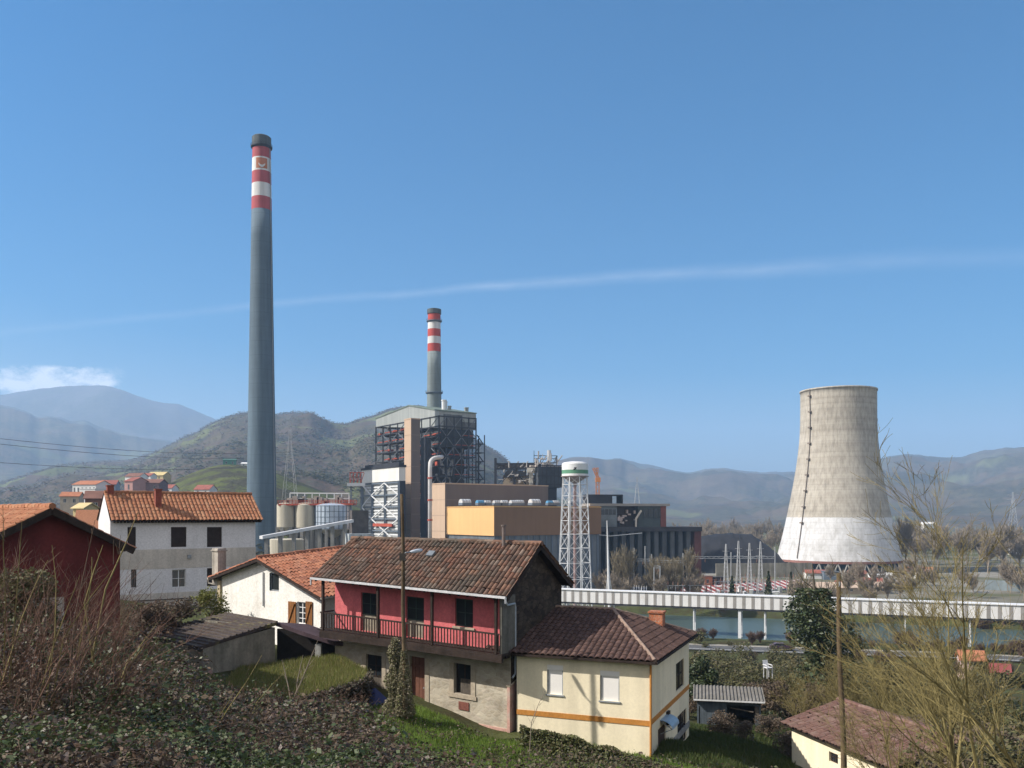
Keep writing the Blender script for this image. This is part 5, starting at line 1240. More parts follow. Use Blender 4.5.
m = MB(); m.prism([pp(502, 478, D - .5), pp(507, 470.2, D - .5), pp(526, 470.2, D - .5), pp(526, 476, D - .5)], V(0, 1, 0)); m.build('dark_sheet', steel_dk, gb)
m = MB(); a_ = pp(527, 473, D - 3); ff = Frame.at(a_.x, a_.y, a_.z); k = D / F; m.box(ff, 0, 8 * k, 0, 4, 0, 5.2 * k); m.box(ff, 2.2 * k, 6 * k, .3, 3.7, -13 * k, -.01); m.build('white_chute', mat('cream_chute', (.62, .60, .53), .7, .08, .3), gb)
D = 385; k = D / F; a_ = pp(538.5, 484, D); ff = Frame.ang(538.5, 484, D, 8)
m = MB(); m.box(ff, 0, 24 * k, 0, 9, -1.5, 17.5 * k); m.build('equipment_room', mat('dark_blue_grey_sheet', (.055, .065, .08), .8, .3, .2, streak=.3), gb)
m = MB(); m.box(ff, 8 * k, 19 * k, 1, 8, GZ - ff.O.z, -1.51); m.build('support_shaft', steel_dk, gb)
m = MB()
for u_ in (0, 8, 16, 24): m.bar(ff(u_ * k, -.2, -1.5), ff(u_ * k, -.2, 19 * k), .35)
for z in (-.2, 8, 18.5): m.bar(ff(-.4, -.2, z * k), ff(24.6 * k, -.2, z * k), .4)
for u_ in (-3, 4, 12, 20): m.bar(ff(u_ * k, 4, 18 * k), ff(u_ * k, 4, (30 if u_ < 5 else 29) * k), .28)
for z in (22, 26, 29): m.bar(ff(-3 * k, 4, z * k), ff(21 * k, 4, z * k), .25)
for i in range(4): m.bar(ff((-3 + i * 6) * k, 4, 18.5 * k), ff((3 + i * 6) * k, 4, 28.5 * k), .2)
m.bar(ff(-3 * k, 4, 30 * k), ff(-3 * k, 4, 34 * k), .2); m.bar(ff(2 * k, 4, 29 * k), ff(2 * k, 4, 33.5 * k), .2)
m.build('steel_frame', steel_dk, gb)
m = MB()
for i in range(9): u_ = U(-8, 22); m.box(ff, u_ * k, (u_ + U(1.5, 4)) * k, 2, 6, 17.6 * k, U(19, 22.5) * k)
m.build('roof_machinery', mat('pale_machinery', (.42, .38, .35), .7, .3, .5), gb)
m = MB(); q = ff(12 * k, 3, 24 * k); m.tube(q, q + V(0, 0, 10.3 * k), 2.0 * k, k=14); m.build('silver_stack', mat('bright_zinc', (.62, .64, .66), .35, .08, 1, metal=.4), gb)
rn = random.Random(12)
for i in range(46):
    a_ = pp(rn.uniform(497, 545), rn.uniform(466, 486), 393 + rn.uniform(-4, 6)); L_ = rn.uniform(1, 5); d = rn.choice((V(1, 0, 0), V(0, 0, 1), V(.7, 0, .7), V(0, 1, 0))); m = MB(); m.path([a_, a_ + d * L_, a_ + d * L_ + V(rn.uniform(-1, 1), 0, rn.uniform(-.6, 1.2))], [rn.uniform(.12, .4)] * 3, 6); m.build('pipe', lag, gb)
for i in range(26):
    q = ff(rn.uniform(-4, 24) * k, rn.uniform(-.6, 5), rn.uniform(17.6, 27) * k); L_ = rn.uniform(.8, 3.5); d = rn.choice((V(1, 0, 0), V(0, 0, 1), V(0, 0, 1), V(.6, 0, .8))); m = MB(); m.path([q, q + d * L_], [rn.uniform(.1, .35)] * 2, 6); m.build('pipe', lag, gb)
m = MB()
for i in range(30):
    a_ = pp(rn.uniform(496, 541), rn.uniform(470, 484), 391); d = rn.choice((V(3.5, 0, 0), V(0, 0, 3), V(2.4, 0, 2.4), V(-2.4, 0, 2.4))); m.bar(a_, a_ + d, .22)
for u_ in range(0, 25, 4): m.bar(ff(u_ * k, -.3, -1.5), ff(u_ * k, -.3, 18 * k), .2)
m.build('lattice', steel_dk, gb)
# --- orange crane behind
D = 430; k = D / F; cr = thing('crane', 'orange lattice crane mast rising behind the bunker deck', 'crane', V(PX(597.5, H, D).x, D, GZ))
def lat(m, a, b, w_, n, t):
    a, b = Vector(a), Vector(b); d = (b - a).normalized(); x = d.cross(V(0, 1, 0)).normalized(); y = d.cross(x); cs_ = [(x * i + y * j) * w_ / 2 for i, j in ((-1, -1), (1, -1), (1, 1), (-1, 1))]
    for c_ in cs_: m.bar(a + c_, b + c_, t)
    for i in range(n):
        p, q = a.lerp(b, i / n), a.lerp(b, (i + 1) / n)
        for j in range(4): m.bar(p + cs_[j], q + cs_[(j + 1) % 4], t * .6)
om = mat('orange_crane_paint', (.60, .24, .085), .6, .1, .5)
m = MB(); base = V(PX(598, H, D).x, D, GZ); lat(m, base, PX(597.5, 478, D), 1.5, 22, .3); m.build('mast', om, cr)
m = MB(); lat(m, PX(598.5, 479, D), PX(593.5, 468, D), 1.0, 6, .28); lat(m, PX(597, 477, D), PX(597.2, 467.5, D), .9, 5, .26); m.build('jib', om, cr)
m = MB(); q = PX(598, 480, D); m.box(Frame.at(q.x, q.y, q.z), -1.3, 1.2, -1, 1, -1, 1.2); m.build('cab', om, cr)
# --- bunker deck building
f = Frame.ang(590, 504, 345, 12); k = 345 / F
bd = thing('coal_bunker', 'dark bunker building with a row of tall concrete bays and a recessed upper deck', 'industrial building', f(25, 10, GZ - f.O.z))
z0 = GZ - f.O.z
def rc(x0, x1, y0, y1, v=0): return f.rect(x0, x1, y0, y1, v)
a, b, c_, d = rc(588, 701, 527, 531.5); uE_ = b
m = MB(); m.box(f, a, b, -1.2, 14, c_, d); m.build('deck', mat('sooty_deck_edge', (.050, .048, .052), .9, .25, .2), bd)
m = MB(); m.box(f, a + .5, b - .5, 3.5, 13.5, z0, c_ - .01); m.build('bay_wall', mat('sooty_bay_wall', (.030, .034, .040), .9, .3, .15), bd)
m = MB(); n = 14
for i in range(n): u_ = a + 1 + (b - a - 3) * i / (n - 1); m.box(f, u_ - .85, u_ + .85, -.2, 3.5, z0, c_ - .011)
m.build('bay_pier', mat('blue_grey_concrete', (.105, .115, .125), .9, .25, .15, streak=.4), bd)
m = MB(); u_ = b - 3.0; m.box(f, u_, b - .1, -.5, 13.8, z0, c_ - .012); m.build('brick_end', mat('dark_red_brickwork', (.13, .055, .05), .9, .25, .2), bd)
a, b, c_, d = rc(591, 671.5, 503.5, 506); m = MB(); m.box(f, a, b, 1.5, 13, c_, d); m.build('roof', mat('pale_roof_slab', (.33, .30, .27), .9, .15, .2), bd)
a, b, c2_, d2 = rc(640, 668.5, 506, 527); dk = f.hit(650, 526.8, 2)[1]
m = MB(); m.box(f, a, b - 2.5, 2.2, 12.5, dk, c_ - .01); m.build('upper_room', mat('dark_green_grey_sheet', (.070, .085, .085), .85, .3, .2), bd)
m = MB(); m.box(f, b - 2.49, b - .2, 2.0, 12.6, dk, c_ - .011); m.build('brick_pier', mat('red_brick_pier', (.21, .075, .06), .9, .25, .2), bd)
a2, b2, cw, dw = rc(643, 663.5, 509, 518, 2.2)
for i in range(4): x0 = a2 + (b2 - a2) * i / 4; window(f.shift(0, 2.0, 0), (x0 + .1, x0 + (b2 - a2) / 4 - .1, cw, dw), bd, (steel_dk, glass), .06, 'window', 0, 0)
a, b, cw, dw = rc(600, 617, 507, 526, 2.2); m = MB(); m.box(f, a, b, 2.3, 6, dk, c_ - .012); m.build('grey_panel_wall', mat('grey_panel', (.17, .19, .20), .85, .3, .25), bd)
a, b, cw, dw = rc(601, 616, 509, 515, 2.2); window(f.shift(0, 2.1, 0), (a, b, cw, dw), bd, (grey_metal, glass), .06, 'window', 3, 0)
a, b, cw, dw = rc(590.5, 599.5, 507, 526, 2.2); m = MB(); m.box(f, a, b, 2.0, 7, dk - 1, c_ - .013); m.build('ochre_panel_wall', ye, bd)
a, b, cw, dw = rc(617, 640, 507, 526, 3); m = MB(); m.box(f, a, b, 5.5, 11.5, dk, c_ - .013); m.build('dark_recess_wall', boil_dk, bd)
rn = random.Random(9); m = MB()
for i in range(12):
    x = rn.uniform(a, b - 1.5); z = rn.uniform(0, 6); m.box(f, x, x + rn.uniform(.5, 2.2), 2.6 + rn.random(), 4.5, dk + z, dk + z + rn.uniform(.5, 2))
m.build('conveyor_machinery', mat('pale_pink_machinery', (.52, .42, .38), .8, .3, .6), bd)
m = MB(); q = f.hit(636, 526, 1.8); m.path([f(q[0], 1.8, dk), f(q[0], 1.8, dk + 3.2), f(q[0] + 2.2, 1.8, dk + 6.5)], [.45] * 3, 8); m.build('pale_chute', mat('pale_chute_paint', (.62, .55, .46), .7, .1, .5), bd)
a, b, c_, d = rc(588, 623, 494.5, 504, 4); m = MB(); m.box(f, a, b - 5, 4, 11, f.hit(600, 503.4, 4)[1], d)
for x in (b - 4.9, b - .4): m.box(f, x, x + .4, 4, 11, c_, d)
m.box(f, b - 4.89, b, 4, 11, d - .5, d + .001); m.build('rooftop_house', steel_dk, bd)
m = MB(); q = f.hit(610, 536, -1.5); q2 = f.hit(642, 533, -1.5); m.bar(f(q[0], -1.5, q[1]), f(q2[0], -1.5, q2[1]), .25); q3 = f.hit(592, 534, -1.5); m.bar(f(q3[0], -1.5, q3[1]), f(q[0], -1.5, q[1]), .25); m.build('pale_pipe', steel_wt, bd)

# --- coal pile
D0 = 455; px = np.linspace(690, 800, 60); hp = np.interp(px, [690, 700, 712, 730, 742, 752, 765, 776, 790, 800], [0, 17, 18, 18.6, 18.2, 17.8, 13, 8, 3, 0])
m = MB(); rows = 14; nx = 60
for j in range(rows):
    s_2 = -1 + 2 * j / (rows - 1)
    for i in range(nx):
        D = D0 + s_2 * 34; z = GZ + max(0, 1 - s_2 ** 2) ** .8 * hp[i] * 1.0 + .7 * mn.noise(V(i * .5, j * .9, 2)); x = (px[i] - CX) / F * D0
        m.v.append(V(x + s_2 * 4, D, z - (.8 if j in (0, rows - 1) else 0)))
for j in range(rows - 1):
    for i in range(nx - 1): a_ = j * nx + i; m.f.append((a_, a_ + 1, a_ + nx + 1, a_ + nx)); m.m.append(0); m.uv.append(None)
tag(m.build('coal_pile', mat('coal', (.022, .022, .026), .85, .35, .12, bump=.5, bs=.6), None, True), 'broad black coal heap between the bunker and the cooling tower', 'coal heap')

# --- silos and conveyors behind the houses on the left
D = 305; k = D / F
def silo(px, hw, y0, y1, lab, mm, ribs=0):
    c = V(PX(px, H, D).x, D, GZ); r_ = hw * k; z0, z1 = PX(0, y1, D).z - GZ, PX(0, y0, D).z - GZ
    t = thing('silo', lab, 'silo', c); m = MB(); m.lathe(c, [(r_, z0), (r_, z1), (r_ * .7, z1 + .6), (.1, z1 + .9)], 40); m.build('shell', mm, t)
    m = MB(); m.lathe(c, [(.6, z0 - 3.2), (r_ * .98, z0 - .02)], 30); m.build('hopper', cream_c, t)
    for i in range(6): a_ = 2 * math.pi * (i + .3) / 6; p = c + V(r_ * .9 * math.cos(a_), r_ * .9 * math.sin(a_), 0); m = MB(); m.box(Frame.at(p.x, p.y, GZ), -.5, .5, -.5, .5, -.5, z0 - .03); m.build('column', concrete, t)
    if ribs:
        m = MB()
        for i in range(24): a_ = 2 * math.pi * i / 24; p = c + V((r_ + .08) * math.cos(a_), (r_ + .08) * math.sin(a_), 0); m.bar(p + V(0, 0, z0), p + V(0, 0, z1), .16)
        for z in np.linspace(z0 + .3, z1 - .2, 5): m.lathe(c, [(r_ + .02, z), (r_ + .14, z + .07), (r_ + .02, z + .14)], 40, caps=False)
        m.build('rib', steel_bl, t)
    return c, r_, z1
silo(286, 9, 505, 527, 'cream concrete silo closest to the tall chimney', cream_c)
silo(306, 10.5, 505, 527.5, 'cream concrete silo between the other silo and the metal tank', cream_c)
silo(333, 17.5, 505.5, 529, 'shiny ribbed metal tank next to the cream silos', mat('pale_blue_metal_sheet', (.50, .58, .68), .3, .08, .4, spec=.6, metal=.3), 1)
c = V(PX(287, H, 285).x, 285, GZ); tk = thing('squat_tank', 'squat cream tank standing under the sloping conveyor', 'tank', c)
m = MB(); q = 285 / F; m.lathe(c, [(15.5 * q, 0), (16.8 * q, PX(0, 539.5, 285).z - GZ), (15.5 * q, PX(0, 538.8, 285).z - GZ)], 36); m.build('shell', cream_c, tk)
m = MB(); p = c + V(-5.3 * q, -15.6 * q, 0); m.tube(p + V(0, -.3, 5.0), p + V(0, .6, 5.0), 1.2, k=12); m.build('hatch', dark_in, tk)
pf = thing('silo_gallery', 'red and white railed gallery running over the silo tops', 'gallery', PX(315, 500, D))
m = MB(); a_, b_ = PX(278, 504, D - 3), PX(353, 503.5, D - 3); fx = Frame.two(a_, b_); Lx = (b_ - a_).length; m.box(fx, 0, Lx, 0, 7, -.5, .1)
for v_ in (0, 7):
    for i in range(27): m.bar(fx(Lx * i / 26, v_, .1), fx(Lx * i / 26, v_, 1.2), .12)
    for z in (.65, 1.2): m.bar(fx(0, v_, z), fx(Lx, v_, z), .12)
m.build('red_deck', red_pt, pf)
m = MB(); w0_, w1_ = PX(290, 493, D), PX(349, 493.5, D)
for i in range(9): p = w0_.lerp(w1_, i / 8); m.bar(V(p.x, p.y, a_.z), p, .3)
m.bar(w0_, w1_, .4); m.bar(w0_ - V(0, 0, 1.8), w1_ - V(0, 0, 1.8), .2)
m.build('white_frame', steel_wt, pf)
m = MB(); rn = random.Random(3)
for i in range(16): x = rn.uniform(1, Lx - 2); m.box(fx, x, x + rn.uniform(.6, 2.2), 2, 5, .1, rn.uniform(.8, 3.0))
m.build('dosing_machinery', mat('beige_machinery', (.35, .31, .27), .8, .3, .5), pf)
cv = thing('sloping_conveyor', 'pale covered conveyor sloping up past the silos to a dark head house', 'conveyor', PX(305, 560, 275))
a_, b_ = PX(261, 537.5, 268), PX(352, 521, 290); fx = Frame.two(a_, b_); Lx = (b_ - a_).length
m = MB(); m.box(fx, 0, Lx, -1, 1, -.45, .5); m.build('casing', mat('pale_conveyor_sheet', (.66, .66, .67), .5, .1, .5, streak=.1), cv)
for i in range(7): p = fx(Lx * (i + .4) / 7, 0, -.55); m = MB(); m.box(Frame.at(p.x, p.y, GZ), -.55, .55, -.6, .6, -.5, p.z - GZ - .01); m.build('pier', concrete, cv)
m = MB(); q = PX(354, 545, 292); ff = Frame.ang(352, 520, 290, 20); m.box(ff, 0, 5.5, 0, 5, -8, 3.2); m.build('head_house', mat('rusty_head_house', (.085, .075, .07), .8, .3, .4), cv)
m = MB(); m.box(ff, -.5, 6.5, -.4, 5.4, -9.2, -8.02); m.bar(ff(-.5, -.4, -7.2), ff(6.5, -.4, -7.2), .2); m.build('red_landing', red_pt, cv)
m = MB(); ff = Frame.ang(349, 534, 283, 25); m.box(ff, 0, 8, 0, 8, GZ - ff.O.z, 0); o = m.build('transfer_house', mat('pale_blue_render', (.50, .54, .56), .85, .15, .4, streak=.4)); tag(o, 'pale weathered transfer house under the conveyor head', 'industrial building')
lf = thing('silo_yard_block', 'grey concrete process block with dark open bays below the silos', 'industrial building', PX(320, 545, 320))
ff = Frame.ang(290, 528, 322, 5); m = MB(); m.box(ff, 0, 26, 0, 8, GZ - ff.O.z, -1.5); m.build('wall', mat('dirty_grey_concrete', (.19, .18, .165), .9, .3, .2, streak=.4), lf)
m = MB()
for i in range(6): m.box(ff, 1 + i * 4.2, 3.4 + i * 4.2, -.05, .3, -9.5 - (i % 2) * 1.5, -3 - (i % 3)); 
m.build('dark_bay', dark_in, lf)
# --- pipe bridge with red railing at the filter building
m = MB(); p = PX(347, 483, 350); fx = Frame.at(p.x, p.y, p.z, 10); kk = 350 / F; m.box(fx, 0, 18 * kk, 0, 4, -1.2, 0); 
tr = thing('transfer_bridge', 'small red braced landing bridge beside the white filter top', 'bridge', p); m.build('deck', steel_wt, tr)
m = MB()
for i in range(4): m.bar(fx((3 + i * 3.5) * kk, .2, 0), fx((3 + i * 3.5) * kk, .2, 4.2), .3); m.bar(fx((3 + i * 3.5) * kk, .2, 0), fx((6.5 + i * 3.5) * kk, .2, 4.0), .25)
m.bar(fx(3 * kk, .2, 4.2), fx(17 * kk, .2, 4.2), .3); m.build('red_truss', red_pt, tr)
m = MB(); m.bar(fx(4 * kk, 2, -1.2), V(fx(4 * kk, 2, 0).x, fx(4 * kk, 2, 0).y, GZ), .5); m.bar(fx(14 * kk, 2, -1.2), V(fx(14 * kk, 2, 0).x, fx(14 * kk, 2, 0).y, GZ), .5); m.build('trestle', steel_bl, tr)

# ------------------------------------------------------------------ covered belt bridge over the river
A_, B_ = PX(560, 601.5, 231), PX(1200, 630.5, 178)
zb_ = 7.3; A_.z = B_.z = zb_; fb = Frame.two(A_, B_); Lb = (B_ - A_).length
bb = thing('belt_bridge', 'long white covered belt bridge with grey bands on thin legs', 'bridge', fb(Lb / 2, 0, -zb_ + GZ))
m = MB(); m.box(fb, -34, Lb, 0, 3.2, 0, 3.1); m.build('casing', mat('white_bridge_sheet', (.76, .755, .75), .55, .05, .3, streak=.12, blot=((.52, .46, .42), .35, .62, .85)), bb)
m = MB(); st = 8.3 * 231 / F
x = st * .45 - 15 * st; xs_ = []
while x < Lb - 1: xs_.append(x); x += st * 1.0
for x in xs_: m.box(fb, x, x + st * .33, -.06, 3.26, .02, 3.04)
m.build('grey_band', mat('translucent_grey_sheet', (.30, .285, .27), .6, .15, .3), bb)
m = MB(); m.box(fb, -34.1, Lb + .1, -.25, 3.45, 3.102, 3.3); m.build('roof', white_metal, bb)
m = MB(); m.box(fb, -34, Lb, .1, 3.1, -.45, -.003); m.build('underside_girder', steel_dk, bb)
lx = [(470, 640), (520, 640), (566, 640), (694, 640), (740, 640), (765, 640), (838, 645), (905, 650), (970, 655)]
for i, (px, _) in enumerate(lx):
    u_ = fb.hit(px, 600, 1)[0]; p = fb(u_, 1.6, 0); g0 = gz(p.x, p.y); m = MB()
    for s_2 in (-.9, .9): m.bar(V(p.x, p.y, g0 - .5) + fb.P * s_2 * 1.1, p + fb.P * s_2 + V(0, 0, -.46), .30 if i != 4 else .7)
    for z in (2.2, 4.6): m.bar(V(p.x, p.y, g0 + z) - fb.P * .95, V(p.x, p.y, g0 + z) + fb.P * .95, .14)
    m.build('trestle', steel_wt, bb)
# ------------------------------------------------------------------ switchyard between the bridge and the bunker
sw_g = 'switchyard gantries'
post_m = mat('galvanised_steel', (.38, .39, .40), .6, .12, .5)
def gantry(pxs, ytops, ybeam, D, lab, w_=.32):
    c = PX(pxs[0], H, D); c.z = GZ; t = thing('switchyard_gantry', lab, 'gantry', c)
    for px, y in zip(pxs, ytops):
        p = PX(px, y, D); m = MB(); m.bar(V(p.x, D, GZ - .3), V(p.x, D, p.z), w_); m.build('post', post_m, t)
    m = MB(); a, b = PX(pxs[0], ybeam, D), PX(pxs[-1], ybeam, D)
    for dz in (-.35, .35): m.bar(a + V(0, 0, dz), b + V(0, 0, dz), .14)
    n = max(2, int((b - a).length / 1.6))
    for i in range(n): m.bar(a.lerp(b, i / n) + V(0, 0, -.35 if i % 2 else .35), a.lerp(b, (i + 1) / n) + V(0, 0, .35 if i % 2 else -.35), .1)
    m.build('beam', post_m, t)
    for i in range(3):
        q = a.lerp(b, (i + .7) / 3.4); m = MB(); m.path([q + V(0, .1, -.4), q + V(0, .1, -1.0), q + V(0, .1, -1.7)], [.05, .14, .05], 6); m.build('insulator', mat('glazed_insulator', (.30, .17, .12), .3, .1, 1) if 'glazed_insulator' not in bpy.data.materials else bpy.data.materials['glazed_insulator'], t)
gantry([634, 645, 651.5], [548, 546, 554], 560, 290, 'pale switchyard gantry of three posts behind the bridge, beside the blue transformer')
gantry([655, 683], [566, 553], 561.5, 296, 'long low switchyard beam between a stub post and a tall post among the bare trees')
gantry([687, 731, 775], [550, 552, 547], 557.5, 302, 'widest switchyard gantry carrying a beam past the lattice masts')
gantry([654, 660], [567, 566], 567, 280, 'short grey portal standing closest to the belt bridge')
for i, (px, y, lab) in enumerate(((726, 544, 'tapered lattice mast closest to the brick kiosk'), (738.5, 541, 'tapered lattice mast next to the first one from the kiosk'), (749.5, 543, 'tapered lattice mast third from the kiosk'), (760.5, 541.5, 'tapered lattice mast closest to the cooling tower'))):
    D = 308 + i * 3; b_ = V(PX(px, H, D).x, D, GZ); t = thing('lattice_mast', lab, 'mast', b_, 'switchyard lattice masts')
    m = MB(); top = PX(px, y, D); n = 12
    for sx_, sy_ in ((-1, -1), (1, -1), (1, 1), (-1, 1)): m.bar(b_ + V(sx_ * .9, sy_ * .9, 0), top + V(sx_ * .12, sy_ * .12, 0), .16)
    for k in range(n):
        for q in range(4):
            ca, cb2 = [(-1, -1), (1, -1), (1, 1), (-1, 1)][q], [(-1, -1), (1, -1), (1, 1), (-1, 1)][(q + 1) % 4]
            r0, r1 = .9 + (.12 - .9) * k / n, .9 + (.12 - .9) * (k + 1) / n
            m.bar(b_.lerp(top, k / n) + V(ca[0] * r0, ca[1] * r0, 0), b_.lerp(top, (k + 1) / n) + V(cb2[0] * r1, cb2[1] * r1, 0), .1)
    m.build('lattice', post_m, t)
    m = MB(); q = b_.lerp(top, .72); m.bar(q - V(1.7, 0, 0), q + V(1.7, 0, 0), .16); q = b_.lerp(top, .86); m.bar(q - V(1.2, 0, 0), q + V(1.2, 0, 0), .14); m.build('cross_arm', post_m, t)
D = 262; p = PX(607, 520.5, D); b_ = V(PX(609.5, H, D).x, D, GZ); t = thing('lighting_mast', 'tall tapering white mast beside the water tower', 'mast', b_)
m = MB(); m.path([b_, b_.lerp(p, .5), p], [.48, .36, .12], 8); m.build('pole', steel_wt, t); m = MB(); q = b_.lerp(p, .12); m.bar(b_ + V(-1.6, 0, 0), b_.lerp(p, .45), .22); m.bar(b_ + V(1.5, 0, 0), b_.lerp(p, .45), .22); m.build('stay', steel_wt, t)
for i, (px, D, lab) in enumerate(((636, 284, 'dark blue transformer closest to the water tower'), (643.5, 282, 'dark blue transformer beside the taller of the pale posts'))):
    c = PX(px, H, D); fx = Frame.at(c.x, D, GZ, 8); t = thing('transformer', lab, 'transformer', fx.O, 'transformers in the yard'); bm = mat('dark_blue_tank', (.03, .04, .075), .6, .2, .8) if i == 0 else bpy.data.materials['dark_blue_tank']
    m = MB(); m.box(fx, -1.3, 1.3, -1, 1, .3, 3.4)
    for k in range(8): m.box(fx, -1.25 + k * .34, -1.12 + k * .34, -1.5, -1.003, .6, 3.1)
    m.build('tank', bm, t); m = MB(); m.tube(fx(-1.1, 0, 4.3), fx(1.1, 0, 4.3), .42, k=10); m.bar(fx(0, 0, 3.4), fx(0, 0, 4.1), .2); m.build('conservator', bm, t)
    for k in range(3): m = MB(); m.path([fx(-.8 + k * .8, -.5, 3.41), fx(-.8 + k * .8, -.6, 4.4), fx(-.8 + k * .8, -.7, 5.4)], [.22, .16, .05], 8); m.build('bushing', steel_wt, t)
# rows of insulator stands
stand_c = PX(700, H, 290); fx = Frame.at(0, 0, 0); rn = random.Random(4)
st0 = thing('insulator_stand', 'slim steel stand with brown insulator in the switchyard rows', 'insulator stand', V(0, 0, 0), 'insulator stands in the switchyard')
m = MB(); m.bar(V(-.25, 0, 0), V(-.2, 0, 2.4), .13); m.bar(V(.25, 0, 0), V(.2, 0, 2.4), .13); m.bar(V(-.4, 0, 2.4), V(.4, 0, 2.4), .16); m.build('stand', post_m, st0)
m = MB(); m.path([V(0, 0, 2.45), V(0, 0, 3.2), V(0, 0, 4.2)], [.2, .17, .1], 7); m.bar(V(-.9, 0, 4.25), V(.9, 0, 4.25), .1); m.build('insulator', bpy.data.materials['glazed_insulator'], st0)
index_kids(); n0 = 0
for row, D in enumerate((286, 296, 316, 326)):
    for px in range(664, 776, 7):
        if rn.random() < .3: continue
        p = V(PX(px + rn.uniform(-2, 2), H, D).x, D + rn.uniform(-1, 1), GZ)
        if n0 == 0: st0.location = p
        else: dup(st0, p, rn.uniform(-.4, .4), rn.uniform(.85, 1.25))
        n0 += 1
# bus bar portals and small apparatus cabinets between the gantries
for i, (px, D, lab) in enumerate(((668, 283, 'short bus bar portal closest to the bridge, left of the kiosk'), (690, 284, 'short bus bar portal just left of the orange kiosk'), (716, 300, 'short bus bar portal behind the dark service hut'), (741, 322, 'short bus bar portal under the middle lattice masts'), (757, 296, 'short bus bar portal before the conifer behind the striped roof'), (780, 318, 'short bus bar portal by the foot of the cooling tower'))):
    c = PX(px, H, D); c.z = GZ; t = thing('bus_portal', lab, 'portal', c, 'bus bar portals'); 
    for k in range(3): m = MB(); q = c + V(k * 2.4, 0, 0); m.bar(q, q + V(0, 0, 5.2), .22); m.build('post', post_m, t)
    m = MB(); m.bar(c + V(-.6, 0, 5.3), c + V(5.4, 0, 5.3), .2); m.build('beam', post_m, t)
    for k in range(4): m = MB(); q = c + V(k * 1.6, 0, 5.4); m.path([q, q + V(0, 0, .6), q + V(0, 0, 1.3)], [.16, .13, .05], 6); m.build('insulator', bpy.data.materials['glazed_insulator'], t)
cab = thing('apparatus_cabinet', 'small pale apparatus cabinet standing in the switchyard', 'cabinet', V(0, 0, 0), 'apparatus cabinets in the switchyard')
m = MB(); m.box(WF, -.8, .8, -.5, .5, 0, 1.9); m.box(WF, -.9, .9, -.6, .6, 1.903, 2.05); m.build('body', steel_wt, cab); m = MB(); m.box(WF, -.7, .7, -.56, -.503, .3, 1.8); m.build('door', cl_grey, cab)
index_kids()
for i in range(34):
    D = rn.uniform(278, 330); p = V(PX(rn.uniform(612, 785), H, D).x, D, GZ)
    if i == 0: cab.location = p
    else: dup(cab, p, rn.uniform(-.6, .6), rn.uniform(.6, 1.4))
# small buildings along the far bank
def hut(name, px, py, D, w_, d_, h_, wallm, roofm, lab, cat, rise=1.2, ang=10, win=2, flat=False, chim=False, door=True):
    """small house: corner row py is its foot; roof ridge runs along the front"""
    c = PX(px, py, D); fx = Frame.at(c.x, D, c.z, ang); t = thing(name, lab, cat, c)
    ho = [(w_ * (i + .5) / win - .5, w_ * (i + .5) / win + .5, h_ * .45, h_ * .8) for i in range(win)]
    m = MB(); wall(m, fx, 0, w_, -3, h_, ho, th=.15)
    top = [] if flat else [(0, h_), (d_, h_), (d_ / 2, h_ + rise)]
    for u_ in (0, w_):
        m.face([fx(u_, 0, -3), fx(u_, d_, -3), fx(u_, d_, h_), *([] if flat else [fx(u_, d_ / 2, h_ + rise)]), fx(u_, 0, h_)])
    m.face([fx(0, d_, -3), fx(w_, d_, -3), fx(w_, d_, h_), fx(0, d_, h_)]); m.build('wall', wallm, t)
    m = MB()
    if flat: m.box(fx, -.2, w_ + .2, -.2, d_ + .2, h_ + .003, h_ + .3)
    else:
        o_ = .35
        for a_, b_ in (((-o_, h_ - rise * o_ * 2 / d_), (d_ / 2, h_ + rise)), ((d_ + o_, h_ - rise * o_ * 2 / d_), (d_ / 2, h_ + rise))):
            m.prism([fx(-o_, a_[0], a_[1] + .02), fx(w_ + o_, a_[0], a_[1] + .02), fx(w_ + o_, b_[0], b_[1] + .02), fx(-o_, b_[0], b_[1] + .02)], V(0, 0, .18))
    r_ = m.build('roof', roofm, t)
    if chim: m = MB(); m.box(fx, w_ * .7, w_ * .7 + .7, d_ * .45, d_ * .45 + .6, h_, h_ + rise + 1.0); m.build('chimney', brick, r_)
    for h in ho: window(fx, h, t, (white_metal, glass), .06, 'window', 1, 0)
    return t
o_roof = mat('orange_roof_far', (.40, .16, .085), .9, .18, .8); r_roof = mat('red_roof_far', (.29, .10, .075), .9, .2, .6); w_far = mat('white_far_wall', (.72, .71, .69), .9, .08, .3); b_roof = mat('brown_roof_far', (.20, .10, .075), .9, .2, .6)
pk_far = mat('pink_far_wall', (.52, .30, .27), .9, .1, .4); y_far = mat('yellow_far_wall', (.58, .46, .24), .9, .1, .4)
def zrow(z, D): return H + (CZ - z) * F / D
hut('brick_kiosk', 703, zrow(2, 335), 335, 3.8, 3, 4.4, mat('orange_brick', (.52, .19, .11), .9, .15, 1.5), b_roof, 'small orange brick kiosk with flat roof beside the striped roof', 'kiosk', flat=True, win=1)
hut('service_hut', 713.6, zrow(2, 337), 337, 4.6, 4, 3.9, mat('dark_hut_wall', (.06, .05, .05), .9), roofdk, 'dark flat service hut touching the orange brick kiosk', 'hut', flat=True, win=1)
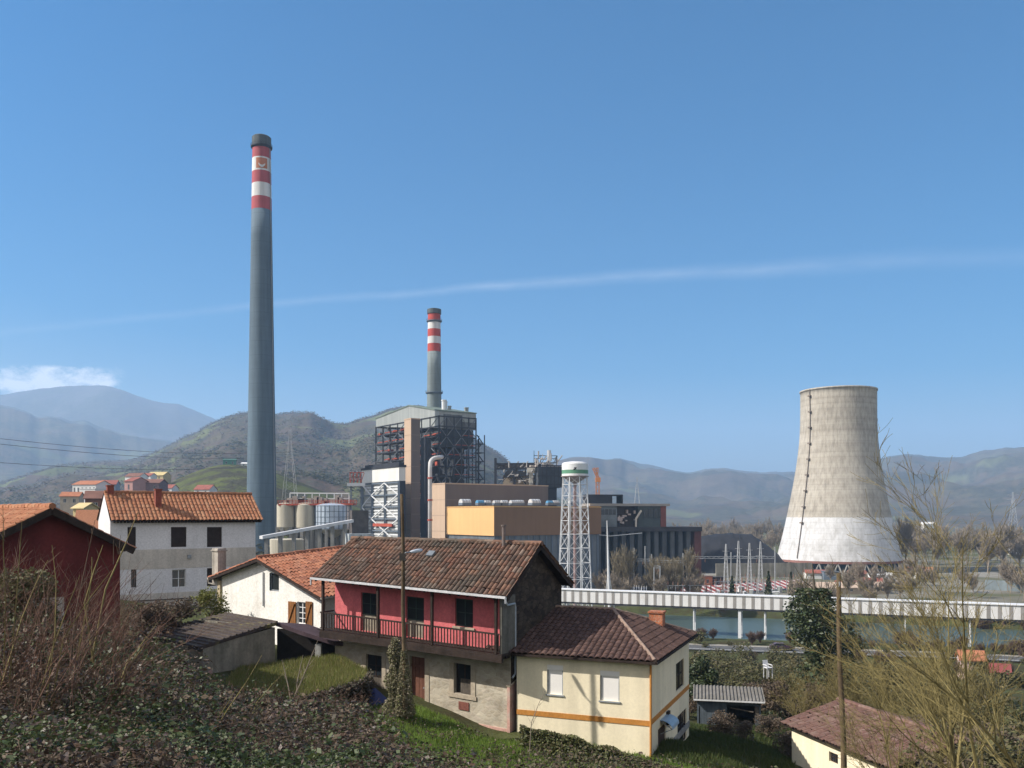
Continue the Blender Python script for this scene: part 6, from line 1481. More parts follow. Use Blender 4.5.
# striped roof workshop
a_, b_ = PX(690, 595, 298), PX(815, 588, 338); a_.z = b_.z = 2.7; fx = Frame.two(a_, b_); Ls = (b_ - a_).length
t = thing('striped_roof_workshop', 'long low workshop with red roof striped white along the river', 'workshop', fx(Ls / 2, 3, -3))
m = MB(); m.box(fx, .3, Ls - .3, .3, 10.5, -3.2, -.003); m.build('wall', mat('blue_grey_workshop_wall', (.27, .32, .36), .85, .12, .4), t)
m = MB(); nS = 19; wq = mat('white_roof_sheet', (.74, .66, .62), .7, .08, .5); rq = mat('red_roof_sheet', (.30, .065, .06), .75, .2, .4)
for i in range(nS):
    u0, u1 = Ls * i / nS, Ls * (i + 1) / nS; cut = u0 + (u1 - u0) * .62; sk = 1.8
    for x0, x1, mi in ((u0, cut, 0), (cut, u1, 1)):
        m.face([fx(x0, 0, 0), fx(x1, 0, 0), fx(x1 - sk, 6, 2.3), fx(x0 - sk, 6, 2.3)], mi); m.face([fx(x0 - sk, 6, 2.3), fx(x1 - sk, 6, 2.3), fx(x1 - sk, 11, .2), fx(x0 - sk, 11, .2)], mi)
m.build('roof', [rq, wq], t)
hut('river_house', 797, zrow(2, 310), 310, 34, 9, 2.2, mat('sand_wall', (.46, .37, .27), .9), mat('sand_roof', (.50, .38, .29), .9, .15, .3), 'long low sand coloured shed with pale roof behind the ivy tree', 'shed', rise=1.6, ang=4, win=6)
hut('river_house', 838, zrow(2, 318), 318, 12, 7, 2.4, w_far, r_roof, 'red roofed shed right below the cooling tower, beside the sand coloured one', 'shed', rise=1.5, ang=-8, win=3)
hut('river_house', 862, zrow(2, 330), 330, 7, 6, 2.4, w_far, r_roof, 'white shed with stepped red roof below the cooling tower base', 'shed', rise=1.8, ang=-20, win=2)
hut('river_house', 872, zrow(2, 362), 362, 8, 6, 3.2, w_far, w_far, 'flat white hut at the foot of the cooling tower', 'hut', flat=True, win=2, ang=-5)
for px, D, w_, h_, wm2, rm2, fl2, lab in ((806, 385, 9, 2.6, w_far, r_roof, False, 'red roofed pump house at the foot of the cooling tower near the coal heap'), (824, 380, 6, 3.4, steel_bl, steel_bl, True, 'blue-grey pump house under the middle of the cooling tower'), (850, 384, 7, 2.4, mat('brick_far_wall', (.34, .15, .10), .9, .15, .5), r_roof, False, 'brick pump house under the cooling tower ring'), (889, 372, 5, 3.0, w_far, w_far, True, 'small white cabin at the outer foot of the cooling tower')): hut('pump_house', px, zrow(2, D), D, w_, 5, h_, wm2, rm2, lab, 'pump house', rise=1.2, ang=-6, win=2, flat=fl2)
hut('cottage', 905, zrow(1.5, 390), 390, 11, 9, 3.6, w_far, o_roof, 'white cottage with orange roof right of the cooling tower', 'cottage', rise=1.7, ang=-25, win=2)
hut('white_depot', 1009, 553, 620, 22, 14, 8, w_far, w_far, 'plain white depot building at the edge of the bare wood', 'depot', flat=True, win=4, ang=-6)
hut('far_house', 924, 530, 900, 14, 10, 6, w_far, w_far, 'white house shining at the foot of the far hill', 'house', rise=2, win=3)
hut('far_house', 934, 532, 905, 10, 9, 4, w_far, r_roof, 'lower white house beside the shining one at the hill foot', 'house', rise=2, win=2)
hut('garden_house', 961, zrow(3.2, 150), 150, 3.6, 4, 2.2, mat('pale_pink_wall', (.55, .40, .36), .9), o_roof, 'small pale garden hut with pinkish roof seen through the twigs', 'hut', rise=1.2, ang=-18, win=1)
hut('garden_house', 992, zrow(3.4, 138), 138, 2.4, 3, 2.0, y_far, mat('crimson_roof', (.22, .06, .055), .8, .1, .5), 'small yellow garden hut with crimson roof seen through the twigs', 'hut', rise=1.0, ang=-24, win=1)
# concrete flood wall of the yard and retaining walls to the right
m = MB(); a_, b_ = PX(716, 575, 392), PX(812, 577, 398); a_.z = b_.z = GZ; fx = Frame.two(a_, b_); m.box(fx, 0, (b_ - a_).length, 0, .5, -.4, 6.4); tag(m.build('yard_wall', mat('stained_yard_concrete', (.36, .33, .27), .92, .2, .25, streak=.4)), 'long pale concrete wall between the switchyard and the cooling tower', 'wall')
m = MB(); a_, b_ = PX(985, 575, 330), PX(1120, 575, 300); a_.z = b_.z = 1.5; fx = Frame.two(a_, b_); m.box(fx, 0, (b_ - a_).length, 0, .6, -2, 4.2); tag(m.build('quay_wall', mat('blue_grey_quay', (.20, .24, .26), .9, .2, .2, streak=.3)), 'blue-grey quay wall beyond the right end of the belt bridge', 'wall')
m = MB(); a_, b_ = PX(955, 595, 262), PX(1100, 597, 240); a_.z = b_.z = 1.2; fx = Frame.two(a_, b_); m.box(fx, 0, (b_ - a_).length, 0, .6, -2, 3.4); tag(m.build('bank_wall', mat('beige_bank_wall', (.42, .36, .27), .92, .2, .2, streak=.3)), 'beige river bank wall behind the twigs near the belt bridge end', 'wall')
# crash barrier along the river road
xs = np.linspace(20, 200, 60); rv_ = np.array(RIV); cc_ = np.interp(xs, rv_[:, 0], rv_[:, 1]) - 29.5; zz_ = ground(xs, cc_)
m = MB()
for i in range(len(xs) - 1): m.bar(V(xs[i], cc_[i], zz_[i] + .65), V(xs[i + 1], cc_[i + 1], zz_[i + 1] + .65), .3, .06)
for i in range(0, len(xs)): m.bar(V(xs[i], cc_[i] + .06, zz_[i] - .2), V(xs[i], cc_[i] + .06, zz_[i] + .75), .12)
tag(m.build('crash_barrier', post_m), 'grey crash barrier along the river road', 'barrier')
# car on the river road
def car(x, lab, paint):
    yc = float(np.interp(x, rv_[:, 0], rv_[:, 1])) - 24.5; c = V(x, yc, gz(x, yc) + .25); fx = Frame(c, V(1, -.16, 0).normalized(), V(.16, 1, 0).normalized())
    t = thing('parked_car', lab, 'car', c); m = MB()
    side = [(-2.1, .35), (2.1, .35), (2.15, .75), (1.95, .95), (1.1, 1.02), (.55, 1.45), (-1.0, 1.48), (-1.75, 1.05), (-2.1, .95)]
    m.prism([fx(u_, -.85, w_) for u_, w_ in side], fx.P * 1.7); m.build('body', paint, t)
    m = MB(); m.prism([fx(u_, -.87, w_) for u_, w_ in [(.95, 1.04), (.5, 1.40), (-.95, 1.42), (-1.5, 1.08)]], fx.P * 1.74); m.build('side_glass', glass, t)
    for u_ in (-1.3, 1.3):
        for v_ in (-.88, .7): m = MB(); m.tube(fx(u_, v_, .32), fx(u_, v_ + .2, .32), .32, k=14); m.build('wheel', mat('tyre_rubber', (.02, .02, .02), .9, fine=0) if 'tyre_rubber' not in bpy.data.materials else bpy.data.materials['tyre_rubber'], t)
    return t
car(55.2, 'dark plum car on the river road beside the ivy covered tree', mat('plum_paint', (.06, .03, .055), .3, .05, 1, spec=.5))
car(112, 'dark red car on the river road seen through the twigs by the garden huts', mat('dark_red_paint', (.20, .025, .03), .3, .05, 1, spec=.5))
# ------------------------------------------------------------------ village on the left
hut('village_block', 72.5, 499, 430, 13, 12, 7, w_far, o_roof, 'long white apartment block with orange roof on the village slope', 'apartment block', rise=2, ang=-12, win=6)
hut('village_block', 80, 510, 400, 8, 10, 9.5, w_far, w_far, 'taller flat white block in front of the orange roofed apartments', 'apartment block', ang=-14, win=4, flat=True)
hut('village_house', 101, 498, 450, 7, 10, 7, mat('grey_blue_wall', (.30, .34, .42), .9), r_roof, 'grey-blue village house beside the white apartments', 'house', rise=2.2, ang=12, win=3)  # wall in a grey-blue colour of its own
hut('village_house', 124.5, 497, 420, 4.5, 12, 7.5, pk_far, r_roof, 'pink gabled village house above the long white house ridge', 'house', rise=2.0, ang=-14, win=1)
hut('village_house', 130, 497, 428, 14, 12, 6.8, mat('plum_far_wall', (.22, .15, .16), .9), b_roof, 'plum coloured village house joined to the pink gable', 'house', rise=2.0, ang=2, win=3)
hut('village_house', 125, 490, 520, 10, 8, 8, w_far, b_roof, 'pale village house behind the pink gable', 'house', rise=2, ang=-15, win=2)
hut('village_house', 142, 489, 530, 6, 6, 8, w_far, r_roof, 'narrow white village house under the yellow hall', 'house', rise=1.5, ang=-15, win=1)
hut('village_hall', 147, 482, 600, 12, 10, 4.5, y_far, mat('yellow_roof', (.54, .43, .20), .8), 'yellow barrel shaped hall at the meadow edge', 'hall', rise=2.4, ang=-10, win=2)
hut('village_house', 159, 497, 500, 8, 7, 5, w_far, r_roof, 'small white and red house behind the middle of the long orange roof', 'house', rise=2, ang=-12, win=2)
hut('village_house', 194, 497, 470, 9, 8, 4, w_far, r_roof, 'red roofed white house peeping over the long orange roof ridge', 'house', rise=2.4, ang=-12, win=2)
hut('village_house', 73, 516, 170, 2.4, 4, 1.5, y_far, y_far, 'little yellow gabled house above the dark red house', 'house', rise=.9, ang=-15, win=1)
hut('village_house', 85, 518, 190, 8, 7, 4.2, b_roof, b_roof, 'brown house beside the little yellow gable', 'house', rise=1.6, ang=20, win=2)
hut('village_house', 60, 508, 300, 6, 6, 4, mat('beige_far_wall', (.45, .38, .30), .9), o_roof, 'low orange roofed house left of the white apartments', 'house', rise=1.4, ang=10, win=2)
hut('near_house', 77, 541, 98, 4.8, 7, 1.4, w_far, t_orange, 'orange roofed house squeezed between the dark red and the long white houses', 'house', rise=1.9, ang=22, win=1, chim=True)
hut('green_barn', 223, 467, 640, 9, 8, 5, mat('green_sheet', (.08, .22, .17), .8, .1, .3), mat('dark_green_roof', (.06, .14, .11), .8), 'green metal barn on the crest of the meadow', 'barn', rise=1.2, ang=15, win=2)
hut('far_house', 241, 467, 660, 8, 8, 2.5, w_far, w_far, 'low white shed on the meadow crest beyond the green barn', 'shed', rise=1.0, ang=5, win=2)
# pylons and wires
def pylon(px, yt, yb, D, lab):
    b_ = PX(px, yb, D); top = PX(px, yt, D); t = thing('power_pylon', lab, 'pylon', b_, 'power pylons across the valley'); m = MB(); hh = (top - b_).z; n = 9; w0 = hh * .09
    def cr(k, q): s_2 = w0 * (1 - .85 * min(1, k / n * 1.15)); a_ = [(-1, -1), (1, -1), (1, 1), (-1, 1)][q % 4]; return b_ + V(a_[0] * s_2, a_[1] * s_2, hh * k / n)
    th_ = .11 * D / 420
    for q in range(4):
        for k in range(n): m.bar(cr(k, q), cr(k + 1, q), th_); m.bar(cr(k, q), cr(k + 1, q + 1), th_ * .6)
    m.build('lattice', post_m, t)
    for f_ in (.66, .79, .92): m = MB(); q = b_ + V(0, 0, hh * f_); w_ = hh * .17; m.bar(q - V(w_, 0, 0), q + V(w_, 0, 0), th_ * .9); m.bar(q - V(w_, 0, 0), q + V(0, 0, hh * .05), th_ * .6); m.bar(q + V(w_, 0, 0), q + V(0, 0, hh * .05), th_ * .6); m.build('cross_arm', post_m, t)
pylon(290, 429, 500, 440, 'tall lattice pylon rising behind the silos beside the tall chimney')
pylon(637, 477, 530, 900, 'faint distant pylon behind the bunker building')
pylon(1013, 492, 528, 1300, 'faint distant pylon above the bare wood near the white depot')
wm_ = mat('wire_aluminium', (.10, .10, .11), .6, fine=0)
for y0, y1, lab in ((432, 452, 'uppermost power line crossing the hazy hills'), (437.5, 457, 'middle power line crossing the hazy hills'), (458.5, 464, 'lowest power line crossing the hazy hills')):
    a_, b_ = PX(-60, y0, 260), PX(289, y1, 438); m = MB(); n = 30
    m.path([a_.lerp(b_, i / n) - V(0, 0, 5.0 * math.sin(math.pi * i / n) * .6) for i in range(n + 1)], [.07] * (n + 1), 4); tag(m.build('power_line', wm_), lab, 'power line')
# ------------------------------------------------------------------ vegetation
NR = np.random.default_rng(5)
def leaf_quads(P, size, flat=.0, asp=1.6, up=.25, rng=NR):
    """randomly turned leaf-shaped quads at the points P"""
    n = len(P); size = np.broadcast_to(np.asarray(size, float), (n,)) * rng.uniform(.6, 1.35, n)
    d = rng.normal(size=(n, 3)); d[:, 2] *= (1 - flat); d /= np.linalg.norm(d, axis=1)[:, None]
    e = rng.normal(size=(n, 3)); e[:, 2] += 0; nrm = np.cross(d, e); nrm /= np.linalg.norm(nrm, axis=1)[:, None]
    nrm[:, 2] = np.abs(nrm[:, 2]); nrm += np.array([0, 0, up]); nrm /= np.linalg.norm(nrm, axis=1)[:, None]
    b = np.cross(nrm, d); b /= np.linalg.norm(b, axis=1)[:, None]; d = np.cross(b, nrm)
    L = (d * (size * asp / 2)[:, None]); W = (b * (size / 2)[:, None])
    Q = np.stack([P - L, P + W * .9 - L * .1, P + L, P - W * .9 - L * .1], 1)
    return Q.reshape(-1, 3)
bram = leafmat('bramble_leaves', [(0.041, 0.053, 0.022), (0.069, 0.044, 0.031), (0.057, 0.074, 0.028), (0.097, 0.064, 0.044), (0.031, 0.040, 0.018), (0.106, 0.087, 0.057), (0.074, 0.087, 0.033), (0.078, 0.052, 0.037), (0.046, 0.063, 0.026), (0.138, 0.115, 0.083)], .6, .22, .2)
stemm = mat('dry_bramble_stem', (.105, .072, .050), .85, .35, 3, fine=.1)
yellow_twig = mat('yellow_green_bark', (.185, .150, .060), .85, .3, 2, fine=.1)
grey_twig = mat('grey_brown_bark', (.26, .215, .165), .9, .25, .3, fine=.1)
brown_twig = mat('red_brown_bark', (.12, .080, .060), .9, .3, 2, fine=.1)
bark = mat('rough_bark', (.10, .085, .065), .95, .3, 2, bump=.4, bs=15)
# bramble thicket filling the slope in front
pxk = [-160, -40, 0, 30, 60, 100, 140, 165, 180, 205, 225, 260, 300, 335, 360, 368, 380, 400, 440, 470]
ytk = [588, 594, 600, 600, 622, 624, 638, 650, 664, 688, 690, 694, 700, 697, 702, 722, 742, 752, 764, 775]
dmk = [24, 24, 24, 24, 24, 25, 27, 30, 33, 34.5, 34.5, 34, 33, 34, 35, 34.6, 33, 31, 28, 26]
def canopy(px, y):
    yt = np.interp(px, pxk, ytk); dm = np.interp(px, pxk, dmk); t = np.clip((y - yt) / (815 - yt), 0, 1)
    return 1 / (1 / dm + (1 / 6.5 - 1 / dm) * t), yt
def canes(n, nl, pick, seed, lmin=.45, lmax=1.6, drop=.28, size=(.011, .0022)):
    """arching bramble shoots over the canopy, each carrying its own run of leaves; returns leaf points, leaf sizes and shoot curves"""
    r_ = np.random.default_rng(seed); px = r_.uniform(-170, 475, n * 3); yt = np.interp(px, pxk, ytk); y = yt + (835 - yt) * r_.uniform(0, 1, n * 3); D, _ = canopy(px, y); X = (px - CX) * D / F
    nz = np.array([mn.noise(V(a * .5, b * .5, 1)) + .7 * mn.noise(V(a * 1.5, b * 1.5, 7)) for a, b in zip(X, D)]); pn = np.array([mn.noise(V(a * .3, b * .3, 21)) + .6 * mn.noise(V(a * 1.1, b * 1.1, 22)) for a, b in zip(X, D)]) + r_.normal(0, .25, n * 3)
    k = np.where(pick(pn))[0][:n]; px, D, X, y, nz = px[k], D[k], X[k], y[k], nz[k]; n = len(k)
    Zb = CZ + (H - y) * D / F + nz * .55 * np.clip(D / 22, .3, 1) - drop - np.abs(r_.normal(0, .12, n))
    az = np.where(r_.random(n) < .7, r_.normal(.3, .7, n), r_.uniform(0, 6.28, n)); L = r_.uniform(lmin, lmax, n) * np.clip(D / 15, .45, 1.25); h = L * r_.uniform(.08, .42, n)
    B = np.stack([X, D, Zb], 1); d = np.stack([np.cos(az), np.sin(az), np.zeros(n)], 1); t = r_.random((n, nl)) ** .8
    P = B[:, None] + d[:, None] * (L[:, None] * (t - .35))[..., None]; P[..., 2] += h[:, None] * 4 * t * (1 - t) * .9; P += r_.normal(0, 1, P.shape) * (.028 + .0022 * D)[:, None, None] * np.array([1, 1, .7])
    sz = np.repeat(size[0] + size[1] * D, nl) * np.exp(r_.normal(0, .38, n * nl)); P = P.reshape(-1, 3); ok = P[:, 2] > ground(P[:, 0], P[:, 1]) - .05
    return P[ok], np.clip(sz[ok], .02, .095), (B, d, L, h)
brn = leafmat('dead_bramble_leaves', [(.105, .066, .042), (.070, .044, .032), (.14, .095, .066), (.085, .060, .040), (.055, .036, .030), (.17, .13, .09)], .65, .2, .2)
grn = leafmat('green_bramble_leaves', [(.045, .068, .022), (.065, .090, .028), (.032, .050, .018), (.085, .105, .036), (.055, .078, .026), (.10, .115, .05)], .5, .3, .25)
prp = leafmat('purple_bramble_leaves', [(.050, .032, .028), (.072, .044, .036), (.040, .034, .024), (.095, .062, .050), (.060, .050, .032)], .5, .35, .15)
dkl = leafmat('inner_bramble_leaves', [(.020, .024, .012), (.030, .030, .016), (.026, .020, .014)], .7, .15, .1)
P, z, _ = canes(2300, 16, lambda p: p < 9, 1, drop=.62); tag(np_build('inner_brambles', leaf_quads(P, z * 1.25, .3, 1.4, .2), len(P), dkl), kind='stuff')  # deep leaves coloured darker, painting in the thicket's inner shade
P, z, C1 = canes(2700, 26, lambda p: p < -.02, 2); tag(np_build('bramble_thicket', leaf_quads(P, z, .3, 1.45, .25), len(P), grn), kind='stuff')
P, z, C2 = canes(2000, 24, lambda p: (p > -.1) & (p < .35), 3); tag(np_build('purple_brambles', leaf_quads(P, z, .3, 1.5, .25), len(P), prp), kind='stuff')
P, z, C3 = canes(2900, 22, lambda p: p > .05, 4, drop=.2); tag(np_build('dead_brambles', leaf_quads(P, z * .9, .3, 1.6, .2), len(P), brn), kind='stuff')
m = MB(); rn = random.Random(8)
for (B, d, L, h), kk in ((C1, 330), (C2, 260), (C3, 700)):
    for i in rn.sample(range(len(B)), min(kk, len(B))):
        b, dd = V(*B[i]), V(*d[i]); r_ = .0035 + .0002 * B[i][1]; m.path([b + dd * L[i] * (t - .35) + V(0, 0, h[i] * 4 * t * (1 - t) * .9) for t in (0, .3, .6, .85, 1.12)], [r_, r_, r_ * .85, r_ * .6, r_ * .3], 3)
tag(m.build('bramble_canes', stemm, None, base=V(0, 0, 0)), kind='stuff')
# fine upright dead twigs standing out of the thicket, thickest towards the left
m = MB()
for i in range(980):
    px = rn.uniform(-120, 160) if rn.random() < .7 else rn.uniform(100, 372); yt = float(np.interp(px, pxk, ytk)); y = yt + (700 - yt) * rn.random() ** 1.2; D = float(canopy(px, y)[0]); p = PX(px, y, D) - V(0, 0, .25)
    L = rn.uniform(.4, 1.3) * (1.5 if px < 120 else .6); d = V(rn.gauss(.35, .45), rn.gauss(0, .3), 1).normalized(); q = p + d * L * .5; e = q + (d + V(rn.gauss(.1, .25), rn.gauss(0, .2), 0)) * L * .5
    m.path([p, q, e], [.006, .0045, .002], 3)
    for k in range(rn.randint(1, 4)): b = q.lerp(e, rn.random()); f_ = (d + V(rn.gauss(0, .6), rn.gauss(0, .4), rn.gauss(0, .2))).normalized() * L * rn.uniform(.12, .35); m.path([b, b + f_], [.0035, .0015], 3)
tag(m.build('dead_twigs', mat('grey_red_twig', (.15, .085, .062), .9, .35, 2, fine=.1), None, base=V(0, 0, 0)), kind='stuff')

# ---- grass on the slope before the houses, the terrace and the shaded garden
def poly_pts(pts, n, rng=NR):
    xs = [p[0] for p in pts]; ys = [p[1] for p in pts]; out = []
    while len(out) < n:
        a = rng.uniform([min(xs), min(ys)], [max(xs), max(ys)], (n, 2)); out += [q for q in a if inside(pts, q[0], q[1])]
    return np.array(out[:n])
def blades(P, h, w_, rng=NR):
    n = len(P); a = rng.uniform(0, 2 * np.pi, n); le = rng.uniform(0, .6, n)[:, None]; hh = (h * rng.uniform(.5, 1.4, n))[:, None]; la = rng.uniform(0, 2 * np.pi, n)
    u = np.stack([np.cos(a), np.sin(a), 0 * a], 1) * w_ / 2; tip = np.stack([np.cos(la), np.sin(la), 0 * la], 1) * le * hh + np.array([0, 0, 1]) * hh
    return np.stack([P - u, P + u, P + tip], 1).reshape(-1, 3)
def world_poly(pts): return [(PX(px, 0, D).x, D) for px, D in pts]
gp = world_poly([(330, 27), (700, 27), (720, 34), (600, 38), (505, 37.0), (400, 40), (366, 37.5)])
q = poly_pts(gp, 52000); Zg = ground(q[:, 0], q[:, 1]); cl = np.array([mn.noise(V(a * .5, b * .5, 4)) + .5 * mn.noise(V(a * 1.7, b * 1.7, 4)) for a, b in q]); k = cl > -.42
P = np.stack([q[:, 0], q[:, 1], Zg], 1)[k]
tag(np_build('grass', blades(P, .17, .035), len(P), leafmat('spring_grass', [(.145, .235, .038), (.18, .27, .05), (.11, .19, .03), (.22, .26, .08), (.165, .245, .042)], .6, .2, .45), k=3), kind='stuff')
tp = [(p.x, p.y) for p in TER]; q = poly_pts(tp, 26000)
def terz(x, y):
    w_ = np.array([1 / ((x - p.x) ** 2 + (y - p.y) ** 2 + .05) for p in TER]); zz = np.array([p.z for p in TER])[:, None]; return (w_ * zz).sum(0) / w_.sum(0)
P = np.stack([q[:, 0], q[:, 1], terz(q[:, 0], q[:, 1]) - .02], 1)
tag(np_build('terrace_grass', blades(P, .24, .035), len(P), leafmat('dry_green_grass', [(.15, .19, .040), (.23, .20, .075), (.085, .12, .025), (.30, .25, .12), (.12, .17, .034), (.18, .15, .07)], .7, .15, .3), k=3), kind='stuff')
gp = world_poly([(652, 35.5), (790, 34), (800, 56), (690, 56)]); q = poly_pts(gp, 30000); P = np.stack([q[:, 0], q[:, 1], ground(q[:, 0], q[:, 1])], 1)
tag(np_build('garden_grass', blades(P, .2, .05), len(P), leafmat('shade_toned_garden_grass', [(.05, .075, .022), (.065, .09, .026), (.04, .06, .018), (.08, .085, .035)], .7, .15, .2), k=3), kind='stuff')  # darker greens put the garden's shade into the blades
# dry bracken and low bramble along the lower edge of the picture
pxs = NR.uniform(360, 830, 42000); yy = 800 - np.abs(NR.normal(0, 1, 42000)) * np.interp(pxs, [360, 420, 500, 560, 640, 720, 830], [17, 12, 15, 27, 24, 20, 16]) * 1.0
Dd = np.interp(pxs, [360, 520, 640, 830], [27, 27, 27, 26]) + NR.uniform(-2.5, 2.5, 42000); P = np.stack([(pxs - CX) * Dd / F, Dd, CZ + (H - yy) * Dd / F], 1)
gzv = ground(P[:, 0], P[:, 1]); P = P[(P[:, 2] < gzv + 1.5)]; gzv = ground(P[:, 0], P[:, 1]); P[:, 2] = np.maximum(P[:, 2], gzv + NR.uniform(0, .25, len(P)))
tag(np_build('low_bracken', leaf_quads(P, .075, .2, 1.7, .2), len(P), leafmat('bracken_leaves', [(.075, .050, .034), (.10, .070, .045), (.055, .060, .024), (.085, .095, .030), (.13, .095, .065), (.045, .05, .022)], .6, .3, .2)), kind='stuff')
# scattered tufts of dead stalk in the grass
gp = world_poly([(372, 28), (700, 28), (650, 34), (500, 36), (380, 36.5)]); q = poly_pts(gp, 9000); cl = np.array([mn.noise(V(a * .9, b * .9, 14)) for a, b in q]); q = q[cl > .12]
P = np.stack([q[:, 0], q[:, 1], ground(q[:, 0], q[:, 1]) + NR.uniform(0, .38, len(q))], 1)
tag(np_build('weeds', leaf_quads(P, .07, .2, 1.6, .1), len(P), bpy.data.materials['bracken_leaves']), kind='stuff')

# ---- hedge under the cream house
hk = [(520, 729, 36.6), (545, 732, 36.2), (580, 741, 35.4), (615, 752, 34.8), (650, 763, 34.3), (690, 774, 33.8), (730, 786, 33.5)]
n = 22000; px = NR.uniform(520, 730, n); Dh = np.interp(px, [a for a, _, _ in hk], [c for _, _, c in hk]); yt = np.interp(px, [a for a, _, _ in hk], [b for _, b, _ in hk]) - 3
ang = NR.uniform(0, np.pi, n); rr_ = NR.uniform(.75, 1.05, n); X = (px - CX) * Dh / F; top_ = CZ + (H - yt) * Dh / F
bump = np.array([mn.noise(V(a * 1.4, 0, 3)) for a in X]) * .22
Dp = Dh + np.cos(ang) * .75 * rr_ - .3; Zp = top_ - .75 + bump + np.sin(ang) * .75 * rr_ - (np.cos(ang) < -.3) * NR.uniform(0, .7, n)
hd = np_build('clipped_hedge', leaf_quads(np.stack([X, Dp, Zp], 1), .075, .2, 1.5, .2), n, leafmat('hedge_leaves', [(0.075, 0.087, 0.030), (0.112, 0.112, 0.042), (0.090, 0.068, 0.038), (0.143, 0.150, 0.053), (0.060, 0.072, 0.027)], .55, .3, .2))
tag(hd, 'olive green hedge falling along the foot of the cream house', 'hedge')
# dry climber on the terrace wall and on the pole
def cloud(name, pts, sz, mat_, lab=None, cat=None, parent=None, up=.2): 
    o = np_build(name, leaf_quads(np.array(pts), sz, .2, 1.5, up), len(pts), mat_, parent); return tag(o, lab, cat) if lab else o
ivy = leafmat('dry_ivy_leaves', [(.065, .042, .032), (.085, .065, .050), (.045, .050, .024), (.11, .09, .07), (.065, .055, .035)], .6, .35, .15)
A_, B_, C_ = TER[1], TER[2], TER[3]; pts = []
for i in range(16000):
    t = rn.random() * 1.35; p = A_.lerp(B_, min(t, 1)) if t < 1 else B_.lerp(C_, (t - 1) / .35); k_ = rn.random()
    pts.append((p.x + rn.gauss(.08, .12), p.y - abs(rn.gauss(.12, .15)), p.z + .1 - 2.5 * k_ + rn.gauss(0, .05)))
cloud('wall_ivy', pts, .085, ivy, 'dry brown ivy hanging over the terrace wall', 'ivy')
pts = []; bq = PX(395, 716, 36.3); tq = PX(395, 640, 36.6)
for i in range(9000):
    t = rn.random(); p = bq.lerp(tq, t); r_ = (.62 - .42 * t) * (1 + .3 * math.sin(t * 17)); a_ = rn.uniform(0, 6.28); q_ = math.sqrt(rn.random()); pts.append((p.x + .15 * (1 - t) + math.cos(a_) * r_ * q_, p.y + math.sin(a_) * r_ * q_, p.z + rn.gauss(0, .05)))
iv = thing('climbing_ivy', 'tall tapering ivy column beside the foot of the wooden pole', 'ivy', bq)
cloud('foliage', pts, .065, leafmat('pole_ivy_leaves', [(.15, .13, .075), (.19, .16, .105), (.11, .115, .048), (.23, .20, .14), (.13, .14, .055)], .65, .25, .2), parent=iv)
m = MB(); m.path([bq - V(0, 0, .5), bq.lerp(tq, .5), tq], [.12, .09, .03], 6); m.build('stem', bark, iv)
pts = []
for i in range(2600):
    t = rn.random() ** 1.6; p = PX(405, 714, 35.75).lerp(PX(404, 650, 35.8), t); a_ = rn.uniform(0, 6.28); r_ = .3 * (1 - t) + .1; pts.append((p.x + math.cos(a_) * r_, p.y + math.sin(a_) * r_, p.z))
cloud('pole_moss_ivy', pts, .06, bpy.data.materials['pole_ivy_leaves'], 'short ivy skirt round the base of the utility pole', 'ivy')

# ---- tree builders
def grow(m, p, d, L, r, lev, maxlev, rn, spread=.55, nch=(2, 4), up=.15, kseg=4, split=None, bend=.25, shrink=.68, minr=.004, tips=None):
    n = 3 if lev < maxlev else 2; pts = [p]; rs = [r]; q = p; dd = d
    for i in range(n):
        dd = (dd + V(rn.gauss(0, bend), rn.gauss(0, bend), rn.gauss(0, bend) + up) * .35).normalized(); q = q + dd * L / n; pts.append(q); rs.append(max(minr, r * (1 - .42 * (i + 1) / n)))
    tgt = m if not isinstance(m, tuple) else m[0 if lev <= 1 else 1]
    tgt.path(pts, rs, max(3, kseg + 2 - lev), cap=False)
    if lev >= maxlev:
        if tips is not None: tips.append(q)
        return
    for c in range(rn.randint(*nch) + (1 if lev == 0 else 0)):
        t = rn.uniform(.3, 1.0); i = min(n - 1, int(t * n)); b = pts[i].lerp(pts[i + 1], t * n - i)
        ax = V(rn.gauss(0, 1), rn.gauss(0, 1), rn.gauss(0, .45)).normalized(); nd_ = (dd + ax * spread * rn.uniform(.6, 1.4)).normalized()
        grow(m, b, nd_, L * shrink * rn.uniform(.75, 1.2), max(minr, r * .55), lev + 1, maxlev, rn, spread, nch, up, kseg, split, bend, shrink, minr, tips)
    grow(m, q, dd, L * shrink, max(minr, r * .55), lev + 1, maxlev, rn, spread, nch, up, kseg, split, bend, shrink, minr, tips)
def bare_tree(name, lab, cat, loc, h, seed, mats, maxlev=4, spread=.55, nch=(2, 3), up=.3, r=None, lean=V(0, 0, 1), minr=.02, stems=1, group=None, shrink=.68, kseg=4):
    rn = random.Random(seed); t = thing(name, lab, cat, loc, group); mt, mc = MB(), MB()
    for s_2 in range(stems):
        d = (lean + V(rn.gauss(0, .16), rn.gauss(0, .16), 0) * (stems > 1)).normalized(); b = Vector(loc) + V(rn.uniform(-.3, .3), rn.uniform(-.3, .3), -.4) * (stems > 1)
        grow((mt, mc), b, d, h * .36, r or h * .016, 0, maxlev, rn, spread, nch, up, kseg, minr=minr, shrink=shrink)
    mt.build('trunk', mats[0], t); mc.build('crown', mats[1], t); return t
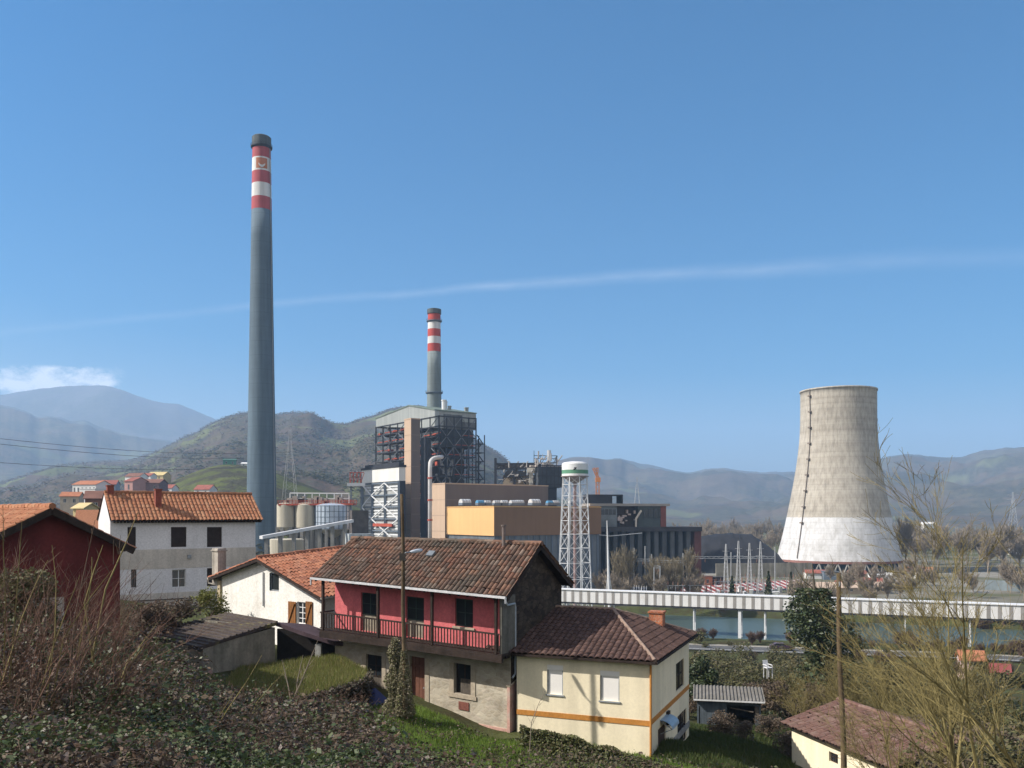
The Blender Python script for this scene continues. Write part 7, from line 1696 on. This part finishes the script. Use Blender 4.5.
def blob_crown(rn, n, rx, rz, zc, lobes=9, rmin=.35, gap=.0):
    """points of an uneven leafy crown made from several clumps"""
    cl_ = []
    for i in range(lobes):
        a_ = rn.uniform(0, 6.28); q_ = rn.uniform(.2, .75); z_ = rn.uniform(-.75, .8); s_2 = math.sqrt(max(.1, 1 - z_ * z_)); cl_.append((math.cos(a_) * q_ * rx * s_2, math.sin(a_) * q_ * rx * s_2, zc + z_ * rz, rn.uniform(.25, .5) * rx))
    out = []
    while len(out) < n:
        cx, cy, cz, cr_ = rn.choice(cl_); v = V(rn.gauss(0, 1), rn.gauss(0, 1), rn.gauss(0, 1)).normalized() * cr_ * rn.uniform(rmin, 1.05) ** .6
        if v.z < -cr_ * .6: continue
        out.append((cx + v.x, cy + v.y, cz + v.z * 1.1))
    return out
def leafy(name, lab, cat, loc, h, w_, seed, lm, n=2600, sz=.2, group=None, lobes=12, trunk=.25, rz=.45):
    rn = random.Random(seed); t = thing(name, lab, cat, loc, group); L = Vector(loc)
    P = [(L.x + a, L.y + b, L.z + c) for a, b, c in blob_crown(rn, n, w_ / 2, h * rz, h * (1 - rz) , lobes)]
    np_build('crown', leaf_quads(np.array(P), sz, .2, 1.5, .3), len(P), lm, t)
    m = MB(); m.path([L - V(0, 0, .5), L + V(.05 * h, 0, h * .4), L + V(0, .03 * h, h * .75)], [h * .03, h * .022, h * .008], 6)
    for i in range(5): a_ = rn.uniform(0, 6.28); z_ = rn.uniform(.25, .6) * h; m.path([L + V(0, 0, z_), L + V(math.cos(a_) * w_ * .18, math.sin(a_) * w_ * .18, z_ + h * .15), L + V(math.cos(a_) * w_ * .35, math.sin(a_) * w_ * .35, z_ + h * .22)], [h * .013, h * .009, h * .004], 4)
    m.build('trunk', bark, t); return t
# ---- big twiggy tree on the right and its neighbours
def whip(m, p, d, L, r, rn, lev, minr):
    """one long curving shoot with side shoots"""
    n = 7; pts = [p]; rs = [r]; q = p; dd = d; cur = V(rn.gauss(0, .05), rn.gauss(0, .05), .035)
    for i in range(n):
        dd = (dd + cur + V(rn.gauss(0, .085), rn.gauss(0, .085), rn.gauss(0, .05))).normalized(); q = q + dd * L / n; pts.append(q); rs.append(max(minr, r * (1 - .9 * (i + 1) / n)))
    (m[0] if lev == 0 else m[1]).path(pts, rs, 6 if lev == 0 else 4 if lev == 1 else 3, cap=False)
    if lev >= 3: return
    for c in range((rn.randint(8, 11), rn.randint(5, 8), rn.randint(2, 5))[lev]):
        t = rn.uniform(.22 if lev == 0 else .15, .97) * n; i = min(n - 1, int(t)); b = pts[i].lerp(pts[i + 1], t - i); ax = V(rn.gauss(-.18, 1), rn.gauss(0, .9), rn.gauss(0, .5)).normalized()
        k = (dd if rn.random() < .3 else (pts[i + 1] - pts[i]).normalized()); nd_ = (k + ax * rn.uniform(.35, .85)).normalized()
        whip(m, b, nd_, L * rn.uniform(.3, .62) * (1.1 - .4 * t / n), max(minr, rs[i] * .5), rn, lev + 1, minr)
def osier(px, D, h, seed, lab, stems, lean, r=.05, minr=.0038):
    p = V(PX(px, 0, D).x, D, gz(PX(px, 0, D).x, D)); rn = random.Random(seed); t = thing('willow_tree', lab, 'tree', p); mt, mc = MB(), MB()
    for s_2 in range(stems):
        d = (lean + V(rn.gauss(0, .26), rn.gauss(0, .2), 0)).normalized(); whip((mt, mc), p + V(rn.uniform(-.9, .9), rn.uniform(-.5, .5), -.3), d, h * rn.uniform(.75, 1.08), r * rn.uniform(.7, 1.15), rn, 0, minr)
    mt.build('trunk', yellow_twig, t); mc.build('crown', yellow_twig, t); return t
osier(990, 19.5, 7.8, 3, 'yellow-green bare willow with many slanting stems, the largest at the right edge', 5, V(-.22, .05, 1), .075)
osier(945, 23.0, 6.9, 7, 'bare willow leaning over the red-roofed barn with long fine shoots', 4, V(-.30, .05, 1), .05)
osier(1050, 17.5, 7.0, 12, 'bare willow with mossy stem cut by the right picture edge', 3, V(-.18, .1, 1))
osier(905, 27, 5.0, 21, 'small bare willow growing in front of the barn end', 3, V(-.40, 0, 1), .035)
sw = osier(880, 60, 4.6, 31, 'olive twiggy willow scrub on the slope between the barn and the river road', 6, V(-.12, 0, 1), .04, .006); sw['group'] = 'twiggy willow scrub on the slope'
index_kids(); rq2 = random.Random(77)
for i in range(34):
    px = rq2.uniform(800, 1070) if i % 4 else rq2.uniform(700, 800); D = rq2.uniform(48, 128); x = (px - CX) * D / F; dup(sw, V(x, D, gz(x, D) - .1), rq2.uniform(0, 6.28), rq2.uniform(.7, 1.25) * (.8 if px < 800 else 1))
# ---- thin saplings rising from the brambles at the left
def sapling(px0, y0, D, tops, lab, seed, r=.013, m_=None):
    rn = random.Random(seed); b_ = PX(px0, y0, D); t = thing('sapling', lab, 'sapling', b_); m = MB(); c = MB()
    for (px, y, dD) in tops:
        e = PX(px, y, D + dD); k = V(rn.gauss(0, .06), 0, rn.gauss(0, .05)); pts = [b_ + V(rn.gauss(0, .12), rn.gauss(0, .12), -.4), b_.lerp(e, .4) + k, b_.lerp(e, .75) + k * .7, e]; m.path(pts, [r, r * .8, r * .55, r * .25], 5)
        for i in range(9):
            t_ = rn.uniform(.35, .97); p = b_.lerp(e, t_); d = (e - b_).normalized() + V(rn.gauss(0, .5), rn.gauss(0, .4), rn.gauss(0, .3)); L = rn.uniform(.15, .6) * (1.15 - t_) * (e - b_).length * .6; c.path([p, p + d.normalized() * L * .5 + V(0, 0, .02), p + d.normalized() * L + V(0, 0, .08 * L)], [r * .34, r * .26, r * .14], 3)
    m.build('stem', m_ or yellow_twig, t); c.build('crown', m_ or stemm, t)
sapling(78, 640, 15, [(92, 557, .2), (138, 512, .6), (103, 545, 0)], 'thickest yellow sapling standing before the dark red wall', 1, .02)
sapling(40, 690, 12, [(52, 545, .3), (80, 575, .5), (112, 570, .4)], 'leaning pale sapling whose shoots cross the red wall window', 2, .012)
sapling(12, 660, 12.5, [(22, 520, .2), (3, 505, 0), (48, 560, .6)], 'slender sapling close to the left picture edge', 3, .011)
sapling(60, 680, 13, [(120, 600, .5), (95, 520, .5), (132, 590, .5)], 'bent reddish sapling sloping toward the long white house', 4, .011, brown_twig)
sapling(110, 690, 13.5, [(160, 620, .8), (148, 640, .4)], 'short slanting cane pair below the long white house', 5, .011)
sapling(200, 740, 15, [(262, 655, .6), (235, 690, .2)], 'pale dead cane leaning across the brambles by the shed', 6, .012)
sapling(243, 725, 18, [(268, 700, .4), (285, 672, .8)], 'thin dead cane pointing at the terrace grass', 7, .010)
sapling(292, 706, 35, [(303, 655, .3), (318, 640, .2), (282, 660, .4)], 'young bare sapling on the grass terrace', 8, .03, grey_twig)
sapling(525, 745, 30, [(545, 690, .2)], 'single dead stalk in front of the cream house wall corner', 9, .018, grey_twig)
# ---- leafy kinds
ev = leafmat('dark_evergreen_leaves', [(0.032, 0.049, 0.020), (0.049, 0.072, 0.026), (0.026, 0.038, 0.017), (0.065, 0.084, 0.032), (0.080, 0.090, 0.041)], .5, .35, .15)
ol = leafmat('olive_scrub_leaves', [(0.087, 0.087, 0.036), (0.119, 0.115, 0.048), (0.070, 0.076, 0.031), (0.147, 0.133, 0.063), (0.105, 0.087, 0.049)], .6, .25, .25)
pa = leafmat('pale_willow_leaves', [(.11, .115, .040), (.14, .14, .055), (.09, .095, .032), (.16, .15, .07)], .6, .25, .3)
br = leafmat('winter_scrub_leaves', [(0.098, 0.071, 0.051), (0.127, 0.094, 0.067), (0.075, 0.060, 0.041), (0.161, 0.121, 0.086)], .7, .2, .2)
proto = {}
def P0(k, *a, **kw): proto[k] = leafy(*a, **kw)
def at_px(px, D, dz=0): x = (px - CX) * D / F; return V(x, D, gz(x, D) + dz)
def row_top(px, y, D): return PX(px, y, D).z - at_px(px, D).z
# tall ivy-clad tree
t = thing('ivy_clad_tree', 'tall dark tree overgrown with ivy beside the wooden pole on the slope', 'tree', at_px(822, 82)); L = BASE[t.name]; rn = random.Random(17)
h_ = row_top(822, 588, 82); pts = []
for i in range(12500):
    z_ = rn.random() ** .85; w_ = (4.3 + 1.2 * math.sin(z_ * 9 + 1)) * (1 - .62 * z_ ** 1.5) * (.75 if z_ < .1 else 1); k = mn.noise(V(i % 29 * .7, z_ * 6, 2)); a_ = rn.uniform(0, 6.28); q_ = rn.uniform(.35, 1.0) * (1 + .5 * mn.noise(V(math.cos(a_) * 1.6, math.sin(a_) * 1.6, z_ * 7)))
    pts.append((L.x + math.cos(a_) * w_ * q_ + .8 * math.sin(z_ * 5), L.y + math.sin(a_) * w_ * q_, L.z + .3 + z_ * h_ * .97))
np_build('crown', leaf_quads(np.array(pts), .22, .2, 1.5, .3), len(pts), ev, t)
m = MB(); m.path([L - V(0, 0, .6), L + V(.3, 0, h_ * .4), L + V(-.5, 0, h_ * .8), L + V(-.9, 0, h_ * 1.18)], [.45, .34, .2, .05], 8)
for i in range(14): z_ = rn.uniform(.45, 1.05) * h_; a_ = rn.uniform(0, 6.28); m.path([L + V(-.4, 0, z_), L + V(-.4 + math.cos(a_) * 1.3, math.sin(a_) * 1.3, z_ + 1.0), L + V(-.4 + math.cos(a_) * 2.1, math.sin(a_) * 2.1, z_ + 2.4)], [.09, .05, .015], 4)
m.build('trunk', bark, t)
proto['dark'] = leafy('evergreen_shrub', 'dense dark green evergreen shrub on the slope behind the cream house', 'shrub', at_px(693, 74), 5.2, 4.6, 31, ev, 4200, .20, 'dark evergreen shrubs on the slope below the houses')
proto['olive'] = leafy('scrub_bush', 'loose olive green scrub bush on the slope toward the river', 'bush', at_px(735, 80), 4.2, 5.0, 32, ol, 3600, .17, 'olive scrub bushes on the slope toward the river')
proto['pale'] = leafy('pale_bush', 'pale yellow-green bush among the darker scrub', 'bush', at_px(880, 64), 3.6, 4.6, 33, pa, 3000, .15, 'pale bushes on the slope behind the willows')
proto['brown'] = leafy('winter_bush', 'leafless brown winter bush on the slope', 'bush', at_px(790, 70), 3.2, 4.2, 34, br, 3000, .14, 'brown winter bushes on the slope')
index_kids(); rn = random.Random(41)
spots = {'dark': [(602, 100, 1.25), (618, 104, 1.15), (640, 96, 1.3), (655, 90, 1.1), (668, 84, 1.15), (710, 80, .9), (590, 110, 1.2), (842, 92, .8), (799, 90, .9), (700, 64, .8), (782, 66, .75), (760, 72, .7), (575, 104, 1.2), (630, 88, .9), (1005, 60, .8), (1015, 45, .8)],
 'olive': [(716, 88, 1.2), (750, 92, 1.1), (765, 86, 1.05), (722, 72, .9), (745, 68, .85), (770, 76, .9), (790, 84, 1.0), (858, 78, 1.1), (876, 88, 1.1), (900, 84, 1.0), (915, 72, 1.0), (940, 80, 1.0), (965, 70, 1.0), (990, 76, 1.0), (1012, 70, 1.0), (860, 66, .8), (845, 62, .8), (935, 58, .9), (960, 52, .9), (985, 50, .9), (1010, 54, .9), (905, 60, .85), (1030, 44, .9), (960, 36, .8), (995, 34, .8), (1025, 32, .8), (930, 34, .6), (835, 72, .8), (740, 100, 1.0), (700, 96, 1.0), (705, 118, 1.2), (722, 126, 1.25), (738, 120, 1.2), (752, 128, 1.2), (768, 122, 1.2), (785, 130, 1.2), (715, 140, 1.2), (745, 142, 1.2), (775, 144, 1.2), (796, 120, 1.2), (730, 108, 1.1), (758, 106, 1.1), (700, 84, 1.15), (712, 78, 1.1), (722, 96, 1.2), (690, 66, .8), (800, 86, 1.1), (850, 88, 1.15), (862, 92, 1.1), (835, 84, 1.0), (865, 118, 1.1), (900, 120, 1.1), (935, 116, 1.1), (985, 112, 1.1), (680, 70, .6), (782, 108, 1.0)],
 'pale': [(905, 98, 1.0), (895, 74, .9), (925, 92, 1.1), (950, 96, 1.0), (870, 98, 1.0), (1000, 92, 1.0), (940, 44, .6), (758, 80, .8), (980, 62, .7), (850, 52, .6)],
 'brown': [(805, 64, .9), (815, 58, .8), (760, 62, .8), (778, 60, .7), (885, 70, .9), (840, 56, .7), (975, 46, .9), (945, 42, .9), (1005, 40, .9), (915, 48, .8), (955, 30, .7), (985, 27, .7), (1015, 26, .7), (925, 29, .6), (900, 46, .7), (770, 50, .5), (790, 46, .45), (690, 58, .5), (720, 48, .5), (745, 46, .4)]}
for k, L_ in spots.items():
    for px, D, s_2 in L_: dup(proto[k], at_px(px, D, -.15), rn.uniform(0, 6.28), s_2 * rn.uniform(.9, 1.1), sz=s_2 * rn.uniform(.75, 1.05))
# yellow-green bush by the gable house, blob of hedge at the frame edge
leafy('bright_bush', 'yellow-green bush beside the corner of the whitewashed gable house', 'bush', at_px(210, 50, .1), 2.7, 2.8, 36, leafmat('bright_bush_leaves', [(.12, .13, .025), (.15, .15, .035), (.09, .10, .022), (.17, .16, .05)], .6, .25, .3), 2600, .10)
leafy('dark_thicket_bush', 'rounded olive bush hiding the foot of the dark red house', 'bush', PX(10, 648, 22), 1.9, 3.0, 37, ol, 5200, .075, rz=.5)
for px, D, s_2, lab in ((175, 46, .75, 'brown leafless bush before the base of the long white house'), (150, 44, .7, 'brown leafless bush at the corner of the dark red house')): dup(proto['brown'], at_px(px, D), 1.3 * px, s_2, lab, 'brown bushes by the long white house')
# small conifers in the yard
def conifer(px, yt, D, w_, lab, seed):
    b_ = V(PX(px, 0, D).x, D, GZ); h_ = PX(px, yt, D).z - GZ; t = thing('conifer', lab, 'conifer', b_, 'small conifers in the yard'); rn = random.Random(seed); P = []
    for i in range(1500): z_ = rn.random() ** 1.3; a_ = rn.uniform(0, 6.28); r_ = w_ / 2 * (1 - z_) ** .85 * math.sqrt(rn.uniform(.3, 1)) * (1 + .25 * math.sin(z_ * 40)); P.append((b_.x + math.cos(a_) * r_, b_.y + math.sin(a_) * r_, b_.z + .4 + z_ * (h_ - .4)))
    np_build('crown', leaf_quads(np.array(P), .42, .1, 1.4, .3), len(P), ev, t); m = MB(); m.path([b_ - V(0, 0, .3), b_ + V(0, 0, h_ * .8)], [.2, .05], 6); m.build('trunk', bark, t)
conifer(768.5, 571, 272, 3.2, 'pointed dark conifer behind the striped roof, closest to the cooling tower', 1); conifer(732, 576, 276, 2.9, 'smaller dark conifer behind the striped roof near the brick kiosk', 2); conifer(791, 572, 285, 2.0, 'thin dark conifer by the yard wall below the tower', 3)
# ---- bare trees: in the yard, along the banks and on the valley floor
bt = [bare_tree('bare_tree', 'leafless grey-brown tree in the belt of bare woods on the valley floor', 'tree', V(0, 0, 0), 12, 60 + i, (grey_twig, grey_twig), 4, .6, (4, 5), .35, .17, V(0, 0, 1), .04, group='bare trees on the valley floor', kseg=3) for i in range(3)]
tall = bare_tree('bare_poplar', 'tall leafless poplar standing in the switchyard before the bunker bays', 'tree', V(0, 0, 0), 17, 71, (grey_twig, mat('olive_twig', (.21, .175, .115), .9, .2, .4)), 4, .42, (4, 5), .5, .17, V(0, 0, 1), .035, group='bare poplars in the switchyard', kseg=3)
index_kids()
spots = [(612, 292), (618, 298), (626, 286), (657, 284), (663, 296), (669, 288), (674, 300), (679, 286), (685, 298), (622, 305), (665, 308)]
for i, (px, D) in enumerate(spots):
    p = V(PX(px, 0, D).x, D, GZ); s_2 = rn.uniform(.82, 1.1)
    if i == 0: tall.location = p; tall.scale = (s_2,) * 3
    else: dup(tall, p, rn.uniform(0, 6.28), s_2)
used = [False] * 3
def put(px, D, s_2, lab=None, group=None, z=GZ):
    i = rn.randrange(3); p = V(PX(px, 0, D).x, D, z)
    if not used[i] and lab is None: used[i] = True; bt[i].location = p; bt[i].scale = (s_2,) * 3
    else: dup(bt[i], p, rn.uniform(0, 6.28), s_2, lab, group, sz=s_2 * rn.uniform(.9, 1.25))
for i in range(95): put(rn.uniform(878, 1080), rn.uniform(420, 760), rn.uniform(1.2, 2.1))
for i in range(60): put(rn.uniform(672, 812), rn.uniform(540, 900), rn.uniform(1.2, 2.0))
for i in range(16): put(rn.uniform(590, 700), rn.uniform(760, 950), rn.uniform(1.0, 1.4))
for px, D, s_2, lab in ((805, 236, 1.25, 'large leafless tree in front of the cooling tower, closest to the ladder side'), (822, 240, 1.0, 'leafless tree in front of the middle of the cooling tower'), (836, 238, 1.2, 'leafless tree right of centre before the cooling tower'), (869, 262, .7, 'small leafless tree before the red roofed sheds'), (1008, 320, 1.0, 'leafless tree before the blue-grey quay wall')): put(px, D, s_2, lab, 'bare trees before the cooling tower', gz(PX(px, 0, D).x, D))
bank = bare_tree('bank_willow', 'brown leafless shrub on the river bank by the belt bridge', 'shrub', V(0, 0, 0), 5, 81, (brown_twig, brown_twig), 3, .7, (4, 5), .25, .10, V(0, 0, 1), .03, stems=5, group='leafless shrubs on the river bank', kseg=3)
index_kids(); f0 = True
for i in range(70):
    px = rn.uniform(590, 1060); x = PX(px, 0, 255).x; D = float(np.interp(x, rv_[:, 0], rv_[:, 2])) + rn.uniform(7, 16); x = PX(px, 0, D).x; p = V(x, D, gz(x, D))
    if 700 < px < 800 and D > 262: continue
    if f0: bank.location = p; f0 = False
    else: dup(bank, p, rn.uniform(0, 6.28), rn.uniform(.6, 1.2))
for i in range(60):
    px = rn.uniform(690, 1060) if i % 3 else rn.uniform(850, 1050); x = PX(px, 0, 200).x; D = float(np.interp(x, rv_[:, 0], rv_[:, 1])) + rn.uniform(-16, -9) - (rn.random() < .3) * 26; x = PX(px, 0, D).x
    if 715 < px < 790 and rn.random() < .75: continue
    dup(bank, V(x, D, gz(x, D)), rn.uniform(0, 6.28), rn.uniform(.45, .95))
for i in range(26):
    px = rn.uniform(830, 1060); D = rn.uniform(275, 370); dup(bt[i % 3], V(PX(px, 0, D).x, D, GZ), rn.uniform(0, 6.28), rn.uniform(.6, 1.15))
for i in range(34):
    px = rn.uniform(598, 705); D = rn.uniform(277, 300); dup(bt[i % 3], V(PX(px, 0, D).x, D, GZ), rn.uniform(0, 6.28), rn.uniform(.45, .95), 'low leafless tree among the switchyard posts and poplars', 'low bare trees in the switchyard')
nb = leafy('bank_bush', 'low green bush on the near river bank beside the road', 'bush', at_px(700, 190), 2.6, 4.0, 91, ol, 900, .3, 'green bushes along the river road')
index_kids()
for i in range(46):
    px = rn.uniform(560, 1050); x = PX(px, 0, 180).x; D = float(np.interp(x, rv_[:, 0], rv_[:, 1])) + rn.choice((-25, -22, -46, -50, -56, -64)) + rn.uniform(-2, 2)
    x = PX(px, 0, D).x; dup(nb, V(x, D, gz(x, D) - .1), rn.uniform(0, 6.28), rn.uniform(.6, 1.2) * (.6 if D > float(np.interp(x, rv_[:, 0], rv_[:, 1])) - 30 else 1.0))
# ---- woods on the hillsides: one mass of crowns
def woods(name, hill, n, size, per, lm, rlo=0, rhi=1.0, thr=-.1, ns=.004, seed=1):
    X, Y, Z = HILLS[hill]; r_ = np.random.default_rng(seed); R_, C_ = X.shape; out = []; rows = int((R_ - 3))
    while len(out) < n:
        i = r_.uniform(rlo * rows, rhi * rows - 1.01); j = r_.uniform(0, C_ - 1.01); a, b = int(i), int(j); fi, fj = i - a, j - b
        lerp = lambda A: (A[a, b] * (1 - fj) + A[a, b + 1] * fj) * (1 - fi) + (A[a + 1, b] * (1 - fj) + A[a + 1, b + 1] * fj) * fi
        x, y, z = lerp(X), lerp(Y), lerp(Z)
        if z < 3 or mn.noise(V(x * ns, y * ns, seed)) + .5 * mn.noise(V(x * ns * 3.3, y * ns * 3.3, seed)) < thr: continue
        out.append((x, y, z))
    C0 = np.array(out); s_2 = size * r_.uniform(.6, 1.3, n)
    P = np.repeat(C0, per, 0) + r_.normal(size=(n * per, 3)) * np.repeat(s_2, per)[:, None] * np.array([.42, .42, .42]) + np.repeat(s_2, per)[:, None] * np.array([0, 0, .45])
    return tag(np_build(name, leaf_quads(P, np.repeat(s_2, per) * .62, .1, 1.2, 1.3, r_), n * per, lm), kind='stuff')
wd = leafmat('winter_wood_crowns', [(.12, .095, .075), (.14, .11, .088), (.10, .090, .062), (.155, .125, .10), (.115, .10, .066)], .9, .05, .3)
wg = leafmat('green_wood_crowns', [(.070, .080, .048), (.085, .092, .052), (.10, .095, .058), (.062, .070, .044), (.11, .098, .062)], .9, .05, .3)
woods('hillside_woods', 'left_near_hill', 16000, 5.0, 5, wd, .12, 1.0, -.02, .006, 2)
woods('evergreen_woods', 'left_near_hill', 7000, 5.4, 6, wg, .03, .5, .05, .006, 5)
woods('meadow_hedgerow', 'meadow_knoll', 260, 4.5, 12, wg, .0, .35, .0, .02, 7)
# ---- odds and ends on the slope
Dd_ = min(np.arange(34, 70, .25), key=lambda d: abs(PX(918, 723, d).z - gz(PX(918, 0, d).x, d))); c = at_px(918, float(Dd_)); t = thing('plastic_drum', 'bright blue plastic drum standing in the scrub behind the willow stems', 'drum', c); bp_ = mat('blue_plastic', (.06, .16, .55), .4, .06, 3, spec=.4)
m = MB(); m.lathe(c, [(.24, 0), (.26, .05), (.26, .34), (.275, .37), (.26, .40), (.26, .72), (.275, .75), (.26, .78), (.25, 1.0), (.18, 1.04)], 20); m.build('drum', bp_, t, True); m = MB(); m.lathe(c, [(.09, 1.042), (.09, 1.1)], 12); m.build('lid', bp_, t)
c = PX(768, 673, 72); t = thing('garden_chair', 'white plastic garden chair left on the scrubby slope', 'chair', c); fx = Frame.at(c.x, c.y, c.z, 20); wp = white_metal
m = MB(); m.box(fx, -.27, .27, -.25, .25, .42, .47); m.build('seat', wp, t); m = MB(); m.prism([fx(-.27, .25, .44), fx(.27, .25, .44), fx(.24, .40, 1.0), fx(-.24, .40, 1.0)], V(0, .03, 0)); m.build('backrest', wp, t)
for u_ in (-.25, .25):
    for v_ in (-.23, .23): m = MB(); m.bar(fx(u_, v_, -.4), fx(u_, v_, .42), .05); m.build('leg', wp, t)
    m = MB(); m.bar(fx(u_, -.22, .66), fx(u_, .32, .68), .05); m.bar(fx(u_, -.22, .45), fx(u_, -.22, .66), .05); m.build('armrest', wp, t)
p = PX(377, 714, 38.0); m = MB(); pts = [p + V(-.75, .3, -.3), p + V(-.1, -.35, -.3), p + V(.9, -.2, -.35), p + V(.75, .5, .2), p + V(-.2, .75, 1.0), p + V(-.7, .6, .75)]
m.face([pts[0], pts[1], pts[5]]); m.face([pts[1], pts[4], pts[5]]); m.face([pts[1], pts[2], pts[3]]); m.face([pts[1], pts[3], pts[4]]); m.face([pts[0], pts[5], pts[4], pts[3], pts[2]])
tag(m.build('blue_tarpaulin', mat('navy_tarpaulin', (.03, .04, .13), .5, .15, 2, bump=.5, bs=6)), 'dark blue tarpaulin heaped by the stone house door', 'tarpaulin')
